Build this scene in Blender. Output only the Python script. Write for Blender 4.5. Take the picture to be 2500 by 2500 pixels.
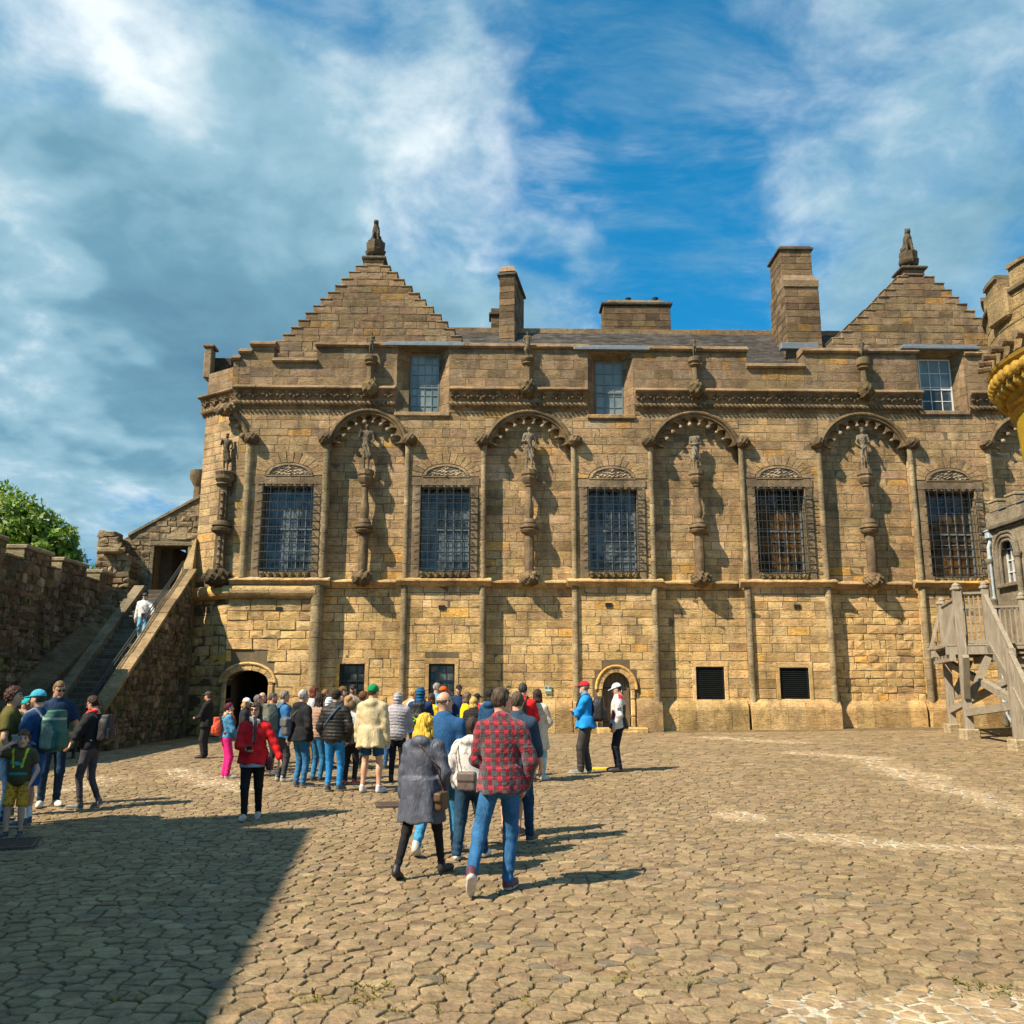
import bpy, math, random
import numpy as np
from mathutils import Matrix, Vector
for o in list(bpy.data.objects): bpy.data.objects.remove(o)
SC = bpy.context.scene
COL = SC.collection
R = math.radians
rng = random.Random(7)
nr = np.random.default_rng(11)
# ------------------------------------------------------------------ camera
F_PX, YAW, PITCH, ROLL, CAMZ = 2211.4, R(1.07), R(11.505), R(0.106), 1.78
CAMP = np.array([0.0, 0.0, CAMZ])
_fw = np.array([math.sin(YAW)*math.cos(PITCH), math.cos(YAW)*math.cos(PITCH), math.sin(PITCH)])
_r0 = np.array([math.cos(YAW), -math.sin(YAW), 0.0]); _u0 = np.cross(_r0, _fw)
_rt = math.cos(ROLL)*_r0 + math.sin(ROLL)*_u0
_up = -math.sin(ROLL)*_r0 + math.cos(ROLL)*_u0
cam = bpy.data.cameras.new('camera'); camo = bpy.data.objects.new('camera', cam); COL.objects.link(camo)
cam.sensor_width = 36; cam.lens = 36*F_PX/2500; cam.clip_start = 0.1; cam.clip_end = 3000
M = Matrix.Identity(4)
for i in range(3):
    M[i][0] = _rt[i]; M[i][1] = _up[i]; M[i][2] = -_fw[i]; M[i][3] = CAMP[i]
camo.matrix_world = M
SC.camera = camo
SC.render.resolution_x = SC.render.resolution_y = 1024
# ------------------------------------------------------------------ sun and sky
SUN_DIR = np.array([0.80, 0.52, -1.0])             # the way the light travels
_sd = SUN_DIR/np.linalg.norm(SUN_DIR)
SUN_EL = math.asin(-_sd[2]); SUN_AZ = math.atan2(-_sd[0], -_sd[1])
sun = bpy.data.lights.new('sun', 'SUN'); sun.energy = 5.0; sun.angle = R(0.5); sun.color = (1.0, 0.84, 0.64)
suno = bpy.data.objects.new('sun', sun); COL.objects.link(suno)
suno.rotation_euler = Vector(_sd.tolist()).to_track_quat('-Z', 'Y').to_euler()
SC.view_settings.view_transform = 'Standard'; SC.view_settings.look = 'None'
SC.view_settings.exposure = 0.90; SC.view_settings.gamma = 1.0; SC.view_settings.use_curve_mapping = False

def ray(px, py):
    return _fw*F_PX + _rt*(px-1250) - _up*(py-1250)

class NT:
    """small helper for writing shader graphs"""
    def __init__(s, tree): s.t = tree; s.n = tree.nodes; s.l = tree.links
    def node(s, typ, **kw):
        nd = s.n.new(typ)
        for k, v in kw.items(): setattr(nd, k, v)
        return nd
    def put(s, sock, v):
        if v is None: return
        if hasattr(v, 'is_linked') or isinstance(v, bpy.types.NodeSocket): s.l.new(v, sock)
        else:
            try: sock.default_value = v
            except Exception:
                sock.default_value = (*v, 1.0) if len(v) == 3 else v
    def math(s, op, a, b=None, c=None, clamp=False):
        nd = s.node('ShaderNodeMath', operation=op); nd.use_clamp = clamp
        s.put(nd.inputs[0], a); s.put(nd.inputs[1], b)
        if c is not None: s.put(nd.inputs[2], c)
        return nd.outputs[0]
    def vmath(s, op, a, b=None):
        nd = s.node('ShaderNodeVectorMath', operation=op); s.put(nd.inputs[0], a)
        if b is not None: s.put(nd.inputs[1], b)
        return nd.outputs['Value'] if op in ('DOT_PRODUCT', 'LENGTH', 'DISTANCE') else nd.outputs[0]
    def noise(s, vec, scale, detail=4, rough=0.55, dist=0.0, out=0):
        nd = s.node('ShaderNodeTexNoise'); s.put(nd.inputs['Vector'], vec); nd.inputs['Scale'].default_value = scale
        nd.inputs['Detail'].default_value = detail; nd.inputs['Roughness'].default_value = rough
        nd.inputs['Distortion'].default_value = dist
        return nd.outputs[out]
    def ramp(s, fac, stops, interp='LINEAR'):
        nd = s.node('ShaderNodeValToRGB'); s.put(nd.inputs[0], fac); cr = nd.color_ramp; cr.interpolation = interp
        while len(cr.elements) < len(stops): cr.elements.new(0.5)
        for e, (p, c) in zip(cr.elements, stops):
            e.position = p; e.color = (*c, 1.0) if not isinstance(c, (int, float)) else (c, c, c, 1.0)
        return nd.outputs[0]
    def mix(s, fac, a, b, mode='MIX'):
        nd = s.node('ShaderNodeMix', data_type='RGBA', blend_type=mode)
        s.put(nd.inputs['Factor'], fac)
        ia = [i for i in nd.inputs if i.name == 'A' and i.type == 'RGBA'][0]; ib = [i for i in nd.inputs if i.name == 'B' and i.type == 'RGBA'][0]
        s.put(ia, a); s.put(ib, b)
        return [o for o in nd.outputs if o.type == 'RGBA'][0]
    def mapr(s, v, a, b, c=0.0, d=1.0, smooth=True):
        nd = s.node('ShaderNodeMapRange'); nd.interpolation_type = 'SMOOTHSTEP' if smooth else 'LINEAR'
        s.put(nd.inputs[0], v)
        for i, q in zip((1, 2, 3, 4), (a, b, c, d)): nd.inputs[i].default_value = q
        return nd.outputs[0]

w = bpy.data.worlds.new('World'); SC.world = w; w.use_nodes = True
w.cycles.sampling_method = 'MANUAL'; w.cycles.sample_map_resolution = 256
SC.cycles.max_bounces = 5; SC.cycles.diffuse_bounces = 2; SC.cycles.glossy_bounces = 2; SC.cycles.transmission_bounces = 2
SC.cycles.use_adaptive_sampling = True; SC.cycles.adaptive_threshold = 0.03; SC.cycles.caustics_reflective = False; SC.cycles.caustics_refractive = False
g = NT(w.node_tree); g.n.clear()
sky = g.node('ShaderNodeTexSky', sky_type='NISHITA'); sky.sun_disc = False
sky.sun_elevation = SUN_EL; sky.sun_rotation = SUN_AZ
sky.air_density = 1.0; sky.dust_density = 0.4; sky.ozone_density = 3.0
tc = g.node('ShaderNodeTexCoord').outputs['Generated']
sep = g.node('ShaderNodeSeparateXYZ'); g.put(sep.inputs[0], tc)
zz = g.math('ADD', g.math('MAXIMUM', sep.outputs[2], 0.0), 0.28)
cx = g.math('DIVIDE', sep.outputs[0], zz); cy = g.math('DIVIDE', sep.outputs[1], zz)
cmb = g.node('ShaderNodeCombineXYZ'); g.put(cmb.inputs[0], cx); g.put(cmb.inputs[1], cy)
P = cmb.outputs[0]
wv = g.node('ShaderNodeVectorMath', operation='SCALE'); g.put(wv.inputs[0], g.vmath('SUBTRACT', g.noise(P, 3.2, 3, 0.65, out=1), (0.5, 0.5, 0.5))); wv.inputs['Scale'].default_value = 0.42
TCW = g.vmath('NORMALIZE', g.vmath('ADD', tc, wv.outputs[0]))
def lobe(px, py, deg):
    d = ray(px, py); d = d/np.linalg.norm(d)
    dp = g.vmath('DOT_PRODUCT', TCW, tuple(d.tolist()))
    return g.mapr(dp, math.cos(R(deg)), 1.0)
warp = g.node('ShaderNodeVectorMath', operation='ADD'); g.put(warp.inputs[0], P)
wn = g.node('ShaderNodeVectorMath', operation='SCALE'); g.put(wn.inputs[0], g.noise(P, 1.6, 3, out=1)); wn.inputs['Scale'].default_value = 0.22
g.put(warp.inputs[1], wn.outputs[0]); PW = warp.outputs[0]
dens = g.noise(PW, 1.7, 6, 0.60)
thin = g.noise(PW, 5.6, 6, 0.64)
bias = None
for (px, py, dg, wt) in ((1720, 380, 13, -0.17), (1640, 640, 9, -0.13), (1420, 60, 8, -0.16), (300, 1290, 5, -0.22),
                         (200, 700, 22, 0.20), (900, 560, 15, 0.17), (120, 1000, 14, 0.17), (800, 900, 12, 0.10), (1500, 600, 6, 0.06), (2300, 430, 14, 0.15), (780, 20, 7, -0.10), (2080, 900, 8, -0.12)):
    t = g.math('MULTIPLY', lobe(px, py, dg), wt)
    bias = t if bias is None else g.math('ADD', bias, t)
dd = g.math('ADD', g.math('ADD', dens, g.math('MULTIPLY', g.math('SUBTRACT', thin, 0.5), 0.42)), bias)
cirrus = g.mapr(g.noise(g.vmath('MULTIPLY', PW, (1.0, 2.6, 1.0)), 2.1, 6, 0.66), 0.44, 0.80, 0.0, 0.55)
mask = g.math('MAXIMUM', g.mapr(dd, 0.31, 0.74), cirrus)
# thick cloud is grey below, thin cloud and cloud edges are white
light = g.noise(PW, 3.1, 5, 0.58)
shade = g.math('ADD', g.math('ADD', g.math('MULTIPLY', g.math('SUBTRACT', light, 0.5), 1.15), g.math('MULTIPLY', g.math('SUBTRACT', thin, 0.5), 0.75)), g.mapr(dd, 0.50, 0.95, 0.62, 0.44))
for (px, py, dg, wt) in ((410, 262, 3.5, 0.10), (1340, 440, 4.5, 0.32), (1330, 250, 6, 0.16), (150, 740, 5, 0.26), (40, 1030, 5, 0.2), (700, 260, 15, 0.18), (520, 680, 12, -0.20), (1100, 420, 8, 0.14)):
    shade = g.math('ADD', shade, g.math('MULTIPLY', lobe(px, py, dg), wt))
ccol = g.ramp(shade, [(0.0, (0.14, 0.31, 0.46)), (0.36, (0.21, 0.45, 0.60)), (0.66, (0.42, 0.68, 0.83)), (1.0, (1.15, 1.25, 1.28))])
skyc = g.mix(1.0, sky.outputs[0], g.mix(g.mapr(sep.outputs[2], 0.02, 0.55), (0.10, 0.50, 0.85, 1), (0.10, 1.06, 1.28, 1)), 'MULTIPLY')
b1 = g.node('ShaderNodeBackground'); g.put(b1.inputs[0], skyc); b1.inputs[1].default_value = 0.078
b2 = g.node('ShaderNodeBackground'); g.put(b2.inputs[0], ccol); b2.inputs[1].default_value = 0.46
ms = g.node('ShaderNodeMixShader'); g.put(ms.inputs[0], mask); g.l.new(b1.outputs[0], ms.inputs[1]); g.l.new(b2.outputs[0], ms.inputs[2])
wo = g.node('ShaderNodeOutputWorld'); g.l.new(ms.outputs[0], wo.inputs[0])

# ------------------------------------------------------------------ pixel helpers (layout taken from measured points)
YF = 33.0                                            # the palace front stands 33 m away
def at(px, py, y=YF):
    d = ray(px, py); return CAMP + d*(y/d[1])
def at_x(px, py, x):
    d = ray(px, py); return CAMP + d*(x/d[0])
def gz(x, y):
    s = np.log1p(np.exp(np.clip((np.asarray(y, float)-7)/1.5, -30, 30)))*1.5
    s = np.minimum(s, 30)
    return 0.019*s + 0.0006*np.clip(x, -16, 18)*s
def ground_at(px, py):
    d = ray(px, py); t = 0.0; d = d/d[1]
    lo, hi = 2.0, 60.0
    for _ in range(50):
        m = (lo+hi)/2; p = CAMP + d*m
        if p[2] > gz(p[0], p[1]): lo = m
        else: hi = m
    p = CAMP + d*lo; p[2] = float(gz(p[0], p[1])); return p
def to_px(p):
    v = np.asarray(p)-CAMP; c = v@_fw
    return 1250+F_PX*(v@_rt)/c, 1250-F_PX*(v@_up)/c

# ------------------------------------------------------------------ object helpers
def mk(name, verts, faces, mat, parent=None, smooth=False, col=None, label=None, cat=None, group=None, kind=None, mesh=None, loc=None):
    if mesh is None:
        mesh = bpy.data.meshes.new(name)
        if isinstance(faces, np.ndarray):
            verts = np.asarray(verts, np.float32); k = faces.shape[1]
            mesh.vertices.add(len(verts)); mesh.vertices.foreach_set('co', verts.ravel())
            mesh.loops.add(faces.size); mesh.loops.foreach_set('vertex_index', faces.ravel().astype(np.int32))
            mesh.polygons.add(len(faces)); mesh.polygons.foreach_set('loop_start', np.arange(0, faces.size, k, dtype=np.int32))
            mesh.polygons.foreach_set('loop_total', np.full(len(faces), k, np.int32))
            mesh.polygons.foreach_set('use_smooth', np.zeros(len(faces), bool)); mesh.update(calc_edges=True); mesh.validate()
        else:
            mesh.from_pydata([tuple(map(float, v)) for v in verts], [], faces)
        if smooth: mesh.polygons.foreach_set('use_smooth', [True]*len(mesh.polygons))
        if mat is not None: mesh.materials.append(mat)
        if col is not None:
            a = mesh.color_attributes.new('Col', 'FLOAT_COLOR', 'POINT')
            c = np.ones((len(mesh.vertices), 4), np.float32); c[:, :3] = np.asarray(col, np.float32); a.data.foreach_set('color', c.ravel())
    o = bpy.data.objects.new(name, mesh); COL.objects.link(o)
    if parent is not None: o.parent = parent
    if loc is not None: o.location = loc
    tag(o, label, cat, group, kind)
    return o
def tag(o, label=None, cat=None, group=None, kind=None):
    if label: o['label'] = label
    if cat: o['category'] = cat
    if group: o['group'] = group
    if kind: o['kind'] = kind
    return o
def thing(name, label, cat, loc=(0, 0, 0), rz=0.0, group=None):
    o = bpy.data.objects.new(name, None); o.empty_display_size = 0.2; COL.objects.link(o)
    o.location = tuple(map(float, loc)); o.rotation_euler = (0, 0, rz)
    return tag(o, label, cat, group)

class MB:
    """collects faces into one mesh"""
    def __init__(s): s.v = []; s.f = []; s.c = []; s.cur = (0.5, 0.5, 0.5)
    def add(s, vs, fs, col=None):
        b = len(s.v); s.v += [tuple(map(float, v)) for v in vs]; s.f += [[b+i for i in f] for f in fs]
        s.c += [col or s.cur]*len(vs); return s
    def addm(s, m, col=None):
        b = len(s.v); s.v += m.v; s.f += [[b+i for i in f] for f in m.f]; s.c += ([col]*len(m.v) if col else m.c); return s
    def box(s, x0, x1, y0, y1, z0, z1, bev=0.0, col=None):
        if bev <= 0:
            vs = [(x0,y0,z0),(x1,y0,z0),(x1,y1,z0),(x0,y1,z0),(x0,y0,z1),(x1,y0,z1),(x1,y1,z1),(x0,y1,z1)]
            return s.add(vs, [[0,3,2,1],[4,5,6,7],[0,1,5,4],[1,2,6,5],[2,3,7,6],[3,0,4,7]], col)
        b = bev; vs = []; idx = {}
        for ix, (X, sx) in enumerate(((x0, 1), (x1, -1))):
            for iy, (Y, sy) in enumerate(((y0, 1), (y1, -1))):
                for iz, (Z, sz) in enumerate(((z0, 1), (z1, -1))):
                    idx[ix, iy, iz] = len(vs)
                    vs += [(X, Y+sy*b, Z+sz*b), (X+sx*b, Y, Z+sz*b), (X+sx*b, Y+sy*b, Z)]
        I = lambda a, b_, c, k: idx[a, b_, c]+k
        fs = [[I(0,0,0,0),I(0,0,1,0),I(0,1,1,0),I(0,1,0,0)],[I(1,0,0,0),I(1,1,0,0),I(1,1,1,0),I(1,0,1,0)],
              [I(0,0,0,1),I(1,0,0,1),I(1,0,1,1),I(0,0,1,1)],[I(0,1,0,1),I(0,1,1,1),I(1,1,1,1),I(1,1,0,1)],
              [I(0,0,0,2),I(0,1,0,2),I(1,1,0,2),I(1,0,0,2)],[I(0,0,1,2),I(1,0,1,2),I(1,1,1,2),I(0,1,1,2)]]
        for a in (0, 1):
            for c in (0, 1):
                fs.append([I(a,0,c,0),I(a,0,c,2),I(a,1,c,2),I(a,1,c,0)]); fs.append([I(0,a,c,1),I(0,a,c,2),I(1,a,c,2),I(1,a,c,1)]); fs.append([I(a,c,0,0),I(a,c,0,1),I(a,c,1,1),I(a,c,1,0)])
        for k in idx.values(): fs.append([k, k+1, k+2])
        return s.add(vs, fs, col)
    def bar(s, a, b, w, h=None, up=(0, 0, 1), col=None):
        """square bar from a to b"""
        a, b = np.array(a, float), np.array(b, float); h = h or w
        d = (b-a)/np.linalg.norm(b-a); u = np.array(up, float)
        if abs(d@u) > 0.98: u = np.array([0, 1.0, 0])
        r = np.cross(d, u); r /= np.linalg.norm(r); u = np.cross(r, d)
        vs = [p+sx*r*w/2+sz*u*h/2 for p in (a, b) for sx, sz in ((-1,-1),(1,-1),(1,1),(-1,1))]
        return s.add(vs, [[0,1,2,3],[7,6,5,4],[0,4,5,1],[1,5,6,2],[2,6,7,3],[3,7,4,0]], col)
    def tube(s, pts, r, n=8, col=None, closed=False):
        pts = [np.array(p, float) for p in pts]; rs = r if hasattr(r, '__len__') else [r]*len(pts)
        b = []; m = len(pts); prev = None
        for i, p in enumerate(pts):
            q0 = pts[(i-1) % m] if (closed or i > 0) else p; q1 = pts[(i+1) % m] if (closed or i < m-1) else p
            d = q1-q0; d /= (np.linalg.norm(d)+1e-9)
            if prev is None:
                u = np.array([0, 0, 1.0]) if abs(d[2]) < 0.95 else np.array([1.0, 0, 0])
            else: u = prev
            x = np.cross(d, u); x /= (np.linalg.norm(x)+1e-9); u = np.cross(x, d); prev = u
            for k in range(n):
                t = 2*math.pi*k/n; b.append(p+rs[i]*(math.cos(t)*x+math.sin(t)*u))
        fs = []
        for i in range(m if closed else m-1):
            for k in range(n):
                j = (i+1) % m
                fs.append([i*n+k, i*n+(k+1) % n, j*n+(k+1) % n, j*n+k])
        if not closed: fs += [list(range(n))[::-1], [(m-1)*n+k for k in range(n)]]
        return s.add(b, fs, col)
    def lathe(s, cx, cy, prof, n=16, col=None, a0=0.0, a1=2*math.pi, twist=0.0, lobes=0, amp=0.0):
        """prof = list of (radius, z)"""
        full = abs(a1-a0-2*math.pi) < 1e-6; k = n if full else n+1; vs = []; z0 = prof[0][1]
        for (r, z) in prof:
            for i in range(k):
                t = a0+(a1-a0)*i/n
                rr = r*(1+amp*math.cos(lobes*(t+twist*(z-z0)))) if lobes else r
                vs.append((cx+rr*math.cos(t), cy+rr*math.sin(t), z))
        fs = []
        for j in range(len(prof)-1):
            for i in range(n):
                i2 = (i+1) % k
                fs.append([j*k+i, j*k+i2, (j+1)*k+i2, (j+1)*k+i])
        if full: fs += [list(range(k))[::-1], [(len(prof)-1)*k+i for i in range(k)]]
        return s.add(vs, fs, col)
    def prism(s, poly, y0, y1, col=None, fn=None):
        """polygon in (x,z), extruded from y0 (front) to y1; fn maps (x,y,z)"""
        n = len(poly); vs = [(x, y0, z) for x, z in poly]+[(x, y1, z) for x, z in poly]
        if fn: vs = [fn(*v) for v in vs]
        fs = [list(range(n)), list(range(n, 2*n))[::-1]]+[[i, i+n, (i+1) % n+n, (i+1) % n] for i in range(n)]
        return s.add(vs, fs, col)
    def strip(s, pa, pb, col=None):
        """quads between two point rows"""
        n = len(pa); return s.add(list(pa)+list(pb), [[i, i+1, n+i+1, n+i] for i in range(n-1)], col)
    def build(s, name, mat, parent=None, smooth=False, **kw):
        o = mk(name, s.v, s.f, mat, parent, smooth, col=s.c, **kw)
        if smooth == 'auto':
            pass
        return o
def autosmooth(o, ang=40):
    o.data.shade_smooth() if hasattr(o.data, 'shade_smooth') else None
    try:
        o.data.set_sharp_from_angle(angle=R(ang))
    except Exception: pass
    return o

# ------------------------------------------------------------------ materials
def material(name): 
    m = bpy.data.materials.new(name); m.use_nodes = True; g = NT(m.node_tree); g.n.clear()
    out = g.node('ShaderNodeOutputMaterial'); b = g.node('ShaderNodeBsdfPrincipled'); g.l.new(b.outputs[0], out.inputs[0])
    return m, g, b
def bump(g, b, h, strength, dist):
    nd = g.node('ShaderNodeBump'); nd.inputs['Strength'].default_value = strength; nd.inputs['Distance'].default_value = dist
    g.put(nd.inputs['Height'], h); g.l.new(nd.outputs[0], b.inputs['Normal'])
def attr_col(g): 
    a = g.node('ShaderNodeAttribute'); a.attribute_name = 'Col'; return a.outputs['Color']
def pos(g): return g.node('ShaderNodeNewGeometry').outputs['Position']
def objc(g): return g.node('ShaderNodeTexCoord').outputs['Object']
def scaled(g, v, s):
    nd = g.node('ShaderNodeVectorMath', operation='MULTIPLY'); g.put(nd.inputs[0], v); nd.inputs[1].default_value = s; return nd.outputs[0]

def stone_mat(name, tint=None, rough=0.9, bumpd=0.02, soot=0.45, strata=1.0, warm=(1, 1, 1)):
    m, g, b = material(name); p = pos(g)
    base = attr_col(g) if tint is None else None
    c = base if base is not None else tint
    n1 = g.noise(p, 3.2, 4, 0.65); n2 = g.noise(scaled(g, p, (5, 5, 22)), 1.0, 3, 0.6, 1.2); n3 = g.noise(p, 34, 2, 0.7)
    big = g.mapr(g.noise(scaled(g, p, (1, 1, 1.6)), 0.42, 3, 0.6), 0.32, 0.68, 0.76, 1.22, False)
    v = g.math('ADD', g.math('MULTIPLY', n1, 0.5), g.math('ADD', g.math('MULTIPLY', n2, 0.5*strata), g.math('MULTIPLY', n3, 0.35)))
    f = g.math('MULTIPLY', big, g.mapr(v, 0.45, 0.95, 0.40, 1.54, False))
    cc = g.node('ShaderNodeVectorMath', operation='SCALE'); g.put(cc.inputs[0], g.mix(1.0, c, (*warm, 1), 'MULTIPLY') if base is not None else c); g.put(cc.inputs['Scale'], f)
    # soot and rain staining in tall soft streaks, pale lichen flecks
    st = g.mapr(g.noise(scaled(g, p, (1.5, 1.5, 0.5)), 1.0, 4, 0.65), 0.46, 0.72)
    c2 = g.mix(g.math('MULTIPLY', st, soot), cc.outputs[0], (0.045, 0.036, 0.024, 1))
    li = g.mapr(g.noise(p, 9, 3, 0.7), 0.66, 0.78)
    c3 = g.mix(g.math('MULTIPLY', li, 0.35), c2, (0.30, 0.27, 0.17, 1))
    pit = g.mapr(g.noise(p, 16, 1, 0.5), 0.24, 0.34, 1.0, 0.0)
    c4 = g.mix(g.math('MULTIPLY', pit, 0.6), c3, (0.05, 0.04, 0.025, 1))
    g.put(b.inputs['Base Color'], c4); b.inputs['Roughness'].default_value = rough; b.inputs['Specular IOR Level'].default_value = 0.2
    h = g.math('ADD', g.math('MULTIPLY', n2, 1.0*strata), g.math('ADD', g.math('MULTIPLY', n3, 0.35), g.math('SUBTRACT', g.math('MULTIPLY', n1, 0.8), g.math('MULTIPLY', pit, 0.5))))
    bump(g, b, h, 0.9, bumpd)
    return m
M_STONE = stone_mat('sandstone', bumpd=0.035)
M_CARVE = stone_mat('carved_sandstone', soot=0.55, strata=0.3, bumpd=0.03, warm=(1.25, 1.10, 0.98))
M_RUB = stone_mat('rubble_stone', bumpd=0.045, soot=0.7)
def plain(name, col, rough=0.6, metal=0.0, var=0.25, scale=12, bumpd=0.0, spec=0.4, obj=False):
    m, g, b = material(name); p = objc(g) if obj else pos(g)
    n = g.noise(p, scale, 5, 0.6); f = g.mapr(n, 0.3, 0.7, 1-var, 1+var, False)
    cc = g.node('ShaderNodeVectorMath', operation='SCALE'); cc.inputs[0].default_value = col; g.put(cc.inputs['Scale'], f)
    g.put(b.inputs['Base Color'], cc.outputs[0]); b.inputs['Roughness'].default_value = rough; b.inputs['Metallic'].default_value = metal
    b.inputs['Specular IOR Level'].default_value = spec
    if bumpd: bump(g, b, n, 0.8, bumpd)
    return m
M_MORTAR = stone_mat('mortar', (0.36, 0.285, 0.17), soot=0.5, strata=0.0, bumpd=0.03)
M_IRON = plain('wrought_iron', (0.035, 0.042, 0.045), 0.6, 0.3, 0.4, 30)
M_LEAD = plain('lead_sheet', (0.17, 0.20, 0.22), 0.5, 0.2, 0.25, 6)
M_WHITE = plain('white_paint', (0.60, 0.60, 0.57), 0.5, 0, 0.12, 9)
M_GREYP = plain('grey_paint', (0.15, 0.17, 0.165), 0.5, 0, 0.15, 9)
M_BLACKP = plain('dark_green_paint', (0.012, 0.020, 0.020), 0.45, 0, 0.3, 9)
M_DARK = plain('dark_interior', (0.012, 0.012, 0.014), 0.9, 0, 0.2, 3)
M_SLATE = plain('slate', (0.115, 0.105, 0.10), 0.75, 0, 0.45, 5, 0.004)
M_ROOFS = stone_mat('ridge_stone', (0.22, 0.19, 0.14), soot=0.3, strata=0.2)
def glass_mat(name, col, mixn=None):
    m, g, b = material(name); p = pos(g)
    n = g.noise(scaled(g, p, (1.6, 1.6, 1.1)), 1.0, 2, 0.5)
    c = g.mix(g.mapr(n, 0.42, 0.62), col, mixn or col)
    g.put(b.inputs['Base Color'], c); b.inputs['Roughness'].default_value = 0.06; b.inputs['Specular IOR Level'].default_value = 0.5
    b.inputs['Coat Weight'].default_value = 0.1; b.inputs['Coat Roughness'].default_value = 0.03
    bump(g, b, g.noise(p, 2.2, 2, 0.5), 0.25, 0.03)
    return m
M_GLASS = glass_mat('window_glass', (0.022, 0.030, 0.033, 1), (0.12, 0.145, 0.15, 1))
M_GLASSB = glass_mat('amber_window_glass', (0.02, 0.018, 0.015, 1), (0.12, 0.06, 0.02, 1))
M_GLASSG = glass_mat('pale_window_glass', (0.12, 0.17, 0.17, 1), (0.20, 0.25, 0.25, 1))
# ================================================================== signed-distance modelling
def surface_net(Fv, org, h):
    s = Fv < 0
    c = [s[i:s.shape[0]-1+i, j:s.shape[1]-1+j, k:s.shape[2]-1+k] for i in (0, 1) for j in (0, 1) for k in (0, 1)]
    n = sum(x.astype(np.int8) for x in c)
    ii, jj, kk = np.nonzero((n > 0) & (n < 8))
    idm = -np.ones(c[0].shape, np.int32); idm[ii, jj, kk] = np.arange(len(ii))
    cor = [(i, j, k) for i in (0, 1) for j in (0, 1) for k in (0, 1)]
    val = np.stack([Fv[ii+a, jj+b, kk+d] for a, b, d in cor], 1)
    acc = np.zeros((len(ii), 3)); cnt = np.zeros(len(ii))
    for a in range(8):
        for b in range(a+1, 8):
            if sum(abs(cor[a][q]-cor[b][q]) for q in range(3)) != 1: continue
            fa, fb = val[:, a], val[:, b]; m = (fa < 0) != (fb < 0)
            t = np.where(m, fa/np.where(m, fa-fb, 1), 0)
            pa, pb = np.array(cor[a], float), np.array(cor[b], float)
            acc += np.where(m[:, None], pa+(pb-pa)*t[:, None], 0); cnt += m
    v = (np.stack([ii, jj, kk], 1)+acc/np.maximum(cnt, 1)[:, None])*h+org
    fs = []
    for ax in range(3):
        sl0 = [slice(1, -1)]*3; sl1 = [slice(1, -1)]*3
        sl0[ax] = slice(0, -1); sl1[ax] = slice(1, None)
        a = s[tuple(sl0)]; b = s[tuple(sl1)]
        I = np.argwhere(a != b)
        if not len(I): continue
        off = np.array([1, 1, 1]); off[ax] = 0; I0 = I+off
        fl = a[tuple(I.T)]
        o1, o2 = [q for q in range(3) if q != ax]
        e1 = np.zeros(3, int); e1[o1] = 1; e2 = np.zeros(3, int); e2[o2] = 1
        q = np.stack([idm[tuple((I0-e1-e2).T)], idm[tuple((I0-e2).T)], idm[tuple(I0.T)], idm[tuple((I0-e1).T)]], 1)
        if ax == 1: fl = ~fl
        q[~fl] = q[~fl][:, ::-1]
        fs.append(q)
    f = np.concatenate(fs) if fs else np.zeros((0, 4), int)
    return v.astype(np.float32), f[(f >= 0).all(1)].astype(np.int32)
def sdf_mesh(fn, lo, hi, h):
    lo = np.array(lo, float)-2*h; hi = np.array(hi, float)+2*h
    n = np.maximum(np.ceil((hi-lo)/h).astype(int)+1, 4)
    X = (lo[0]+h*np.arange(n[0])).astype(np.float32)[:, None, None]; Y = (lo[1]+h*np.arange(n[1])).astype(np.float32)[None, :, None]; Z = (lo[2]+h*np.arange(n[2])).astype(np.float32)[None, None, :]
    Fv = np.broadcast_to(fn(X, Y, Z), n).astype(np.float32).copy()
    Fv[0] = Fv[-1] = 1; Fv[:, 0] = Fv[:, -1] = 1; Fv[:, :, 0] = Fv[:, :, -1] = 1
    return surface_net(Fv, lo, h)
def s_cap(X, Y, Z, a, b, ra, rb, fy=1.0):
    a = np.asarray(a, float); b = np.asarray(b, float); d = b-a; L = float(d@d)+1e-9
    t = np.clip(((X-a[0])*d[0]+(Y-a[1])*d[1]+(Z-a[2])*d[2])/L, 0, 1)
    return np.sqrt((X-a[0]-t*d[0])**2+((Y-a[1]-t*d[1])*fy)**2+(Z-a[2]-t*d[2])**2)-(ra+(rb-ra)*t)
def s_ell(X, Y, Z, c, r):
    k = np.sqrt(((X-c[0])/r[0])**2+((Y-c[1])/r[1])**2+((Z-c[2])/r[2])**2)
    return (k-1)*min(r)
def s_box(X, Y, Z, c, r, rad):
    qx = np.abs(X-c[0])-r[0]+rad; qy = np.abs(Y-c[1])-r[1]+rad; qz = np.abs(Z-c[2])-r[2]+rad
    return np.sqrt(np.maximum(qx, 0)**2+np.maximum(qy, 0)**2+np.maximum(qz, 0)**2)+np.minimum(np.maximum(np.maximum(qx, qy), qz), 0)-rad
def smin(a, b, k):
    h = np.clip(0.5+0.5*(b-a)/k, 0, 1); return b+(a-b)*h-k*h*(1-h)
def wob(X, Y, Z, f, s=0.0):
    """cheap smooth 3-D noise, about -1..1"""
    return (np.sin(f*(X+0.6*Y)+1.3*s)*np.cos(f*(1.1*Z-0.7*X)+2.1*s)+np.sin(f*1.9*(Y-0.5*Z)+s)*np.cos(f*1.7*(Z+X)+0.7*s)+0.6*np.sin(f*3.3*(X+0.3*Z)+4*s)*np.sin(f*3.1*(Z-Y)+s))*0.5

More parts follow.
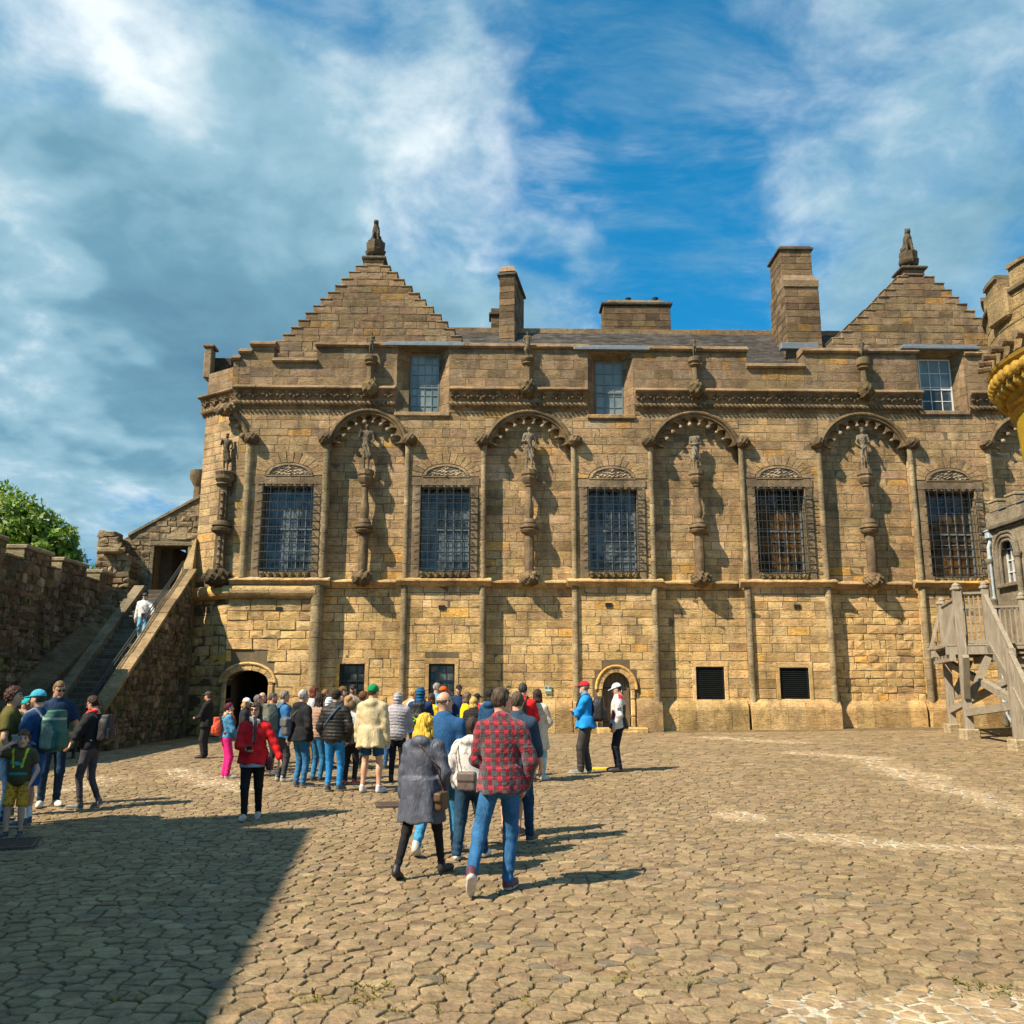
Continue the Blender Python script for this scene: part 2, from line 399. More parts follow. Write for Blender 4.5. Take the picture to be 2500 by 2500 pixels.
# ================================================================== ground and cobbles
MORTAR_SEG = [((1960, 1838), (2140, 1850)), ((2110, 1858), (2280, 1900)), ((2200, 1890), (2520, 1985)), ((1930, 2040), (2100, 2050)), ((2080, 2055), (2520, 2072)), ((1980, 2450), (2250, 2440)), ((2200, 2460), (2520, 2440)), ((2050, 2490), (2520, 2500)), ((480, 1895), (600, 1925)), ((1800, 1985), (1835, 1995)), ((1750, 1800), (1950, 1812)), ((130, 1935), (260, 1900)), ((430, 1880), (520, 1915))]
_ms = [(ground_at(*a)[:2], ground_at(*b)[:2]) for a, b in MORTAR_SEG]
def mortar_amount(x, y):
    out = np.zeros(np.shape(x))
    for a, b in _ms:
        d = b-a; t = np.clip(((x-a[0])*d[0]+(y-a[1])*d[1])/(d@d+1e-9), 0, 1)
        r = np.hypot(x-a[0]-t*d[0], y-a[1]-t*d[1])
        wd = 0.16+0.016*y
        wgl = 0.25*np.sin(3.1*x+1.7*y)+0.2*np.sin(7.3*x-4.1*y)
        out = np.maximum(out, np.clip(1.5-r/wd+wgl, 0, 1))
    return out
def hash2(i, j, k=0):
    v = np.sin(i*127.1+j*311.7+k*74.7)*43758.5453
    return v-np.floor(v)
def vnoise(x, j, seed, wl):
    q = x/wl; i = np.floor(q); f = q-i; f = f*f*(3-2*f)
    return hash2(i, j, seed)*(1-f)+hash2(i+1, j, seed)*f-0.5
# the ground sheet: reaches far past the walls, coarse outside the court
xs = np.concatenate([[-400, -150, -60], np.arange(-26, 24.01, 0.22), [60, 150, 400]])
ys = np.concatenate([[-300, -100, -30], np.arange(-6, 40.01, 0.22), [60, 120, 400, 900]])
GX, GY = np.meshgrid(xs, ys, indexing='ij')
GZ = gz(GX, GY)-0.015
ma = mortar_amount(GX, GY)
nn = 0.5+0.5*np.sin(GX*5.3+np.sin(GY*4.1))*np.sin(GY*6.7)
gc = np.array([0.185, 0.14, 0.075])[None, None]*(0.75+0.4*nn[..., None])
gc = gc*(1-ma[..., None])+np.array([0.52, 0.46, 0.35])*ma[..., None]
gzz = GZ+0.009*ma
a, b = len(xs), len(ys); idx = np.arange(a*b).reshape(a, b)
gf = np.stack([idx[:-1, :-1], idx[1:, :-1], idx[1:, 1:], idx[:-1, 1:]], -1).reshape(-1, 4)
m, g, b_ = material('cobbled_ground'); p = pos(g)
n1 = g.noise(p, 40, 4, 0.7); n2 = g.noise(p, 3, 5, 0.6); n3 = g.noise(scaled(g, p, (7.5, 7.0, 1)), 1.0, 3, 0.6)
f = g.mapr(g.math('ADD', n1, n2), 0.7, 1.3, 0.55, 1.3, False)
sc_ = g.node('ShaderNodeVectorMath', operation='SCALE'); g.put(sc_.inputs[0], attr_col(g)); g.put(sc_.inputs['Scale'], f)
moss = g.mapr(g.noise(p, 1.3, 5, 0.7), 0.60, 0.72)
vor = g.node('ShaderNodeTexVoronoi', feature='DISTANCE_TO_EDGE'); g.put(vor.inputs['Vector'], scaled(g, p, (5.6, 6.4, 1))); vor.inputs['Scale'].default_value = 1.0
yy = g.node('ShaderNodeSeparateXYZ'); g.put(yy.inputs[0], p)
far = g.mapr(yy.outputs[1], 34.0, 36.0)
stones = g.mix(g.mapr(vor.outputs['Distance'], 0.03, 0.10), (0.16, 0.12, 0.065, 1), g.ramp(n3, [(0.3, (0.195, 0.148, 0.082)), (0.7, (0.245, 0.187, 0.104))]))
near = g.mix(g.math('MULTIPLY', moss, 0.45), sc_.outputs[0], (0.13, 0.14, 0.03, 1))
g.put(b_.inputs['Base Color'], g.mix(far, near, stones)); b_.inputs['Roughness'].default_value = 0.95; b_.inputs['Specular IOR Level'].default_value = 0.15
bump(g, b_, g.math('ADD', n1, g.math('MULTIPLY', g.mapr(vor.outputs['Distance'], 0.0, 0.15), 1.2)), 0.8, 0.02)
ground = mk('ground', np.stack([GX, GY, gzz], -1).reshape(-1, 3), gf, m, col=gc.reshape(-1, 3), kind='structure')

m, g, b_ = material('cobblestone'); p = pos(g)
n1 = g.noise(p, 26, 3, 0.7); n2 = g.noise(p, 5, 3, 0.6); n3 = g.noise(p, 0.35, 3, 0.6)
f = g.mapr(g.math('ADD', g.math('MULTIPLY', n1, 0.7), n2), 0.55, 1.15, 0.55, 1.38, False)
cc = g.node('ShaderNodeVectorMath', operation='SCALE'); g.put(cc.inputs[0], attr_col(g)); g.put(cc.inputs['Scale'], f)
dk = g.mapr(n3, 0.45, 0.7)
c2 = g.mix(g.math('MULTIPLY', dk, 0.25), cc.outputs[0], (0.17, 0.125, 0.05, 1))
g.put(b_.inputs['Base Color'], c2); b_.inputs['Roughness'].default_value = 0.82; b_.inputs['Specular IOR Level'].default_value = 0.28
bump(g, b_, g.math('ADD', n1, g.math('MULTIPLY', n2, 1.4)), 0.9, 0.02)
M_COB = m
# irregular setts: cells of a jittered, roughly coursed point field, each cut by its neighbours with a joint left between
ROT = R(-4.0); cr_, sr_ = math.cos(ROT), math.sin(ROT)
rows = []; yrow = 2.2; j = 0
while yrow < 32.9:
    hrow = 0.138*(0.86+0.3*hash2(j, 3.3))*(1+max(0, (yrow-15)/11)); rows.append((yrow, hrow)); yrow += hrow; j += 1
RP = []
for j, (y0, hr) in enumerate(rows):
    hw = 0.62*y0+4.6; kf = 1+max(0, (y0-15)/12)
    wd = nr.uniform(0.105, 0.225, int(2*hw/0.15)+4)*kf; xb = -hw+np.cumsum(wd)-nr.uniform(0, .3); xb = xb[xb < hw]
    yb = y0+0.30*vnoise(xb, 0, 5, 2.8)+0.12*vnoise(xb, 3, 6, 0.9)+nr.uniform(-.27, .27, len(xb))*hr
    RP.append(np.stack([xb, yb], 1))
GROUPS = {}
for j in range(1, len(RP)-1):
    nb = [RP[k] for k in (j-1, j, j+1)]+([RP[j-2]] if j > 1 else [])+([RP[j+2]] if j+2 < len(RP) else [])
    hr = rows[j][1]
    for i, (cx_, cy_) in enumerate(RP[j]):
        cand = []
        for q in nb:
            k = np.searchsorted(q[:, 0], cx_); seg = q[max(0, k-3):k+3]; cand.append(seg)
        cand = np.concatenate(cand); dd_ = cand-(cx_, cy_); L2 = (dd_**2).sum(1); o_ = np.argsort(L2)[1:13]
        gap = rng.uniform(.0035, .0085)
        if cy_ > 13: gap *= 1.4
        poly = [(-.3, -.3), (.3, -.3), (.3, .3), (-.3, .3)] if hr < .2 else [(-.5, -.5), (.5, -.5), (.5, .5), (-.5, .5)]
        for (dx, dy), l2 in zip(dd_[o_].tolist(), L2[o_].tolist()):
            L = math.sqrt(l2)
            if L < 1e-4: continue
            nx_, ny_ = dx/L, dy/L; c_ = L/2-gap; out = []
            dprev = None; n_ = len(poly); ds = [x*nx_+y*ny_-c_ for x, y in poly]
            if max(ds) <= 0: continue
            for q in range(n_):
                d0, d1 = ds[q], ds[(q+1) % n_]; P0, P1 = poly[q], poly[(q+1) % n_]
                if d0 <= 0: out.append(P0)
                if (d0 < 0) != (d1 < 0) and d0 != d1:
                    t = d0/(d0-d1); out.append((P0[0]+(P1[0]-P0[0])*t, P0[1]+(P1[1]-P0[1])*t))
            poly = out
            if len(poly) < 3: break
        if len(poly) < 3: continue
        # merge corners that nearly coincide
        q = [poly[0]]
        for pt in poly[1:]:
            if (pt[0]-q[-1][0])**2+(pt[1]-q[-1][1])**2 > .012**2: q.append(pt)
        if len(q) > 3 and (q[0][0]-q[-1][0])**2+(q[0][1]-q[-1][1])**2 < .012**2: q.pop()
        if 3 <= len(q) <= 9: GROUPS.setdefault(len(q), []).append((cx_, cy_, q))
rot = np.array([[cr_, -sr_], [sr_, cr_]]); cells = []
for NK, L in GROUPS.items():
    n = len(L); cen = np.array([[c[0], c[1]] for c in L])[:, None, :]; rel = np.array([c[2] for c in L])
    cm = rel.mean(1, keepdims=True); cen = cen+cm; rel = rel-cm
    rel = rel*(1-.05*nr.random((n, NK, 1)))
    mo = mortar_amount((cen@rot.T)[..., 0], (cen@rot.T)[..., 1]); rel = rel*(1-.13*mo[..., None]*nr.uniform(.4, 1.2, (n, 1, 1)))
    C2 = cen@rot.T; r0 = rel@rot.T
    dz = nr.normal(0, 0.0030, (n, 1)); tx = nr.normal(0, 0.020, (n, 1)); ty = nr.normal(0, 0.020, (n, 1))
    def ring(sc, z):
        q = C2+r0*sc; zz = gz(q[..., 0], q[..., 1])+dz+z+tx*(r0*sc)[..., 0]+ty*(r0*sc)[..., 1]
        return np.concatenate([q, zz[..., None]], 2)
    V = np.concatenate([ring(1.0, -.035), ring(.985, -.0075), ring(.91, -.0005), np.concatenate([C2, (gz(C2[..., 0], C2[..., 1])+dz+nr.normal(0.001, 0.0025, (n, 1)))[..., None]], 2)], 1)
    bc = np.array([0.238, 0.174, 0.098])*nr.uniform(0.80, 1.18, (n, 1))*(1+.35*mo)+nr.normal(0, 0.0035, (n, 3))
    odd = nr.random(n); bc[odd < 0.025] = np.array([0.165, 0.135, 0.092]); bc[odd > 0.985] = np.array([0.31, 0.24, 0.13]); bc = np.clip(bc, .02, 1)
    fl = []
    for k in range(NK):
        k2 = (k+1) % NK
        fl += [[k, k2, NK+k2], [k, NK+k2, NK+k], [NK+k, NK+k2, 2*NK+k2], [NK+k, 2*NK+k2, 2*NK+k], [2*NK+k, 2*NK+k2, 3*NK]]
    cp = V[:, -1]-CAMP; dep = cp@_fw; pxx = 1250+F_PX*(cp@_rt)/dep; pyy = 1250-F_PX*(cp@_up)/dep
    ar = np.ptp(V[:, :, 0], 1)*np.ptp(V[:, :, 1], 1)/dep**3; ar[(pxx < -20) | (pxx > 2520) | (pyy > 2515)] = 0
    cells.append((V, bc, np.array(fl), ar, (pxx > -2600) & (pxx < 5100)))
thr = np.sort(np.concatenate([c[3] for c in cells]))[-300]
SV, SF, SCL, nb_ = [], [], [], 0
for V, bc, fl, ar, vis in cells:
    nv = V.shape[1]; ind = np.nonzero(ar >= thr)[0]; rest = np.nonzero((ar < thr) & vis)[0]
    for i in ind: mk('cobblestone', V[i], fl, M_COB, parent=ground, col=np.repeat(bc[i:i+1], nv, 0))
    SV.append(V[rest].reshape(-1, 3)); SF.append((fl[None]+(np.arange(len(rest))*nv)[:, None, None]).reshape(-1, 3)+nb_); SCL.append(np.repeat(bc[rest], nv, 0)); nb_ += len(rest)*nv
mk('cobblestone', np.concatenate(SV), np.concatenate(SF), M_COB, parent=ground, col=np.concatenate(SCL), kind='stuff')
# ================================================================== palace
PAL = thing('palace', 'long sandstone palace with five grilled windows, statue niches and stepped gables', 'palace', (2, 33, 0.5))
def kid(o):
    """parent a world-space part to the palace without moving it"""
    return pk(o, PAL)
def pk(o, par):
    o.parent = par; o.matrix_parent_inverse = Matrix.Translation(par.location).inverted() if par.rotation_euler.z == 0 else par.matrix_basis.inverted(); return o
def wz(py, px=1400, y=YF): return float(at(px, py, y)[2])
def wx(px, py, y=YF): return float(at(px, py, y)[0])
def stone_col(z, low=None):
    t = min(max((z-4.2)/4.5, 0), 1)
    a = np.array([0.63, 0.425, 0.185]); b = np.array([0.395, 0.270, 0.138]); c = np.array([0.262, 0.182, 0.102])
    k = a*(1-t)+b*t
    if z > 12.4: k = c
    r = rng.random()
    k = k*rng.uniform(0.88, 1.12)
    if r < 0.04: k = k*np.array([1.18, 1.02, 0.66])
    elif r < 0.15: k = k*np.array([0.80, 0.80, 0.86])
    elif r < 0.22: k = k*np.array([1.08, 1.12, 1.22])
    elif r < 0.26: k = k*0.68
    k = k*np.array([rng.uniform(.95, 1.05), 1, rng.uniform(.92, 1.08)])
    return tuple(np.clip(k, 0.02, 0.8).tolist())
class Blocks:
    def __init__(s): s.b = []
    def add(s, o, u, n, u0, u1, z0, z1, col, proud=0.02, rough=0.004, bul=0.004, gap=0.0026):
        o, u, n = np.asarray(o, float), np.asarray(u, float), np.asarray(n, float); zv = np.array([0, 0, 1.0])
        gp = gap*rng.uniform(0.6, 1.5); ins = min(0.013*rng.uniform(.5, 1.4), 0.25*(u1-u0), 0.25*(z1-z0))
        q = []
        for (a, b) in ((u0+gp, z0+gp), (u1-gp, z0+gp), (u1-gp, z1-gp), (u0+gp, z1-gp)): q.append(o+u*(a+rng.uniform(-1, 1)*rough)+zv*(b+rng.uniform(-1, 1)*rough)-n*0.012)
        for (a, b) in ((u0+gp+ins, z0+gp+ins), (u1-gp-ins, z0+gp+ins), (u1-gp-ins, z1-gp-ins), (u0+gp+ins, z1-gp-ins)):
            q.append(o+u*(a+rng.uniform(-1, 1)*rough*1.5)+zv*(b+rng.uniform(-1, 1)*rough*1.5)+n*(proud+rng.uniform(-1, 1)*rough))
        q.append(o+u*((u0+u1)/2+rng.uniform(-.2, .2)*(u1-u0))+zv*((z0+z1)/2)+n*(proud+bul*rng.uniform(-.6, 1.6)))
        s.b.append((np.array(q), col))
    FACES = np.array([[0, 1, 5], [0, 5, 4], [1, 2, 6], [1, 6, 5], [2, 3, 7], [2, 7, 6], [3, 0, 4], [3, 4, 7], [4, 5, 8], [5, 6, 8], [6, 7, 8], [7, 4, 8]])
    def emit(s, name, mat, parent, n_ind=300):
        V = np.array([b[0] for b in s.b]); C = np.array([b[1] for b in s.b])
        ctr = V.mean(1)-CAMP; dep = np.maximum(ctr@_fw, 0.1); px = 1250+F_PX*(ctr@_rt)/dep; py = 1250-F_PX*(ctr@_up)/dep
        e1 = np.linalg.norm(V[:, 1]-V[:, 0], axis=1)*np.linalg.norm(V[:, 3]-V[:, 0], axis=1)
        nrm = np.cross(V[:, 1]-V[:, 0], V[:, 3]-V[:, 0]); nrm /= np.linalg.norm(nrm, axis=1, keepdims=True)+1e-9
        fac = np.abs((nrm*ctr).sum(1))/np.linalg.norm(ctr, axis=1)
        ar = e1*fac/dep**2; ar[(px < 0) | (px > 2500) | (py < 0) | (py > 2500)] = 0
        od = np.argsort(-ar); ind = od[:n_ind]; rest = od[n_ind:]
        for i in ind:
            pk(mk(name, V[i], s.FACES, mat, col=np.repeat(C[i:i+1], 9, 0)), parent)
        if len(rest):
            f = (s.FACES[None]+(np.arange(len(rest))*9)[:, None, None]).reshape(-1, 3)
            pk(mk(name, V[rest].reshape(-1, 3), f, mat, col=np.repeat(C[rest], 9, 0), kind='stuff'), parent)
BL = Blocks()
def lay(B, o, u, n, u0, u1, z0, z1, holes=(), hmin=0.27, hmax=0.36, wmin=0.42, wmax=0.95, colf=stone_col, proud=(0.002, 0.009), rough=0.005, bul=0.006, seed=None, zs=None, span=None):
    if zs is None:
        zs = [z0]
        while zs[-1] < z1-0.08: zs.append(min(zs[-1]+rng.uniform(hmin, hmax), z1))
        if len(zs) > 2 and zs[-1]-zs[-2] < 0.12: zs.pop(-2)
    for a, b in zip(zs[:-1], zs[1:]):
        A, Z = (u0, u1) if span is None else span(a, b)
        free = [(A, Z)]
        for h in holes:
            if h[0] == 'arc':
                _, cx, cz, r = h; zm = a if a > cz else (b if b < cz else cz); 
                if abs(zm-cz) >= r: continue
                d = math.sqrt(r*r-(zm-cz)**2); ha, hb = cx-d, cx+d
            else:
                ha, hb, hc, hd = h
                if b <= hc+0.03 or a >= hd-0.03: continue
            nf = []
            for (p, q) in free:
                if hb <= p or ha >= q: nf.append((p, q)); continue
                if ha > p+0.03: nf.append((p, ha))
                if hb < q-0.03: nf.append((hb, q))
            free = nf
        for (p, q) in free:
            L = q-p; k = max(1, int(round(L/rng.uniform(wmin, wmax)*1.0)))
            cuts = sorted([p]+[p+L*(i+rng.uniform(-.28, .28))/k for i in range(1, k)]+[q])
            for c, d in zip(cuts[:-1], cuts[1:]):
                if d-c < 0.05: continue
                B.add(o, u, n, c, d, a, b, colf((a+b)/2), rng.uniform(*proud), rough, bul)
def core(mb, x0, x1, z0, z1, holes, y0, y1):
    xsv = sorted({x0, x1, *[min(max(v, x0), x1) for h in holes for v in h[:2]]}); zsv = sorted({z0, z1, *[min(max(v, z0), z1) for h in holes for v in h[2:]]})
    for a, b in zip(xsv[:-1], xsv[1:]):
        for c, d in zip(zsv[:-1], zsv[1:]):
            xm, zm = (a+b)/2, (c+d)/2
            if any(h[0] < xm < h[1] and h[2] < zm < h[3] for h in holes): continue
            mb.box(a, b, y0, y1, c, d)
UX = np.array([1.0, 0, 0]); NY = np.array([0, -1.0, 0])
ND = 0.34                                             # depth of the niches
P_PX = [((610.3, 1094), (588.6, 1409)), ((798.7, 1090), (791.4, 1409)), ((996, 1094), (985, 1409)), ((1183.4, 1094), (1181.6, 1409)), ((1398, 1094), (1402, 1409)), ((1590, 1094), (1599, 1409)), ((1806.5, 1090), (1821.7, 1409)), ((2000, 1094), (2021, 1413)), ((2218.5, 1101), (2247.5, 1416)), ((2414, 1101), (2429, 1250))]
PX_ = [(wx(*a)+wx(*b))/2 for a, b in P_PX]
PX_.append(PX_[-1]+3.3); PX_.append(PX_[-1]+3.0)
XR = PX_[-1]
Z_STR = wz(1418); Z_CAP = wz(1082); Z_ROPE = wz(1000); Z_SILL = wz(956); Z_PAR = wz(852); Z_COP = wz(843)
XL = wx(572, 1250)                                   # where the canted corner starts
# main windows
WIN = [(634, 766, 1183, 1394), (1024, 1149, 1186, 1394), (1434, 1559, 1191, 1394), (1846, 1971, 1190, 1398), (2266, 2390, 1196, 1408)]
WR = []
for a, b, c, d in WIN:
    cm = (c+d)/2; xm = (wx(a, cm)+wx(b, cm))/2; WR.append((xm-0.93, xm+0.93, wz(d, (a+b)/2), wz(c, (a+b)/2)))
LOWW = [(828, 890, 1621, 1703, 'n'), (1047, 1110, 1621, 1703, 'w'), (1700, 1769, 1628, 1713, 'n'), (1905, 1976, 1630, 1717, 'w')]
LR = []
for a, b, c, d, k in LOWW:
    y = YF+(ND if k == 'n' else 0); LR.append((wx(a, (c+d)/2, y), wx(b, (c+d)/2, y), wz(d, a, y), wz(c, a, y), k, y))
ARC_D = (wx(552, 1690), wx(654, 1690), -1.0, wz(1668), wz(1638))       # dark archway: x0,x1,bottom,spring,top
DOOR = (wx(1471, 1720), wx(1540, 1720), 0.2, wz(1683), wz(1641))
UW = [(1002, 1072, 866, 1016, 968, 1096, 848), (1453, 1520, 886, 1022, 1435, 1546, 858), (2244, 2322, 879, 1013, 2240, 2357, 856)]
UR = []
for a, b, c, d, ra, rb, rt in UW:
    y = YF+0.55; UR.append((wx(a, 940, y), wx(b, 940, y), wz(d, a, y)-0.02, wz(c, a, y), wx(ra, 950), wx(rb, 950), wz(rt, ra)))
mb = MB()
low_holes = [r[:4] for r in LR if r[4] == 'w']+[(ARC_D[0], ARC_D[1], -1.0, ARC_D[4])]+[(DOOR[0], DOOR[1], -1, DOOR[4])]
up_holes = [(u[4], u[5], u[2]-0.0, 99) for u in UR]
bays = [(XL, PX_[1], 0)]+[(PX_[2*i], PX_[2*i+1], i) for i in range(1, 5)]
for (a, b, i) in bays:
    hs_ = [WR[i]]+[h for h in low_holes if a < (h[0]+h[1])/2 < b]+up_holes
    core(mb, a, b, -0.5, Z_SILL, hs_, YF, YF+1.4)
NICH = [(PX_[1], PX_[2]), (PX_[3], PX_[4]), (PX_[5], PX_[6]), (PX_[7], PX_[8]), (PX_[9], PX_[10])]
for (a, b) in NICH:
    core(mb, a, b, -0.5, Z_ROPE, [r[:4] for r in LR if r[4] == 'n' and a < r[0] < b], YF+ND, YF+1.4)
kid(mb.build('wall', M_MORTAR))
# arches over the niches
def arch_of(a, b):
    top = Z_ROPE-0.08; cz0 = Z_CAP-0.02; hw = (b-a)/2-0.02; rise = top-cz0; Rr = (hw*hw+rise*rise)/(2*rise)
    return (a+b)/2, top-Rr, Rr, cz0
for (a, b) in NICH:
    mb = MB(); cx0, cz0, Rr, zc = arch_of(a, b); Ri = Rr-0.16
    pts = []
    t0 = math.asin(min(1, (zc-cz0)/Ri)); N = 18
    arcp = [(cx0+Ri*math.cos(t0+(math.pi-2*t0)*i/N), cz0+Ri*math.sin(t0+(math.pi-2*t0)*i/N)) for i in range(N+1)]
    for p0, p1 in zip(arcp[:-1], arcp[1:]):
        mb.prism([(p1[0], p1[1]), (p0[0], p0[1]), (p0[0], Z_SILL), (p1[0], Z_SILL)], YF+0.004, YF+ND)
    for s, p0 in ((a, arcp[-1]), (b, arcp[0])):
        x0, x1 = sorted((s, p0[0]))
        if x1-x0 > 0.01: mb.box(x0, x1, YF+0.004, YF+ND, zc-0.03, Z_SILL)
    kid(mb.build('wall', M_MORTAR))
# ---- laid stones
for (a, b, i) in bays:
    W = WR[i]
    hs_ = [(W[0]-0.30, W[1]+0.30, W[2]-0.35, W[3]+0.30), ('arc', (W[0]+W[1])/2, W[3]+0.0, 0.98)]
    for r in LR:
        if r[4] == 'w' and a < r[0] < b: hs_.append((r[0]-0.14, r[1]+0.14, r[2]-0.06, r[3]+0.18))
    for D_ in (ARC_D, DOOR):
        if a < (D_[0]+D_[1])/2 < b:
            w2 = (D_[1]-D_[0])/2; hs_ += [(D_[0]-0.2, D_[1]+0.2, -1, D_[3]), ('arc', (D_[0]+D_[1])/2, D_[3], max(w2, D_[4]-D_[3])+0.24)]
    hs_ += up_holes
    big = dict(hmin=0.30, hmax=0.44, wmin=0.55, wmax=0.95, rough=0.014, bul=0.03, proud=(0.015, 0.05)) if i == 0 else {}
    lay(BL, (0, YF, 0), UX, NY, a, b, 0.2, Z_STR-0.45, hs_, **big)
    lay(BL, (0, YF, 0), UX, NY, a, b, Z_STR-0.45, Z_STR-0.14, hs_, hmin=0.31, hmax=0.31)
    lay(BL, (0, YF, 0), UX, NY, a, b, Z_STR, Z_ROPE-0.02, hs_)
for (a, b) in NICH:
    hs_ = [(r[0]-0.12, r[1]+0.12, r[2]-0.06, r[3]+0.16) for r in LR if r[4] == 'n' and a < r[0] < b]
    rk = dict(rough=0.012, bul=0.02, proud=(0.012, 0.04), hmin=0.24, hmax=0.34, wmin=0.3, wmax=0.75) if a > 12 else {}
    lay(BL, (0, YF+ND, 0), UX, NY, a, b, 0.2, Z_STR-0.14, hs_, **rk)
    lay(BL, (0, YF+ND, 0), UX, NY, a, b, Z_STR, Z_ROPE-0.3, hs_)
    cx0, cz0, Rr, zc = arch_of(a, b)
    lay(BL, (0, YF+0.004, 0), UX, NY, a, b, zc, Z_ROPE-0.02, [('arc', cx0, cz0, Rr-0.06)]+up_holes)
# niche cheeks
for k, (a, b) in enumerate(NICH):
    for x, nx in ((a, 1), (b, -1)):
        lay(BL, (x, YF+0.02, 0), np.array([0, 1.0, 0]), np.array([nx, 0, 0.]), 0, ND-0.02, 0.3, Z_CAP, (), wmin=0.3, wmax=0.4)
# parapet with its notches
PARS = [(570, 585, 877), (585, 612, 861), (612, 668, 843), (668, 772, 882), (772, 968, 843), (1096, 1435, 843), (1546, 1824, 846), (1836, 1962, 886), (1962, 2240, 847), (2357, 2560, 850)]
mb = MB(); cop = MB(); YP = YF-0.02
Xprev = None
for (a, b, t) in PARS:
    x0, x1, zt = wx(a, 900), wx(b, 900), wz(t)
    if Xprev is not None and abs(Xprev-x0) < 0.25: x0 = Xprev
    Xprev = x1
    mb.box(x0, x1, YP, YP+0.55, Z_SILL-0.05, zt-0.16)
    lay(BL, (0, YP, 0), UX, NY, x0, x1, Z_SILL+0.16, zt-0.18, (), hmin=0.30, hmax=0.40)
    e = 0.05
    prof = [(-0.10, 0.0), (-0.16, 0.06), (-0.14, 0.12), (-0.04, 0.15), (-0.02, 0.21), (0.1, 0.27), (0.60, 0.27), (0.62, 0.0)]
    L = x1-x0+2*e; n = max(1, int(L/0.75)); 
    for q in range(n):
        xa = x0-e+L*q/n+0.005; xb = x0-e+L*(q+1)/n-0.005
        vs = [(x, YP+p[0]*rng.uniform(.94, 1.06), zt-0.18+p[1]) for x in (xa, xb) for p in prof]; m_ = len(prof)
        o = MB().add(vs, [list(range(m_))[::-1], list(range(m_, 2*m_))]+[[k, (k+1) % m_, (k+1) % m_+m_, k+m_] for k in range(m_)], stone_col(13)).build('coping_stone', M_STONE); kid(o)
kid(mb.build('parapet_wall', M_MORTAR))
# ---- cornice: weathered sill, carved leaf frieze, rope moulding
def leaf_mesh(seed):
    r_ = random.Random(seed); m_ = MB(); w_, h_ = 0.48, 0.36
    for k in range(5):
        an = math.pi*(0.08+0.84*k/4); L = 0.21*r_.uniform(.85, 1.15); cxl, czl = math.cos(an)*L*0.62, -0.10+math.sin(an)*L*0.8
        n = 7; ring = []
        for i in range(n):
            t = 2*math.pi*i/n; ring.append((cxl+math.cos(an)*0.10*math.cos(t)-math.sin(an)*0.055*math.sin(t), 0.0, czl+math.sin(an)*0.10*math.cos(t)+math.cos(an)*0.055*math.sin(t)))
        mid_ = [(0.55*(x-cxl)+cxl, -0.07*r_.uniform(.8, 1.3), 0.55*(z-czl)+czl) for x, y, z in ring]
        m_.add(ring+mid_+[(cxl, -0.095, czl)], [[i, (i+1) % n, n+(i+1) % n, n+i] for i in range(n)]+[[n+i, n+(i+1) % n, 2*n] for i in range(n)], (0.26, 0.20, 0.115))
    m_.add([(-.06, 0, -.17), (.06, 0, -.17), (.05, 0, -.02), (-.05, 0, -.02), (0, -.10, -.09)], [[0, 1, 4], [1, 2, 4], [2, 3, 4], [3, 0, 4]], (0.2, 0.16, 0.10))
    return m_
LEAVES = []
for s in range(4):
    q = leaf_mesh(s); o = mk('carved_leaf', q.v, q.f, M_CARVE, smooth=True, col=q.c); LEAVES.append(o.data); bpy.data.objects.remove(o)
CORN = [(572, 966, False), (1098, 1433, True), (1549, 2247, True), (2363, 2580, True)]
H_LEAF = (wz(985)+wz(957))/2; ZL0, ZL1 = wz(986)+0.02, wz(958)
def cornice(fn, L, ends=True):
    """fn(u, out, z) -> world point"""
    m_ = MB(); n = max(2, int(L/0.8))
    prof = [(0.0, Z_SILL+0.18), (0.06, Z_SILL+0.16), (0.33, Z_SILL+0.03), (0.36, Z_SILL-0.03), (0.33, Z_SILL-0.07), (0.20, Z_SILL-0.10), (0.13, ZL0+0.18), (0.10, ZL0), (0.14, ZL0-0.03), (0.08, ZL0-0.20), (0.0, ZL0-0.34)]
    for q in range(n):
        ua, ub = L*q/n+0.003, L*(q+1)/n-0.003; c_ = stone_col(13); k = len(prof); j1 = rng.uniform(.95, 1.05)
        vs = [fn(u, p[0]*j1, p[1]) for u in (ua, ub) for p in prof]
        m_.add(vs, [[i, i+1, k+i+1, k+i] for i in range(k-1)]+[list(range(k)), list(range(k, 2*k))[::-1]], c_)
    kid(m_.build('cornice', M_STONE))
    rp = MB(); nt = int(L/0.17); rr = 0.075
    for q in range(nt):                                # slanted strands of the rope
        u = L*(q+0.5)/nt; c_ = tuple((np.array((0.27, 0.215, 0.13))*rng.uniform(.7, 1.25)).tolist())
        pa = [fn(u-0.13+0.26*t, 0.08+rr*1.25*math.sin(math.pi*t), ZL0-0.12+rr*1.2*math.cos(math.pi*t)) for t in (0.02, 0.25, 0.5, 0.75, 0.98)]
        rp.tube(pa, [0.02, 0.05, 0.058, 0.05, 0.02], 6, c_)
    autosmooth(kid(rp.build('rope_moulding', M_CARVE)), 60)
    nl = max(1, int(L/0.47))
    for q in range(nl):
        u = L*(q+0.5)/nl; o = bpy.data.objects.new('carved_leaf', LEAVES[(q*7+nl) % 4]); COL.objects.link(o)
        a_ = np.array(fn(u, 0.14, (ZL0+ZL1)/2+0.02)); d_ = np.array(fn(u+0.1, 0.14, 0))-np.array(fn(u, 0.14, 0)); 
        o.location = a_.tolist(); o.rotation_euler = (R(-12), 0, math.atan2(d_[1], d_[0])); o.scale = (rng.uniform(.9, 1.1), 1.1, rng.uniform(.9, 1.1))
        o.parent = PAL; o.matrix_parent_inverse = Matrix.Translation(PAL.location).inverted()
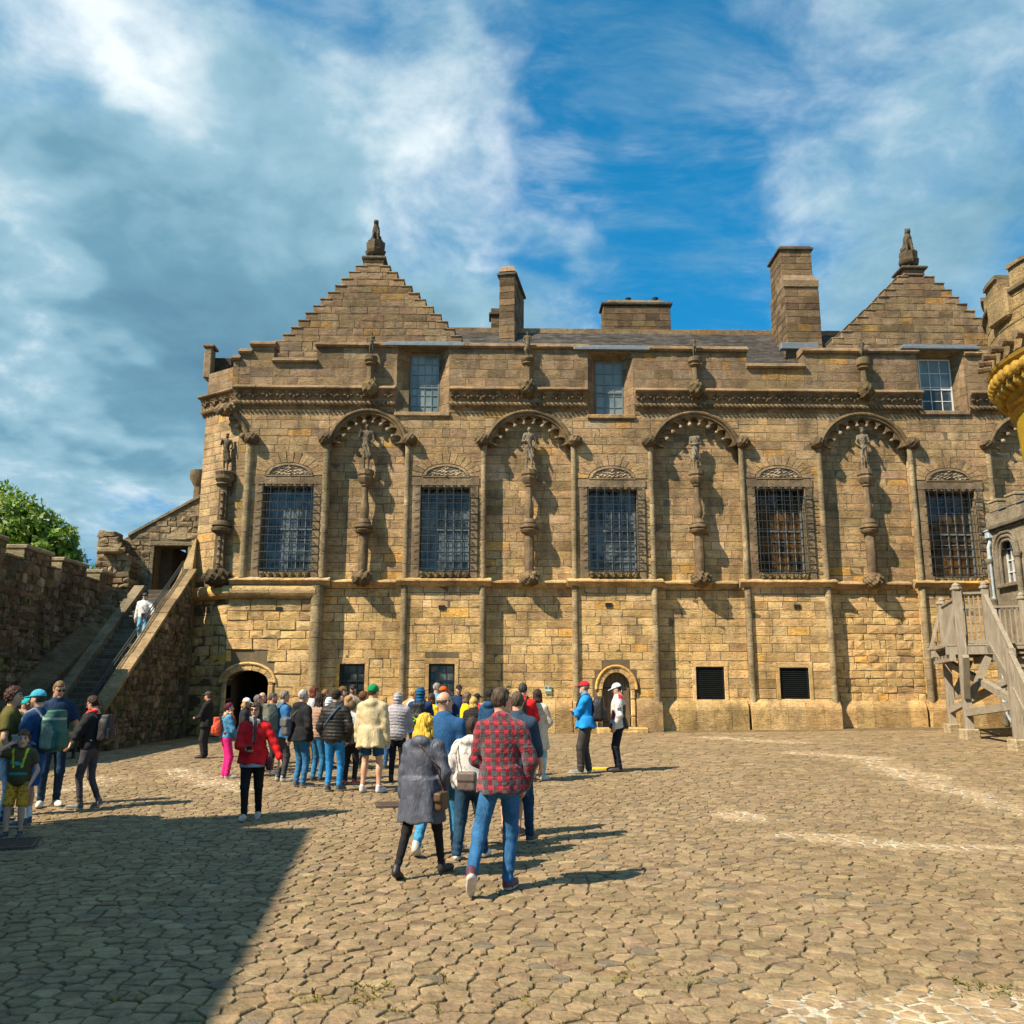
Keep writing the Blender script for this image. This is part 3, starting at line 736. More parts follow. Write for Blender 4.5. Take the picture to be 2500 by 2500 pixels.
for a, b, e in CORN:
    xa, xb = wx(a, 975), wx(b, 975); cornice(lambda u, o_, z, xa=xa: (xa+u, YF-o_, z), xb-xa)
# ---- canted left corner
CA = np.array([XL, YF]); CB = np.array([wx(497, 1100, YF+1.15), YF+1.15]); cu = CB-CA; CL = float(np.linalg.norm(cu)); cu = cu/CL; cn = np.array([cu[1], -cu[0]]);
if cn[1] > 0: cn = -cn
cu3 = np.array([-cu[0], -cu[1], 0]); cn3 = np.array([cn[0], cn[1], 0]); co = np.array([CB[0], CB[1], 0])
mb = MB()
poly = [(CA[0], CA[1]), (CB[0], CB[1]), (CB[0], CB[1]+7), (CA[0], CA[1]+7)]
vs = [(x, y, z) for z in (-0.5, Z_SILL+1.0) for x, y in poly]
mb.add(vs, [[3, 2, 1, 0], [4, 5, 6, 7], [0, 1, 5, 4], [1, 2, 6, 5], [2, 3, 7, 6], [3, 0, 4, 7]])
kid(mb.build('wall', M_MORTAR))
lay(BL, co, cu3, cn3, 0, CL, 0.0, Z_STR-0.5, (), hmin=0.3, hmax=0.42, wmin=0.4, wmax=0.7, rough=0.015, bul=0.03)
lay(BL, co, cu3, cn3, 0, CL, Z_STR, Z_ROPE-0.05, ())
lay(BL, co, cu3, cn3, 0, CL, Z_SILL+0.16, Z_SILL+1.0, (), hmin=0.3, hmax=0.34)
lay(BL, (CB[0], CB[1]+6.5, 0), np.array([0, -1.0, 0]), np.array([-1.0, 0, 0]), 0, 6.5, 0.3, Z_SILL+0.6, ())
cornice(lambda u, o_, z: (CB[0]-0.15+cu3[0]*u+cn[0]*o_, CB[1]+0.15+cu3[1]*u+cn[1]*o_, z), CL+0.15)
# stub of wall standing on the far corner of the parapet
q = at(495, 925, YF+1.3)
mb = MB(); x0, zt = float(q[0]), wz(856, 520, YF+1.6)
mb.box(x0, x0+0.30, YF+1.25, YF+1.75, Z_SILL+0.9, zt, 0.03, stone_col(13)); mb.box(x0+0.02, x0+0.95, YF+1.8, YF+2.3, Z_SILL+0.9, zt-0.22, 0.03, (0.07, 0.055, 0.035)); mb.box(x0-0.06, x0+0.40, YF+1.18, YF+1.82, zt, zt+0.12, 0.03, stone_col(13))
kid(mb.build('parapet_wall', M_STONE))
# ---- string course, plinth, pilasters
def moulding(name, xa, xb, y, prof, mat=M_STONE, seg=0.9, z0=0.0, colf=None):
    m_ = MB(); n = max(1, int((xb-xa)/seg))
    for q in range(n):
        a_, b_ = xa+(xb-xa)*q/n+0.004, xa+(xb-xa)*(q+1)/n-0.004; k = len(prof); jit = rng.uniform(.95, 1.04)
        vs = [(x, y-p[0]*jit, z0+p[1]+rng.uniform(-1, 1)*.006) for x in (a_, b_) for p in prof]
        m_.add(vs, [[i, i+1, k+i+1, k+i] for i in range(k-1)]+[list(range(k)), list(range(k, 2*k))[::-1]], (colf or stone_col)(z0 if z0 else 6))
    return kid(m_.build(name, mat))
sprof = [(0, 0.10), (0.10, 0.06), (0.26, 0.0), (0.27, -0.05), (0.20, -0.07), (0.15, -0.12), (0.10, -0.20), (0.0, -0.24)]
for (a, b, i) in bays: moulding('string_course', a-(0.0 if i == 0 else 0.28), b+0.28, YF, sprof, z0=Z_STR)
for (a, b) in NICH: moulding('string_course', a+0.285, b-0.285, YF+ND, sprof, z0=Z_STR-0.02)
rprof = [(0.0, 0.0)]+[(0.22*math.sin(t)+0.05, -0.21+0.24*math.cos(t)) for t in np.linspace(0.2, math.pi-0.1, 8)]+[(0, -0.48)]
moulding('roll_moulding', XL-0.2, PX_[1]-0.2, YF, rprof, z0=Z_STR-0.24, seg=1.2)
mb = MB(); 
for q in range(2):
    vs = [(CB[0]-0.1+cu3[0]*u+cn[0]*p[0], CB[1]+cu3[1]*u+cn[1]*p[0], Z_STR-0.24+p[1]) for u in (CL*q/2, CL*(q+1)/2) for p in rprof]; k = len(rprof)
    mb.add(vs, [[i, i+1, k+i+1, k+i] for i in range(k-1)]+[list(range(k)), list(range(k, 2*k))[::-1]], stone_col(6))
kid(mb.build('roll_moulding', M_STONE))
def plinth(a, b, y, out, zt):
    out *= .8
    prof = [(0, 0.12), (out*0.55, -0.02), (out*0.9, -0.16), (out, -0.26), (out+0.02, -1.6)]
    B2 = [h for h in (ARC_D, DOOR) if a < (h[0]+h[1])/2 < b]; segs = [(a, b)]
    for h in B2:
        segs = [s for p_, q_ in segs for s in ((p_, h[0]-0.2), (h[1]+0.2, q_)) if s[1]-s[0] > 0.1]
    for p_, q_ in segs: moulding('plinth', p_, q_, y, prof, M_STONE, 0.6, zt, lambda z: tuple((np.array(stone_col(1))*rng.uniform(.62, .85)).tolist()))
ZPL = wz(1714)
for (a, b, i) in bays: plinth(a-0.1, b+0.1, YF, 0.30, ZPL)
for (a, b) in NICH: plinth(a+0.11, b-0.11, YF+ND, 0.30, ZPL-0.02)
def pil_col(): return tuple((np.array((0.30, 0.235, 0.135))*rng.uniform(.75, 1.2)).tolist())
for k, x in enumerate(PX_[:10]):
    side = 1 if k % 2 else -1
    for (z0, z1, r0) in ((ZPL-0.05, Z_STR-0.22, 0.235 if k == 1 else 0.125), (Z_STR+0.06, Z_CAP-0.05, 0.15 if k in (0, 1) else 0.105)):
        if k == 0 and z0 < 3: continue
        m_ = MB(); z = z0
        while z < z1-0.02:
            h = min(rng.uniform(0.5, 0.9), z1-z); m_.lathe(x-side*(0.16 if r0 > .2 else 0.03), YF-0.01, [(r0*rng.uniform(.97, 1.03), z+0.006), (r0*rng.uniform(.97, 1.03), z+h-0.006)], 14, pil_col()); z += h
        autosmooth(kid(m_.build('pilaster', M_STONE)))
# ---- window surrounds, tympana, sashes and iron cages
def sash(x0, x1, z0, z1, y, nx, nz, fm, gm, parent, name='window', fw=0.05, split=None, blind=None):
    """window > frame, glazing_bar, pane"""
    w_ = bpy.data.objects.new(name, None); COL.objects.link(w_); w_.location = ((x0+x1)/2, y, z0); pk(w_, parent)
    w_.matrix_parent_inverse = Matrix.Translation(parent.location).inverted()
    def put(o): o.parent = w_; o.matrix_parent_inverse = Matrix.Translation(w_.location).inverted(); return o
    m_ = MB()
    m_.box(x0, x0+fw, y-0.05, y+0.04, z0, z1); m_.box(x1-fw, x1, y-0.05, y+0.04, z0, z1); m_.box(x0+fw, x1-fw, y-0.048, y+0.038, z0, z0+fw*1.3); m_.box(x0+fw, x1-fw, y-0.048, y+0.038, z1-fw, z1)
    zm = z0+(z1-z0)*(split or 0.5); m_.box(x0+fw, x1-fw, y-0.045, y+0.03, zm-0.03, zm+0.03)
    put(m_.build('frame', fm)); t = 0.013
    for i in range(1, nx):
        x = x0+(x1-x0)*i/nx; put(MB().box(x-t, x+t, y-0.028, y+0.005, z0+fw, zm-0.03).box(x-t, x+t, y-0.028, y+0.005, zm+0.03, z1-fw).build('glazing_bar', fm))
    for j in range(1, nz):
        z = z0+(z1-z0)*j/nz
        if abs(z-zm) < 0.06: continue
        put(MB().box(x0+fw, x1-fw, y-0.026, y+0.004, z-t, z+t).build('glazing_bar', fm))
    for i in range(nx):
        for j in range(nz):
            xa, xb = x0+(x1-x0)*i/nx, x0+(x1-x0)*(i+1)/nx; za, zb = z0+(z1-z0)*j/nz, z0+(z1-z0)*(j+1)/nz; tl = [rng.uniform(-.006, .006) for _ in range(3)]
            g_ = gm
            if blind and (za+zb)/2 > zm: g_ = blind
            put(mk('pane', [(xa, y+tl[0], za), (xb, y+tl[1], za), (xb, y+tl[1]+tl[2], zb), (xa, y+tl[0]+tl[2], zb)], [[0, 1, 2, 3]], g_))
    return w_
def grey_col(): return tuple((np.array((0.33, 0.275, 0.185))*rng.uniform(.8, 1.15)).tolist())
for i, W in enumerate(WR):
    x0, x1, z0, z1 = W; cxm = (x0+x1)/2
    m_ = MB(); yo = YF-0.035
    for s in (-1, 1):
        xa, xb = (x0-0.30, x0) if s < 0 else (x1, x1+0.30)
        z = z0-0.30
        while z < z1-0.02:
            h = min(rng.uniform(.45, .75), z1-z); m_.box(xa+0.003, xb-0.003, yo, YF+0.45, z+0.004, z+h-0.004, 0.012, grey_col()); z += h
    n = 3
    for q in range(n): m_.box(x0-0.34+(x1-x0+0.68)*q/n+0.003, x0-0.34+(x1-x0+0.68)*(q+1)/n-0.003, yo-0.008, YF+0.42, z1+0.003, z1+0.31, 0.012, grey_col())
    for q in range(3): m_.box(x0+(x1-x0)*q/3+0.003, x0+(x1-x0)*(q+1)/3-0.003, yo+0.004, YF+0.40, z0-0.30, z0-0.004, 0.012, grey_col())
    # carved scalloped edge under the lintel and over the sill
    for q in range(7):
        xc = x0+(x1-x0)*(q+0.5)/7; m_.lathe(xc, YF+0.05, [(0.03, z1-0.10), (0.11, z1-0.05), (0.12, z1-0.002)], 8, grey_col())
        m_.lathe(xc, YF-0.06, [(0.10, z0-0.24), (0.12, z0-0.14), (0.06, z0-0.06)], 8, (0.25, 0.21, 0.10))
    kid(m_.build('window_surround', M_CARVE))
    # tympanum: a low round-headed panel of carved relief
    tz = z1+0.36; tw = 0.86; th = 0.46; N = 16
    arc = [(cxm+tw*math.cos(math.pi*k/N), tz+th*math.sin(math.pi*k/N)) for k in range(N+1)]; arc2 = [(cxm+(tw-.13)*math.cos(math.pi*k/N), tz+0.04+(th-.12)*math.sin(math.pi*k/N)) for k in range(N+1)]
    m_ = MB(); m_.cur = (0.36, 0.30, 0.20)
    m_.strip([(x, YF-0.06, z) for x, z in arc], [(x, YF-0.075, z) for x, z in arc2]); m_.strip([(x, YF+0.02, z) for x, z in arc], [(x, YF-0.06, z) for x, z in arc]); m_.strip([(x, YF-0.075, z) for x, z in arc2], [(x, YF-0.0, z) for x, z in arc2])
    m_.box(cxm-tw-0.02, cxm+tw+0.02, YF-0.065, YF+0.02, tz-0.045, tz-0.002)
    kid(m_.build('tympanum', M_CARVE))
    def relief(X, Y, Z, i=i): 
        u, v_ = (X-cxm)/(tw-.13), (Z-tz-0.03)/(th-.12); r_ = np.sqrt(u*u+np.maximum(v_, 0)**2)
        wv = 0.035*np.sin(16*np.abs(u)*tw+5*v_+i)*np.cos(22*v_+7*np.abs(u))+0.03*np.sin(31*u*tw+i)*np.cos(19*v_)+0.05*np.exp(-(u/.16)**2)
        return np.maximum(np.maximum(np.abs(Y-YF-0.01)-0.03-np.maximum(wv, -0.01), r_-1), tz+0.01-Z)*0.5+0*Y
    v, f = sdf_mesh(relief, (cxm-tw, YF-0.10, tz), (cxm+tw, YF+0.05, tz+th), 0.024)
    kid(mk('carved_relief', v, f, M_CARVE, smooth=True, col=np.tile((0.50, 0.44, 0.33), (len(v), 1))))
    # relieving arch of radial stones
    for k in range(13):
        a0, a1 = math.pi*(k+0.06)/13, math.pi*(k+0.94)/13; pr = rng.uniform(.014, .028)
        pp = [(cxm+rx*math.cos(a_), tz+rz*math.sin(a_)) for rx, rz, a_ in ((0.90, 0.50, a0), (1.30, 0.92, a0), (1.30, 0.92, a1), (0.90, 0.50, a1))]
        if min(p_[0] for p_ in pp) > PX_[2*i]+0.1 and max(p_[0] for p_ in pp) < PX_[2*i+1]-0.1:
            kid(MB().prism(pp, YF-pr, YF+0.02, stone_col(10.5)).build('voussoir', M_STONE))
    sash(x0+0.03, x1-0.03, z0+0.0, z1-0.0, YF+0.42, 6, 8, M_GREYP, M_GLASSB if i in (3, 4) else M_GLASS, PAL)
    # iron cage standing proud of the wall
    cage = bpy.data.objects.new('window_grille', None); COL.objects.link(cage); cage.location = (cxm, YF-0.2, z0); pk(cage, PAL); cage.matrix_parent_inverse = Matrix.Translation(PAL.location).inverted()
    def put(o): o.parent = cage; o.matrix_parent_inverse = Matrix.Translation(cage.location).inverted(); return o
    yg = YF-0.24; t = 0.0145; gx0, gx1 = x0+0.02, x1-0.02
    for k in range(7):
        x = gx0+(gx1-gx0)*k/6; put(MB().tube([(x, YF+0.02, z1+0.05), (x, yg, z1-0.03), (x, yg, z0+0.10), (x, yg, z0-0.02), (x, YF-0.03, z0-0.22)], t, 6).build('bar', M_IRON))
    for k in range(11):
        z = z0+0.06+(z1-z0-0.16)*k/10
        put(MB().tube([(gx0+0.02, YF-0.03, z+0.13), (gx0-0.2, yg+0.01, z), (gx1+0.2, yg+0.01, z), (gx1+0.05, YF-0.03, z+0.13)], t, 6).build('bar', M_IRON))
# ---- low windows, louvres, doors
M_LOUV = plain('black_louvre_paint', (0.010, 0.014, 0.014), 0.4, 0, 0.3, 5)
for k, (x0, x1, z0, z1, kd, y) in enumerate(LR):
    m_ = MB(); c_ = stone_col
    m_.box(x0-0.14, x0, y-0.03, y+0.3, z0, z1, 0.012, c_(3)); m_.box(x1, x1+0.14, y-0.03, y+0.3, z0, z1, 0.012, c_(3)); m_.box(x0-0.16, x1+0.16, y-0.025, y+0.3, z1+0.002, z1+0.2, 0.012, c_(3)); m_.box(x0-0.05, x1+0.05, y-0.05, y+0.3, z0-0.10, z0-0.003, 0.012, c_(3))
    kid(m_.build('window_surround', M_STONE))
    if k < 2: sash(x0, x1, z0, z1, y+0.16, 3, 4, M_BLACKP, M_GLASS, PAL, fw=0.06)
    else:
        lv = bpy.data.objects.new('louvre_window', None); COL.objects.link(lv); lv.location = ((x0+x1)/2, y, z0); pk(lv, PAL); lv.matrix_parent_inverse = Matrix.Translation(PAL.location).inverted()
        def put(o): o.parent = lv; o.matrix_parent_inverse = Matrix.Translation(lv.location).inverted()
        put(MB().box(x0, x1, y+0.14, y+0.2, z0, z1).build('back_panel', M_DARK))
        put(MB().box(x0, x0+.05, y+0.02, y+0.13, z0, z1).box(x1-.05, x1, y+0.02, y+0.13, z0, z1).box(x0+.05, x1-.05, y+0.022, y+0.13, z1-.05, z1).box(x0+.05, x1-.05, y+0.022, y+0.13, z0, z0+.04).build('frame', M_LOUV))
        ns = 16
        for q in range(ns):
            z = z0+0.05+(z1-z0-0.12)*q/ns; put(MB().add([(x0+.05, y+0.03, z), (x1-.05, y+0.03, z), (x1-.05, y+0.12, z+0.075), (x0+.05, y+0.12, z+0.075), (x0+.05, y+0.035, z-.012), (x1-.05, y+0.035, z-.012), (x1-.05, y+0.125, z+0.062), (x0+.05, y+0.125, z+0.062)], [[0, 1, 2, 3], [7, 6, 5, 4], [0, 4, 5, 1], [2, 6, 7, 3]]).build('slat', M_LOUV))
def arch_frame(D_, y, thick, wd, out, col_z=3, ogee=0.0):
    x0, x1, zb, zs, zt = D_; cx_ = (x0+x1)/2; w2 = (x1-x0)/2; rise = zt-zs; N = 9
    zb = max(zb, float(gz(cx_, y))-0.05)
    z = zb
    while z < zs-0.03:
        h = min(rng.uniform(.4, .6), zs-z)
        for s in (-1, 1):
            xa, xb = (x0-wd, x0) if s < 0 else (x1, x1+wd)
            kid(MB().box(xa, xb, y-out, y+thick, z+.004, z+h-.004, 0.035, stone_col(col_z)).build('jamb_stone', M_STONE))
        z += h
    for k in range(N):
        a0, a1 = math.pi*k/N+.012, math.pi*(k+1)/N-.012
        pp = [(cx_+(w2+e)*math.cos(a_), zs+(rise+e)*math.sin(a_)) for e, a_ in ((0, a0), (wd, a0), (wd, (a0+a1)/2), (wd, a1), (0, a1), (0, (a0+a1)/2))]
        pp = [pp[0], pp[1], pp[2], pp[3], pp[4], pp[5]]
        kid(MB().prism(pp, y-out, y+thick, stone_col(col_z)).build('voussoir', M_STONE))
    N2 = 20; hood = MB(); hood.tube([(cx_+(w2+wd+.05)*math.cos(math.pi*k/N2), y-out, zs+(rise+wd+.05)*math.sin(math.pi*k/N2)) for k in range(N2+1)], 0.05, 8, stone_col(col_z)); autosmooth(kid(hood.build('hood_mould', M_STONE)))
    # fill between the arch and the square opening behind it
    m_ = MB()
    for s in (0, 1):
        for k in range(6):
            a0, a1 = math.pi/2*k/6, math.pi/2*(k+1)/6
            if s: a0, a1 = math.pi-a1, math.pi-a0
            p0, p1 = (cx_+w2*math.cos(a0), zs+rise*math.sin(a0)), (cx_+w2*math.cos(a1), zs+rise*math.sin(a1))
            m_.prism([(p1[0], p1[1]), (p0[0], p0[1]), (p0[0], zt+.02), (p1[0], zt+.02)], y+.012, y+thick)
    kid(m_.build('wall', M_MORTAR))
arch_frame(ARC_D, YF, 0.6, 0.19, 0.06); arch_frame(DOOR, YF, 0.4, 0.17, 0.06)
# the dark passage behind the archway and the plank door
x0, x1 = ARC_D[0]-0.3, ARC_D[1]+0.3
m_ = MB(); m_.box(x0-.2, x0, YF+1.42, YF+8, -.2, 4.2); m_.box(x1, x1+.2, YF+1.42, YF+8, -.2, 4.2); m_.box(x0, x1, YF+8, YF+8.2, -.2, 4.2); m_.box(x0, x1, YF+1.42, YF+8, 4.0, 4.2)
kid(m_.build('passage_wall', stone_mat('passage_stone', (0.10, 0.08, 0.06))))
def wood_mat(name, c0, c1, sc=(3, 3, 1.2), rough=0.8, axis='Z'):
    m, g, b = material(name); p = objc(g) if False else pos(g)
    sv = {'Z': (26, 26, 1.6), 'X': (1.6, 26, 26), 'Y': (26, 1.6, 26)}[axis]
    n = g.noise(scaled(g, p, sv), 1.0, 5, 0.6, 0.8); n2 = g.noise(p, 2.0, 4, 0.6)
    c = g.ramp(g.math('ADD', g.math('MULTIPLY', n, 0.7), g.math('MULTIPLY', n2, 0.3)), [(0.3, c0), (0.7, c1)])
    g.put(b.inputs['Base Color'], c); b.inputs['Roughness'].default_value = rough; b.inputs['Specular IOR Level'].default_value = 0.25
    bump(g, b, n, 0.8, 0.006); return m
M_DOORW = wood_mat('weathered_door_wood', (0.10, 0.075, 0.045), (0.20, 0.15, 0.09))
dz0 = float(gz(DOOR[0], YF)); npk = 6
dr = bpy.data.objects.new('door', None); COL.objects.link(dr); dr.location = ((DOOR[0]+DOOR[1])/2, YF+0.2, dz0); pk(dr, PAL); dr.matrix_parent_inverse = Matrix.Translation(PAL.location).inverted()
for k in range(npk):
    xa, xb = DOOR[0]+(DOOR[1]-DOOR[0])*k/npk, DOOR[0]+(DOOR[1]-DOOR[0])*(k+1)/npk
    o = MB().box(xa+.003, xb-.003, YF+0.22+rng.uniform(0, .008), YF+0.30, dz0, DOOR[4], 0.006).build('plank', M_DOORW); o.parent = dr; o.matrix_parent_inverse = Matrix.Translation(dr.location).inverted()
for zf in (0.3, 1.5):
    o = MB().box(DOOR[0]+.03, DOOR[1]-.15, YF+0.19, YF+0.216, dz0+zf, dz0+zf+.06).build('hinge', M_IRON); o.parent = dr; o.matrix_parent_inverse = Matrix.Translation(dr.location).inverted()
for x0s, x1s, zt_, out in ((DOOR[0]-.25, DOOR[1]+.5, dz0+.16, .75), (DOOR[0]+.25, DOOR[1]+.1, dz0+.06, 1.05)):
    kid(MB().box(x0s, x1s, YF-out, YF+.2, dz0-.2, zt_, .03, stone_col(2)).build('door_step', M_STONE))
for (px, py, y) in ((683, 1487, YF), (1079, 1483, YF), (1486, 1477, YF), (1946, 1481, YF)):
    x, z = wx(px, py, y), wz(py, px, y); kid(MB().box(x-.12, x+.12, y-.045, y-.02, z-.075, z+.075).build('vent', M_DARK))
# ---- upper windows in their splayed recesses
for k, (x0, x1, z0, z1, ra, rb, zt) in enumerate(UR):
    yg = YF+0.55; m_ = MB(); zb = z0
    for s, (xo, xi) in ((-1, (ra, x0)), (1, (rb, x1))):
        z = zb
        while z < zt-.02:
            h = min(rng.uniform(.3, .5), zt-z); f_ = 0.5+rng.uniform(-.12, .12)
            for (fa_, fb_) in ((0, f_), (f_, 1)):
                pa = (xo+(xi-xo)*fa_, YP-0.01+(yg-YP+.01)*fa_); pb = (xo+(xi-xo)*fb_, YP-.01+(yg-YP+.01)*fb_)
                nx_, ny_ = pb[1]-pa[1], -(pb[0]-pa[0]); l_ = math.hypot(nx_, ny_); 
                if nx_*(-s) < 0: nx_, ny_ = -nx_, -ny_
                d_ = rng.uniform(-.004, .010); ox, oy = nx_/l_*d_, ny_/l_*d_
                vs = [(pa[0]+ox, pa[1]+oy, z+.005), (pb[0]+ox, pb[1]+oy, z+.005), (pb[0]+ox, pb[1]+oy, z+h-.005), (pa[0]+ox, pa[1]+oy, z+h-.005)]
                bk = (s*0.35, 0.02); vs2 = [(v[0]+bk[0], v[1]+bk[1], v[2]) for v in vs]
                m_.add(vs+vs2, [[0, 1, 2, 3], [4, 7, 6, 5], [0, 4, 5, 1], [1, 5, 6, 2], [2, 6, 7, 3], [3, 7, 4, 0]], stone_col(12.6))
            z += h
    m_.add([(ra, YP, zt), (rb, YP, zt), (x1, yg, z1+.06), (x0, yg, z1+.06)], [[0, 1, 2, 3]], (0.22, 0.17, 0.10))
    m_.box(x0, x1, yg-.02, yg+.3, z1, z1+.10, 0, (0.22, 0.16, 0.09))
    m_.box(ra-.05, rb+.05, YF-.10, YF+.6, zb-.16, zb-.004, .02, stone_col(12))
    kid(m_.build('window_reveal', M_STONE))
    sash(x0, x1, z0, z1, yg, 4 if k == 0 else 3, (6, 5, 4)[k], (M_GREYP, M_GREYP, M_WHITE)[k], (M_GLASSG, M_GLASSG, M_GLASS)[k], PAL, split=0.46, fw=0.045, blind=M_GLASSG if k == 2 else None)
    la, lb = ((938, 1135), (1399, 1585), (2195, 2387))[k]
    xa, xb = wx(la, 848), wx(lb, 848)
    kid(MB().box(xa, xb, YP-.17, YF+.8, zt+.012, zt+.14, .02).box(xa+.12, xb-.12, YP-.10, YF+1.2, zt+.142, zt+.22, .02).build('lead_cap', M_LEAD))
    kid(MB().box(ra-.3, rb+.3, YF+.8, YF+1.5, zb-1, zt+.2).build('wall', M_MORTAR))
# ---- niche columns, capitals, cusped arches
def shaft_lathe(m_, x, y, prof, col, n=18, lobes=0, amp=0.0, tw=0.0):
    m_.lathe(x, y, prof, n, col, lobes=lobes, amp=amp, twist=tw)
def carved_boss(c, r, seed, h=0.05, mat=M_CARVE, col=(0.25, 0.20, 0.12), name='carved_boss', squash=(1, 1, 1)):
    def fn(X, Y, Z):
        d = s_ell(X, Y, Z, c, (r*squash[0], r*squash[1], r*squash[2]))
        rr = random.Random(seed)
        for k in range(7):
            a = rr.uniform(0, 6.28); b_ = rr.uniform(-.9, .9); q = (c[0]+r*squash[0]*.75*math.cos(a)*math.cos(b_), c[1]-r*squash[1]*.55*abs(math.sin(a))*math.cos(b_), c[2]+r*squash[2]*.75*math.sin(b_))
            d = smin(d, s_ell(X, Y, Z, q, (r*rr.uniform(.22, .42),)*3), r*.12)
        return d+r*0.15*wob(X, Y, Z, 5.5/r, seed)+r*.06*wob(X, Y, Z, 13/r, seed+2)
    e = np.array(squash)*r*1.45
    v, f = sdf_mesh(fn, np.array(c)-e, np.array(c)+e, h)
    return mk(name, v, f, mat, smooth=True, col=np.tile(col, (len(v), 1))*nr.uniform(.8, 1.15))
COLS = [(889, 1282, 1046), (1292, 1284, 1043), (1705, 1287, 1060), (2122, 1290, 1047)]
NCOL = []
for k, (px, py, tp) in enumerate(COLS):
    x = wx(px, py); y = YF-0.02; zb = wz(1408); zc0, zc1 = wz(1302, px), wz(1268, px); zk0, zk1 = wz(1188, px), wz(1149, px)
    m_ = MB(); c_ = (0.26, 0.21, 0.135)
    m_.lathe(x, y, [(0.15, zb), (0.175, zb+.1), (0.18, (zb+zc0)/2), (0.165, zc0-.02)], 20, c_, lobes=8 if k != 3 else 6, amp=0.05, twist=9.0 if k == 3 else 2.0)
    m_.lathe(x, y, [(0.17, zc0-.04), (0.30, zc0+.02), (0.345, zc0+.10), (0.28, zc0+.14), (0.35, zc0+.20), (0.34, zc0+.28), (0.24, zc0+.32), (0.26, zc0+.38), (0.2, zc1)], 20, c_)
    up_ = [(0.13, zc1-.01), (0.175, zc1+.22), (0.165, zc1+.45), (0.12, zc1+.75), (0.105, zk0)]
    m_.lathe(x, y, up_, 20, c_, lobes=7, amp=0.06, twist=3.0 if k % 2 else -2.5)
    m_.lathe(x, y, [(0.11, zk0-.02), (0.16, zk0+.02), (0.15, zk0+.06), (0.24, zk0+.16), (0.285, zk0+.32), (0.25, zk0+.38), (0.30, zk0+.45), (0.28, zk1)], 20, c_, lobes=8, amp=0.06)
    kid(autosmooth(m_.build('carved_column', M_CARVE), 35)); kid(carved_boss((x, y-.02, Z_STR+.06), 0.36, k+3, 0.028, squash=(1, .9, .8)))
    NCOL.append((x, y, zk1, wz(tp, px)))
CORN_COL = []
for k, (a, b) in enumerate(NICH):
    cx0, cz0, Rr, zc = arch_of(a, b)
    # moulded arch with hanging cusps
    t0 = math.asin((zc-cz0)/Rr)+0.02; N = 28; th = [t0+(math.pi-2*t0)*i/N for i in range(N+1)]
    for rr, yy, rad in ((Rr-.02, YF-.07, .07), (Rr-.13, YF-.03, .05), (Rr+.06, YF-.03, .035)):
        autosmooth(kid(MB().tube([(cx0+rr*math.cos(t), yy, cz0+rr*math.sin(t)) for t in th], rad, 8, (0.27, 0.215, 0.125)).build('arch_moulding', M_CARVE)))
    m_ = MB(); nc = 9; m_.cur = (0.27, 0.22, 0.135); Rc = Rr-.16; tips = []
    span = math.pi-2*t0
    for q in range(nc):
        a0 = t0+span*q/nc; a1 = t0+span*(q+1)/nc; out = []; inn = []
        for i in range(9):
            t = a0+(a1-a0)*i/8; dep = 0.30*(1-math.sqrt(max(0, 1-((i-4)/4.0)**2)))**0.8+0.02
            out.append((Rc+.03, t)); inn.append((Rc-dep, t))
        for (r0, ta), (r1, tb), (s0, _), (s1, _) in zip(inn[:-1], inn[1:], out[:-1], out[1:]):
            pp = [(cx0+r0*math.cos(ta), cz0+r0*math.sin(ta)), (cx0+s0*math.cos(ta), cz0+s0*math.sin(ta)), (cx0+s1*math.cos(tb), cz0+s1*math.sin(tb)), (cx0+r1*math.cos(tb), cz0+r1*math.sin(tb))]
            m_.prism(pp, YF+.0, YF+.16)
        if q: tips.append(a0)
    kid(m_.build('arch_cusp', M_CARVE))
    for q, t in enumerate(tips):
        r_ = Rc-.30; kid(carved_boss((cx0+r_*math.cos(t), YF+.02, cz0+r_*math.sin(t)), 0.055+.03*rng.random(), q*3+k*7, 0.017, col=(0.45, 0.40, 0.30)))
for k, x in enumerate(PX_[:10]):
    side = 1 if k % 2 else -1
    kid(carved_boss((x-side*.10, YF-.10, Z_CAP+.06), 0.23, 20+k, 0.024, squash=(1.15, 1.25, 1.0), col=(0.20, 0.165, 0.10)))
# half arch and column of the canted corner
bx, bz = wx(562, 1008), wz(1010)
a0 = np.array([bx, YF-.12, bz]); a1 = np.array([PX_[0]-.05, YF-.06, Z_CAP+.12])
pth = [a0+(a1-a0)*t+np.array([0.0, 0, 0.16*math.sin(math.pi*t)]) for t in np.linspace(0, 1, 8)]
autosmooth(kid(MB().tube(pth, 0.10, 8, (0.27, 0.215, 0.125)).build('arch_moulding', M_CARVE)))
for q in (2, 4, 6): kid(carved_boss(tuple((pth[q]+np.array([-.1, 0, -.16])).tolist()), 0.12, q, 0.03))
kid(carved_boss(tuple((a0+np.array([-.1, 0, 0])).tolist()), 0.34, 77, 0.035, squash=(1.2, 1, .7)))
xk, yk = wx(541, 1288, YF-.05), YF-.05; m_ = MB(); c_ = (0.24, 0.20, 0.13)
zb, zc0, zc1, zk0, zk1 = wz(1400), wz(1302, 540), wz(1278, 540), wz(1188, 540), wz(1152, 540)
m_.lathe(xk, yk, [(0.24, zb), (0.22, zc0)], 4, c_, a0=math.pi/4, a1=2*math.pi+math.pi/4); m_.lathe(xk, yk, [(0.24, zc0-.02), (0.36, zc0+.06), (0.38, zc0+.16), (0.30, zc0+.2), (0.36, zc0+.26), (0.3, zc1+.06)], 18, c_)
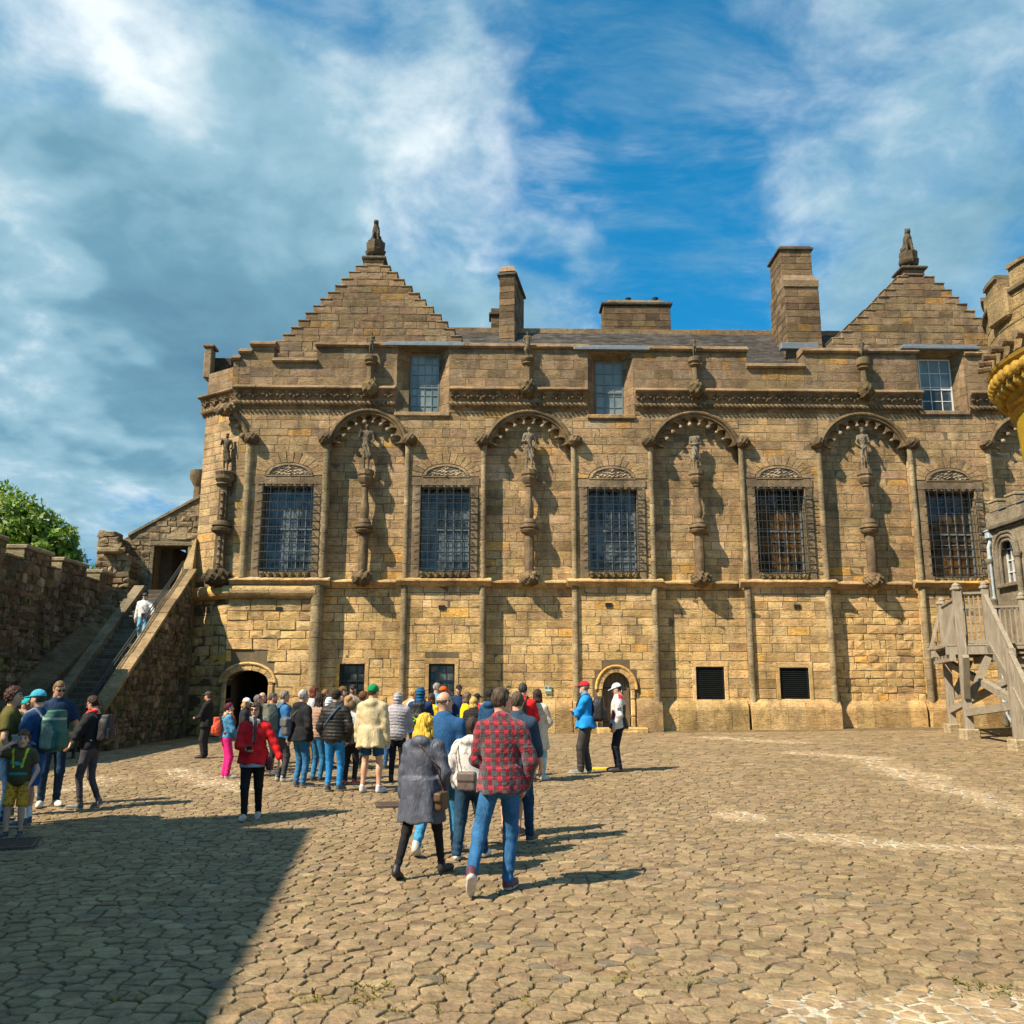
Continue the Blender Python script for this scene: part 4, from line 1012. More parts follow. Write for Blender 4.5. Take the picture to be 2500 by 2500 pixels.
m_.lathe(xk, yk, [(0.21, zc1), (0.19, zk0)], 4, c_, a0=math.pi/4, a1=2*math.pi+math.pi/4); m_.lathe(xk, yk, [(0.22, zk0-.02), (0.30, zk0+.06), (0.24, zk0+.12), (0.34, zk0+.26), (0.32, zk0+.4), (0.36, zk1-.05), (0.30, zk1)], 18, c_, lobes=8, amp=.05)
for z0_, z1_ in ((zb+.15, zc0-.15), (zc1+.15, zk0-.2)):
    m_.box(xk-.05, xk+.05, yk-.20, yk-.14, z0_, z1_, .015, (0.33, 0.28, 0.19))
    for q in range(4): m_.lathe(xk, yk-.19, [(0.02, z0_+(z1_-z0_)*(q+.2)/4), (0.08, z0_+(z1_-z0_)*(q+.5)/4), (0.02, z0_+(z1_-z0_)*(q+.8)/4)], 8, (0.30, 0.25, 0.17))
kid(m_.build('carved_column', M_CARVE)); kid(carved_boss((xk-.02, yk-.05, Z_STR+.05), 0.42, 55, 0.04, col=(0.10, 0.085, 0.05), squash=(1.2, .9, .8)))
CORN_COL = (xk, yk, zk1, wz(1061, 553))
# twisted column on the far side of the corner
ys_ = YF+2.2; x = wx(481, 1240, ys_); m_ = MB(); m_.lathe(x, ys_, [(0.19, wz(1335, 480, ys_)), (0.17, wz(1185, 480, ys_))], 18, c_, lobes=5, amp=.12, twist=5); m_.lathe(x, ys_, [(0.16, wz(1190, 480, ys_)), (0.36, wz(1170, 480, ys_)), (0.34, wz(1150, 480, ys_))], 16, c_); m_.lathe(x, ys_, [(0.05, wz(1405, 480, ys_)), (0.32, wz(1345, 480, ys_)), (0.2, wz(1333, 480, ys_))], 12, c_)
kid(autosmooth(m_.build('carved_column', M_CARVE)))
PARCOL = []
for k, (px, st, sb, cb, bb, xo) in enumerate(((905, 812, 870, 893, 934, 0), (1288, 810, 873, 892, 934, 0), (1697, 822, 873, 896, 936, 0), (2108, 828, 875, 903, 940, 0))):
    x = wx(px, 900, YF-.28); y = YF-.28; zt, zk, zc, zb = wz(sb, px, y), wz(cb, px, y), wz(bb, px, y), wz(955, px, y); m_ = MB(); c_ = (0.23, 0.19, 0.115)
    m_.lathe(x, y, [(0.13, zc-.1), (0.115, zk)], 18, c_, lobes=5, amp=.13, twist=6.0*(1 if k % 2 else -1)); m_.lathe(x, y, [(0.11, zk-.03), (0.22, zk+.06), (0.17, zk+.12), (0.25, zk+.2), (0.26, zt-.04), (0.2, zt)], 16, c_)
    kid(autosmooth(m_.build('carved_column', M_CARVE))); kid(carved_boss((x, y+.02, zc-.22), 0.30, 91+k, .035, col=(0.20, 0.165, 0.09), squash=(1, 1, 1.15)))
    PARCOL.append((x, y, zt, wz(st, px, y)))
# ================================================================== gables, roof, chimneys
YG = YF+1.35
def gable(steps_l, steps_r, bot, ped, name='gable'):
    """steps: px lists of (x, y_top) from the top down; every step is a course of stones"""
    m_ = MB(); rows_ = []
    n = min(len(steps_l), len(steps_r))
    for i in range(n):
        zt = wz((steps_l[i][1]+steps_r[i][1])/2, steps_l[i][0], YG)
        zb = wz((steps_l[i+1][1]+steps_r[i+1][1])/2, steps_l[i][0], YG) if i+1 < n else wz(bot, steps_l[i][0], YG)
        xa, xb = wx(steps_l[i][0], steps_l[i][1], YG), wx(steps_r[i][0], steps_r[i][1], YG)
        m_.box(xa, xb, YG, YG+0.75, zb, zt); rows_.append((xa, xb, zb, zt))
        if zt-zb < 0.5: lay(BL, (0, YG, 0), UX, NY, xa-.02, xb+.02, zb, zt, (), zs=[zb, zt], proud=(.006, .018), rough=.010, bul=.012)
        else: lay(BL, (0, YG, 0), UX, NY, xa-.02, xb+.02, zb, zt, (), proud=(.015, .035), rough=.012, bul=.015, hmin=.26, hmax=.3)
        for s_, xx in ((-1, xa), (1, xb)):             # crow step slabs
            kid(MB().box(min(xx, xx-s_*.42)-.03, max(xx, xx-s_*.42)+.03, YG-.05, YG+.80, zt-.02, zt+.045, .02, stone_col(13)).build('crow_step', M_STONE))
    kid(m_.build('gable', M_MORTAR))
    pa, pb, pt, pbm = ped; xa, xb = wx(pa, pt, YG), wx(pb, pt, YG); z0, z1 = wz(pbm, pa, YG), wz(pt, pa, YG)
    m_ = MB(); xm = (xa+xb)/2; w_ = (xb-xa)/2
    for k in range(2): m_.box(xm-w_*.86, xm+w_*.86, YG-.03, YG+.78, z0+(z1-.1-z0)*k/2, z0+(z1-.1-z0)*(k+1)/2-.006, .03, stone_col(13))
    m_.box(xm-w_*1.08, xm+w_*1.08, YG-.14, YG+.86, z1-.10, z1+.02, .03, (0.12, 0.11, 0.085)); kid(m_.build('gable_pedestal', M_STONE))
    return rows_, xm, z1+.02
z1c = lambda L: [(440+x/2.76, 520+y/2.76) for x, y in L]; z3c = lambda L: [(1800+x/2.76, 520+y/2.76) for x, y in L]
gl = gable(z1c([(1185,358),(1140,398),(1090,445),(1047,488),(998,535),(948,578),(900,625),(848,670),(800,716),(750,762),(695,808),(640,858)]),
           z1c([(1413,360),(1462,402),(1507,448),(1558,495),(1610,540),(1652,585),(1703,632),(1755,685),(1800,735),(1848,785),(1895,835),(1940,875)]), 905, (886, 941, 628, 650))
gr = gable(z3c([(1080,430),(1040,472),(990,518),(948,565),(905,610),(855,655),(805,703),(752,752),(700,800),(640,845)]),
           z3c([(1325,430),(1390,475),(1440,518),(1490,565),(1545,610),(1598,655),(1650,703),(1705,752),(1760,800),(1810,845)]), 905, (2200, 2260, 652, 672))
# slates: overlapping rows on the main roof and behind the gables
YE, ZE = YF+0.9, Z_PAR-0.75
YR_ = YF+4.2; ZR = wz(812, 1500, YR_)
def slate_roof(o, ux, up_, L, S, name='roof'):
    """o: eaves corner, ux along the eaves, up_ up the slope"""
    o, ux, up_ = map(lambda q: np.array(q, float), (o, ux, up_)); nm = np.cross(ux, up_); nm = nm/np.linalg.norm(nm)
    rows_ = int(S/0.16); V, C = [], []
    for j in range(rows_):
        n = int(L/0.30); off = rng.uniform(0, .3)
        for i in range(-1, n+1):
            a_, b_ = max(0, i*.30+off), min(L, (i+1)*.30+off-.008)
            if b_-a_ < .03: continue
            s0, s1 = j*.16, min(j*.16+.30, S); lift = .022+rng.uniform(-.004, .006)
            V.append([o+ux*a_+up_*s0+nm*lift, o+ux*b_+up_*s0+nm*(lift+rng.uniform(-.003, .003)), o+ux*b_+up_*s1+nm*.004, o+ux*a_+up_*s1+nm*.004, o+ux*a_+up_*s0, o+ux*b_+up_*s0]); k = rng.uniform(.65, 1.3); C.append((.125*k, .115*k, .105*k))
    V = np.array(V); fc = np.array([[0, 1, 2, 3], [4, 5, 1, 0]]); f = (fc[None]+(np.arange(len(V))*6)[:, None, None]).reshape(-1, 4)
    b0 = [o, o+ux*L, o+ux*L+up_*S, o+up_*S]
    rf = kid(mk(name, b0+[p_-nm*.15 for p_ in b0], [[0, 1, 2, 3], [7, 6, 5, 4], [0, 4, 5, 1], [1, 5, 6, 2], [2, 6, 7, 3], [3, 7, 4, 0]], M_SLATEA, col=np.tile((.1, .09, .085), (8, 1))))
    sl = mk('slate', V.reshape(-1, 3), f, M_SLATEA, col=np.repeat(np.array(C), 6, 0), kind='stuff'); sl.parent = rf; sl.matrix_parent_inverse = rf.matrix_basis.inverted()
    sl.matrix_parent_inverse = Matrix.Identity(4)
    return rf
M_SLATEA = stone_mat('slate_roofing', None, rough=0.7, bumpd=0.006, soot=0.35, strata=0.3)
upv = np.array([0, YR_-YE, ZR-ZE]); SL = float(np.linalg.norm(upv)); upv = upv/SL
x0r, x1r = wx(760, 830, YG), wx(2560, 830, YG)
slate_roof((x0r, YE, ZE), (1, 0, 0), upv, x1r-x0r, SL)
rdg = MB(); n = int((x1r-x0r)/.8)
for q in range(n):
    a_, b_ = x0r+(x1r-x0r)*q/n, x0r+(x1r-x0r)*(q+1)/n-.01; dz_ = rng.uniform(-.01, .01)
    rdg.prism([(a_, ZR-.12+dz_), (b_, ZR-.12+dz_), (b_, ZR+.12+dz_), (a_, ZR+.12+dz_)], YR_-.12, YR_+.25, stone_col(13))
kid(rdg.build('ridge_stone', M_STONE))
kid(MB().add([(x0r, YR_+.1, ZR), (x1r, YR_+.1, ZR), (x1r, YR_+5, ZE), (x0r, YR_+5, ZE), (x0r, YR_+5, 0), (x1r, YR_+5, 0)], [[0, 1, 2, 3], [3, 2, 5, 4]]).build('back_wall', M_MORTAR))
for rows_, xm, zt in (gl, gr):                          # cross roofs running back from the gables
    xa, xb, zb = rows_[-2][0]+.3, rows_[-2][1]-.3, rows_[-2][2]; za = rows_[0][3]-.25
    kid(MB().add([(xa, YG+.7, zb), (xb, YG+.7, zb), (xm, YG+.7, za), (xa, YG+6, zb), (xb, YG+6, zb), (xm, YG+6, za)], [[0, 3, 5, 2], [1, 2, 5, 4], [3, 4, 5], [0, 2, 1]]).build('roof', M_SLATE))
def chimney(px0, px1, ptop, pbot, y, depth, capy=None, rotz=0.0, cheek=None, pots=(), wide_base=None, darkk=0.75):
    x0, x1 = wx(px0, (ptop+pbot)/2, y), wx(px1, (ptop+pbot)/2, y); zt, zb = wz(ptop, px0, y), wz(pbot, px0, y)-1.0
    ch = bpy.data.objects.new('chimney', None); COL.objects.link(ch); ch.location = ((x0+x1)/2, y, zb); ch.rotation_euler = (0, 0, rotz); ch.parent = PAL; ch.matrix_parent_inverse = Matrix.Translation(PAL.location).inverted()
    w_ = (x1-x0)/2; H = zt-zb
    def put(o): o.parent = ch; return o
    put(MB().box(-w_+.012, w_-.012, .012, depth-.012, 0, H-.02).build('stack', M_MORTAR))
    B = Blocks()
    for o_, u_, n_, L in (((-w_, 0, 0), (1, 0, 0), (0, -1, 0), 2*w_), ((-w_, depth, 0), (0, -1, 0), (-1, 0, 0), depth), ((w_, 0, 0), (0, 1, 0), (1, 0, 0), depth)):
        lay(B, o_, np.array(u_, float), np.array(n_, float), 0, L, 0, H, (), hmin=.27, hmax=.34, wmin=.4, wmax=.75, colf=lambda z: tuple((np.array(stone_col(13))*darkk*rng.uniform(.6, 1.2)).tolist()), proud=(.004, .012))
    for v_, c_ in B.b: put(mk('stone_block', v_, Blocks.FACES, M_STONE, col=np.tile(c_, (9, 1))))
    if capy is not None:
        zc = wz(capy, px0, y)-zb
        put(MB().box(-w_-.10, w_+.10, -.10, depth+.10, zc-.10, zc+.03, .03, (.10, .09, .07)).build('cap', M_STONE))
    for (pp, h) in pots:
        xx = wx(pp, ptop, y)-(x0+x1)/2; put(autosmooth(MB().lathe(xx, depth/2, [(.13, H-.05), (.12, H+h), (.14, H+h+.03), (.10, H+h+.03)], 12, (.05, .045, .04)).build('chimney_pot', M_CARVE)))
    return ch, w_, H, put
ch, w_, H, put = chimney(1219, 1257, 662, 806, YF+3.4, 2.4, capy=668, rotz=R(-11))
put(MB().add([(-w_-.02, -.02, H), (w_+.02, -.02, H), (w_+.02, 2.42, H), (-w_-.02, 2.42, H), (-w_+.08, .1, H+.28), (w_-.08, .1, H+.28), (w_-.08, 2.3, H+.28), (-w_+.08, 2.3, H+.28)], [[0, 1, 5, 4], [1, 2, 6, 5], [2, 3, 7, 6], [3, 0, 4, 7], [4, 5, 6, 7]], stone_col(13)).build('cap', M_STONE))
chimney(1199, 1222, 752, 806, YF+6.2, .7, capy=765)
ch, w_, H, put = chimney(1474, 1637, 746, 808, YF+4.5, .9, capy=739, pots=((1503, .30), (1538, .52), (1567, .33), (1605, .55)), darkk=.62)
put(MB().add([(-w_-.04, -.04, H+.02), (w_+.04, -.04, H+.02), (w_+.04, .94, H+.02), (-w_-.04, .94, H+.02), (-w_+.25, .12, H+.33), (w_-.25, .12, H+.33), (w_-.25, .78, H+.33), (-w_+.25, .78, H+.33)], [[0, 1, 5, 4], [1, 2, 6, 5], [2, 3, 7, 6], [3, 0, 4, 7], [4, 5, 6, 7]], (.24, .18, .09)).build('cap', M_STONE))
chimney(1918, 2002, 690, 838, YF+2.0, 1.9)
ch, w_, H, put = chimney(1907, 1981, 600, 690, YF+2.25, 1.5, capy=606)
put(MB().add([(-w_-.05, -.3, .98), (w_+.14, -.3, .98), (w_+.02, .02, 1.38), (-w_, .02, 1.38), (-w_-.05, .6, .98), (w_+.14, .6, .98), (-w_-.05, -.3, .7), (w_+.14, -.3, .7), (w_+.14, .6, .7), (-w_-.05, .6, .7)], [[0, 1, 2, 3], [1, 5, 2], [0, 3, 4], [6, 7, 1, 0], [7, 8, 5, 1], [9, 6, 0, 4]], stone_col(13)).build('weathering', M_STONE))
x, z = wx(1960, 838, YF+1.95), wz(838, 1960, YF+1.95)
kid(MB().box(x-.95, x+.6, YF+1.8, YF+2.1, z-.3, z-.02, .02).build('lead_flashing', M_LEAD))
BL.emit('stone_block', M_STONE, PAL)
# ================================================================== statues
M_STAT = stone_mat('statue_stone', None, soot=0.42, strata=0.15, bumpd=0.02)
def statue_fn(H, pose, seed):
    s = H/1.75; q = lambda *v: tuple(c*s for c in v); sg = 1 if seed % 2 else -1
    def fn(X, Y, Z):
        X = X*1.14; hx = .03*sg*s
        d = s_ell(X, Y, Z, q(.03*sg, 0, .95), q(.17, .13, .14)); d = smin(d, s_ell(X, Y, Z, q(0, -.01, 1.16), q(.145, .12, .18)), .06*s); d = smin(d, s_ell(X, Y, Z, q(-.02*sg, -.01, 1.34), q(.19, .13, .17)), .06*s)
        d = smin(d, s_cap(X, Y, Z, q(-.18, 0, 1.43), q(.18, 0, 1.43), .075*s, .075*s), .05*s)
        for e in (-1, 1):
            f_ = .05 if e == sg else -.06
            d = smin(d, s_cap(X, Y, Z, q(e*.09, 0, .92), q(e*.11, f_-.03, .50), .095*s, .07*s), .04*s); d = smin(d, s_cap(X, Y, Z, q(e*.11, f_-.03, .5), q(e*.10, f_+.02, .09), .072*s, .05*s), .02*s); d = smin(d, s_cap(X, Y, Z, q(e*.10, f_+.02, .05), q(e*.13, f_-.12, .04), .05*s, .04*s), .02*s)
            if pose == 'arms': el, wr = q(e*.29, .0, 1.16), q(e*.20, -.14, .98+.16*(e == sg))
            elif pose == 'up': el, wr = (q(e*.30, -.05, 1.25), q(e*.24, -.12, 1.50)) if e == sg else (q(e*.29, 0, 1.17), q(e*.22, -.13, 1.02))
            else: el, wr = q(e*.26, .02, 1.16), q(-e*.02, -.17, 1.10)
            d = smin(d, s_cap(X, Y, Z, q(e*.21, 0, 1.42), el, .07*s, .055*s), .03*s); d = smin(d, s_cap(X, Y, Z, el, wr, .055*s, .045*s), .02*s)
        if pose != 'headless':
            d = smin(d, s_cap(X, Y, Z, q(0, 0, 1.45), q(0, -.02, 1.56), .06*s, .055*s), .03*s); d = smin(d, s_ell(X, Y, Z, q(0, -.03, 1.64), q(.09, .105, .12)), .02*s)
            if seed % 3 == 0: d = np.minimum(d, s_ell(X, Y, Z, q(0, -.02, 1.74), q(.12, .12, .06)))
        if seed % 4 in (0, 1, 2):                       # drapery
            dr_ = s_cap(X, Y, Z, q(.12*sg, .05, 1.38), q(-.1*sg, .02, .55), .13*s, .17*s); dr_ = dr_+.030*s*np.sin(44/s*(X+.35*Z))
            d = smin(d, dr_, .05*s)
        d = smin(d, s_ell(X, Y, Z, q(0, .02, .02), q(.24, .20, .06)), .03*s)
        return d+.010*s+.012*s*wob(X, Y, Z, 30/s, seed)+.006*s*wob(X, Y, Z, 60/s, seed)
    return fn
def statue(base, H, pose, seed, label, col, rz=0.0, h=0.022, group='stone statues on the palace front'):
    v, f = sdf_mesh(statue_fn(H, pose, seed), (-.42*H/1.75, -.32*H/1.75, -.05), (.42*H/1.75, .3*H/1.75, H+.06), h)
    o = mk('statue', v, f, M_STAT, smooth=True, col=np.tile(col, (len(v), 1)), label=label, cat='statue', group=group); o.location = base; o.rotation_euler = (0, 0, rz); return o
ST = [('headless', 4, 'draped stone statue in the niche left of the second grilled window', (.30, .25, .17)), ('arms', 2, 'pale robed stone statue in the niche above the crowd, second full niche', (.42, .36, .26)), ('headless', 1, 'headless draped stone statue on the niche column right of the arched wooden door', (.40, .34, .24)), ('arms', 3, 'bare-bodied stone statue in the rightmost full niche', (.42, .35, .24))]
for (x, y, zb, zt), (pz, sd, lb, c_) in zip(NCOL, ST):
    statue((x, y, zb), (zt-zb)*(1.0 if pz != 'headless' else 1.10), pz if sd != 4 else 'up', sd, lb, c_, rz=R(rng.uniform(-12, 12)))
x, y, zb, zt = CORN_COL; statue((x, y, zb), zt-zb, 'up', 6, 'weathered stone statue on the fluted column at the left corner', (.25, .21, .13))
PL = ['small stone figure standing on the parapet below the left stepped gable', 'small stone cherub on the twisted parapet column left of the middle attic window', 'small bent stone figure on the parapet right of the middle attic window', 'small worn stone figure on the parapet left of the rightmost attic window']
for k, (x, y, zb, zt) in enumerate(PARCOL): statue((x, y, zb), zt-zb, ('cross', 'arms', 'up', 'cross')[k], 3+2*k, PL[k], (.24, .20, .12), h=.024)
def beast(base, H, label, seed):
    s = H/1.2
    def fn(X, Y, Z):
        q = lambda *v: tuple(c*s for c in v)
        d = s_cap(X, Y, Z, q(0, .10, .22), q(0, -.06, .72), .20*s, .17*s); d = smin(d, s_cap(X, Y, Z, q(0, -.05, .72), q(0, -.12, .98), .13*s, .12*s), .06*s)
        d = smin(d, s_ell(X, Y, Z, q(0, -.16, 1.03), q(.11, .14, .11)), .03*s); d = smin(d, s_cap(X, Y, Z, q(0, -.22, 1.0), q(0, -.34, .96), .06*s, .045*s), .03*s)
        for e in (-1, 1):
            d = smin(d, s_cap(X, Y, Z, q(e*.11, -.14, .62), q(e*.12, -.20, .06), .065*s, .05*s), .03*s); d = smin(d, s_ell(X, Y, Z, q(e*.17, .08, .20), q(.10, .20, .18)), .03*s)
            d = smin(d, s_ell(X, Y, Z, q(e*.16, -.2, .05), q(.06, .12, .05)), .02*s); d = smin(d, s_ell(X, Y, Z, q(e*.08, -.12, 1.14), q(.03, .03, .06)), .02*s)
        return d+.02*s*wob(X, Y, Z, 17/s, seed)
    v, f = sdf_mesh(fn, (-.36*s, -.45*s, -.02), (.36*s, .4*s, 1.28*s), .02)
    o = mk('statue', v, f, M_STAT, smooth=True, col=np.tile((.19, .155, .10), (len(v), 1)), label=label, cat='statue', group='beasts on the gable tops'); o.location = base
for (rows_, xm, zt), pb, pt, lb, sd in ((gl, 592, 538, 'seated stone beast crowning the left stepped gable', 3), (gr, 618, 559, 'seated stone lion crowning the right stepped gable', 5)):
    zb_ = wz(pb, 2200 if sd == 5 else 912, YG+.35); ztt = wz(pt, 2200 if sd == 5 else 912, YG+.35); m_ = MB(); c_ = (.17, .145, .10); y = YG+.35
    m_.lathe(xm, y, [(.16, zt-.01), (.15, zt+.2)], 6, c_); 
    for q in range(6): m_.lathe(xm+.22*math.cos(q*1.047), y+.22*math.sin(q*1.047), [(.05, zt-.01), (.05, zt+.24)], 6, c_)
    m_.lathe(xm, y, [(.28, zt+.2), (.36, zt+.26), (.40, zt+.42), (.34, zt+.46), (.36, zb_-.02), (.30, zb_)], 20, c_, lobes=8, amp=.09); kid(autosmooth(m_.build('finial_bowl', M_CARVE)))
    beast((xm, y, zb_-.02), ztt-zb_, lb, sd)
# ================================================================== left: stone stair, rubble wall, gate wall, tree
def rub_col(z=0):
    k = np.array([0.175, 0.13, 0.08])*rng.uniform(.5, 1.35); r = rng.random()
    if r < .12: k = k*np.array([1.5, 1.6, 1.7])
    elif r < .25: k = k*np.array([.7, .95, .6])
    return tuple(np.clip(k, .02, .6).tolist())
UY = np.array([0, 1.0, 0]); NX = np.array([1.0, 0, 0])
ZS0, SLP, YS0 = 0.25, 0.715, 26.4                      # foot and slope of the stair
zst = lambda y: ZS0+SLP*(y-YS0)
STAIR = thing('stone_staircase', 'long stone staircase with rubble parapet climbing to the gate beside the palace', 'staircase', (-12.2, 26.4, 0.2))
n = 30; y1 = 33.9
for k in range(n):
    ya = YS0+(y1-YS0)*k/n; yb = YS0+(y1-YS0)*(k+1)/n; zt = zst(yb)
    pk(MB().box(-12.95, -11.36, ya-.03, yb+.02, zt-.32, zt-.0, .02, tuple((np.array((.135, .115, .085))*rng.uniform(.75, 1.2)).tolist())).build('step', M_STONE), STAIR)
B = Blocks()
cz = lambda y: 2.58+.712*(y-27.94)   # parapet top line
def sloped(name, xa, xb, ya, yb, zf, zb, mat, col, par):
    vs = [(x, y, z) for y in (ya, yb) for x, z in ((xa, zb), (xb, zb), (xb, zf(y)), (xa, zf(y)))]
    return pk(MB().add(vs, [[0, 1, 2, 3], [7, 6, 5, 4], [0, 4, 5, 1], [1, 5, 6, 2], [2, 6, 7, 3], [3, 7, 4, 0]], col).build(name, mat), par)
sloped('parapet_wall', -11.38, -11.02, 26.3, 33.2, lambda y: cz(y)-.12, -.3, M_RUB, (.12, .09, .055), STAIR)
yq = 26.28
while yq < 32.9:
    L = min(rng.uniform(.7, 1.2), 33.25-yq); sloped('coping_stone', -11.41, -10.96, yq+.006, yq+L-.006, lambda y, dj=rng.uniform(-.025, .02): cz(y)+dj, -.3, M_STONE, tuple((np.array((.30, .215, .115))*rng.uniform(.65, 1.2)).tolist()), STAIR).location
    yq += L
for o in [o for o in STAIR.children if o.name.startswith('coping_stone')]:
    for v in o.data.vertices:
        if v.co.z < 0.5: v.co.z = cz(v.co.y)-.13
# rubble facing of the parapet
zz_ = -0.1
while zz_ < 5.8:
    h = rng.uniform(.13, .24); ya = max(26.3, 27.94+(zz_+h-2.58+.14)/.712)
    if ya < 33.0: lay(B, (-11.02, 0, 0), UY, NX, ya, 33.1, zz_, zz_+h, (), zs=[zz_, zz_+h], wmin=.16, wmax=.40, colf=rub_col, proud=(.0, .07), rough=.03, bul=.04)
    zz_ += h
lay(B, (-11.02, 26.3, 0), np.array([-1.0, 0, 0]), np.array([0, -1.0, 0]), 0, .36, .0, 1.2, (), hmin=.14, hmax=.24, wmin=.15, wmax=.3, colf=rub_col, proud=(0, .05), rough=.02)
B.emit('rubble_stone', M_RUB, STAIR, 200)
# left coping and rough slope beside it
lz = lambda y: zst(y)+.38
yq = 26.6
while yq < 33.4:
    L = rng.uniform(.8, 1.3); sloped('coping_stone', -13.32, -12.95, yq+.006, min(yq+L, 33.6)-.006, lz, -.2, M_STONE, tuple((np.array((.20, .165, .11))*rng.uniform(.75, 1.2)).tolist()), STAIR); yq += L
# handrail on the right parapet
rl = MB()
for off in (.30, .16): rl.tube([(-11.45, y, cz(y)+off) for y in (26.0, 26.5, 30, 33.2)], .022, 6)
for y in np.arange(26.0, 33.2, 1.2): rl.bar((-11.45, y, cz(y)-.35), (-11.45, y, cz(y)+.3), .03)
pk(rl.build('handrail', M_IRON), STAIR)
WALLL = thing('boundary_wall', 'tall dark rubble wall with battlements left of the stone staircase', 'wall', (-14.5, 26, 0.2))
pk(MB().box(-15.1, -14.05, 12, 33.7, -.5, 5.72, 0, (.12, .09, .055)).build('wall', M_RUB), WALLL)
B = Blocks()
lay(B, (-14.05, 0, 0), UY, NX, 20.5, 33.7, 0.1, 5.72, (), hmin=.15, hmax=.30, wmin=.18, wmax=.48, colf=rub_col, proud=(.0, .075), rough=.035, bul=.05)
for (a_, b_, zt) in ((19.5, 25.95, 6.25), (27.1, 28.7, 6.22), (29.5, 31.2, 6.2), (32.4, 33.4, 6.2)):
    pk(MB().box(-14.65, -14.05, a_, b_, 5.70, zt-.14, 0, (.12, .09, .055)).build('merlon', M_RUB), WALLL)
    lay(B, (-14.05, 0, 0), UY, NX, a_, b_, 5.74, zt-.14, (), hmin=.15, hmax=.22, wmin=.2, wmax=.4, colf=rub_col, proud=(0, .05), rough=.02)
    pk(MB().box(-14.64, -14.06, a_-.05, a_-.003, 5.68, zt-.15, .02, (.34, .27, .15)).build('sunlit_end_slab', M_STONE), WALLL)  # pale slab: sunlight on the merlon's near end put into its colour
    pk(MB().box(-14.72, -13.97, a_-.08, b_+.05, zt-.135, zt, .03, (.30, .25, .155)).build('coping_stone', M_STONE), WALLL)
for (a_, b_) in ((25.95, 27.05), (28.7, 29.45), (31.2, 32.35)):
    pk(MB().box(-14.72, -13.98, a_+.06, b_-.10, 5.725, 5.80, .02, (.26, .215, .13)).build('coping_stone', M_STONE), WALLL)
B.emit('rubble_stone', M_RUB, WALLL, 300)
# sloping apron of rough stones between wall and stair
ap = MB()
for y in np.arange(26.0, 33.4, .22):
    for k in range(3):
        x = -13.40-k*.26; r_ = rng.uniform(.11, .19); zc_ = lz(min(max(y, 26.6), 33))-.12+k*.14+rng.uniform(-.04, .04)
        ap.box(x-r_, x+r_*.9, y-.1, y+.12, zc_-.5, zc_, .03, rub_col())
pk(ap.build('rubble_stone', M_RUB, kind='stuff'), STAIR)
vs = [(x, y, z) for y in (24.5, 33.6) for x, z in ((-14.1, -.3), (-13.3, -.3), (-13.3, lz(max(y, 26.4))-.45), (-14.1, lz(max(y, 26.4))-.1))]
pk(MB().add(vs, [[0, 1, 2, 3], [7, 6, 5, 4], [0, 4, 5, 1], [1, 5, 6, 2], [2, 6, 7, 3], [3, 7, 4, 0]], (.13, .10, .06)).build('apron', M_RUB), STAIR)
# gate wall with its doorway
GATE = thing('gate_wall', 'rough stone gate wall with sloping top and open doorway above the stair', 'gate wall', (-12.5, 34.6, 5))
YW = 34.6; gx0 = -14.6; gx1 = -11.35; d0, d1 = wx(373, 1400, YW), wx(455, 1400, YW); zd0, zd1 = 5.2, wz(1333, 400, YW)
ztp = lambda x: wz(1312, 310, YW)+(x-wx(310, 1312, YW))/(wx(470, 1225, YW)-wx(310, 1312, YW))*(wz(1225, 470, YW)-wz(1312, 310, YW))
vs = lambda xa, xb, za, zb_, zc_: [(xa, zb_), (xb, zb_), (xb, zc_), (xa, za)]
m_ = MB(); m_.cur = (.26, .2, .12)
m_.prism([(gx0, 0), (d0, 0), (d0, ztp(d0)), (gx0, ztp(gx0))], YW, YW+.7); m_.prism([(d0, zd1), (d1, zd1), (d1, ztp(d1)), (d0, ztp(d0))], YW+.001, YW+.7); m_.prism([(d1, 0), (gx1, 0), (gx1, ztp(gx1)), (d1, ztp(d1))], YW, YW+.7); m_.box(d0, d1, YW+.002, YW+.7, 0, zd0)
pk(m_.build('wall', M_MORTAR), GATE)
B = Blocks(); z = 4.6
while z < 9.4:
    h = rng.uniform(.16, .28)
    xa = gx0 if ztp(gx0) > z+h else gx0+(z+h-ztp(gx0))/((ztp(gx1)-ztp(gx0))/(gx1-gx0))
    if xa < gx1-.1: lay(B, (0, YW, 0), UX, NY, xa, gx1, z, z+h, [(d0-.16, d1+.1, zd0, zd1+.2)], zs=[z, z+h], wmin=.2, wmax=.5, colf=lambda z: tuple((np.array((.25, .19, .11))*rng.uniform(.6, 1.3)).tolist()), proud=(0, .05), rough=.02, bul=.03)
    z += h
B.emit('stone_block', M_RUB, GATE, 200)
n = 6
for k in range(n):
    xa, xb = gx0+.5+(gx1-gx0-.5)*k/n, gx0+.5+(gx1-gx0-.5)*(k+1)/n
    pk(MB().prism([(xa+.005, ztp(xa)), (xb-.005, ztp(xb)), (xb-.005, ztp(xb)+.1), (xa+.005, ztp(xa)+.1)], YW-.08, YW+.8, (.22, .19, .12)).build('coping_stone', M_STONE), GATE)
fr = MB(); fr.box(d0-.15, d0, YW-.04, YW+.1, zd0, zd1, .02, (.17, .14, .09)); fr.box(d0-.18, d1+.14, YW-.06, YW+.1, zd1+.002, zd1+.16, .02, (.20, .165, .10)); fr.box(d1, d1+.12, YW-.03, YW+.1, zd0, zd1, .02, (.28, .22, .12))
pk(fr.build('door_frame', M_STONE), GATE)
pas = MB(); lit_yel = (.52, .33, .08)  # yellow light on the inner wall and lintel put into this colour
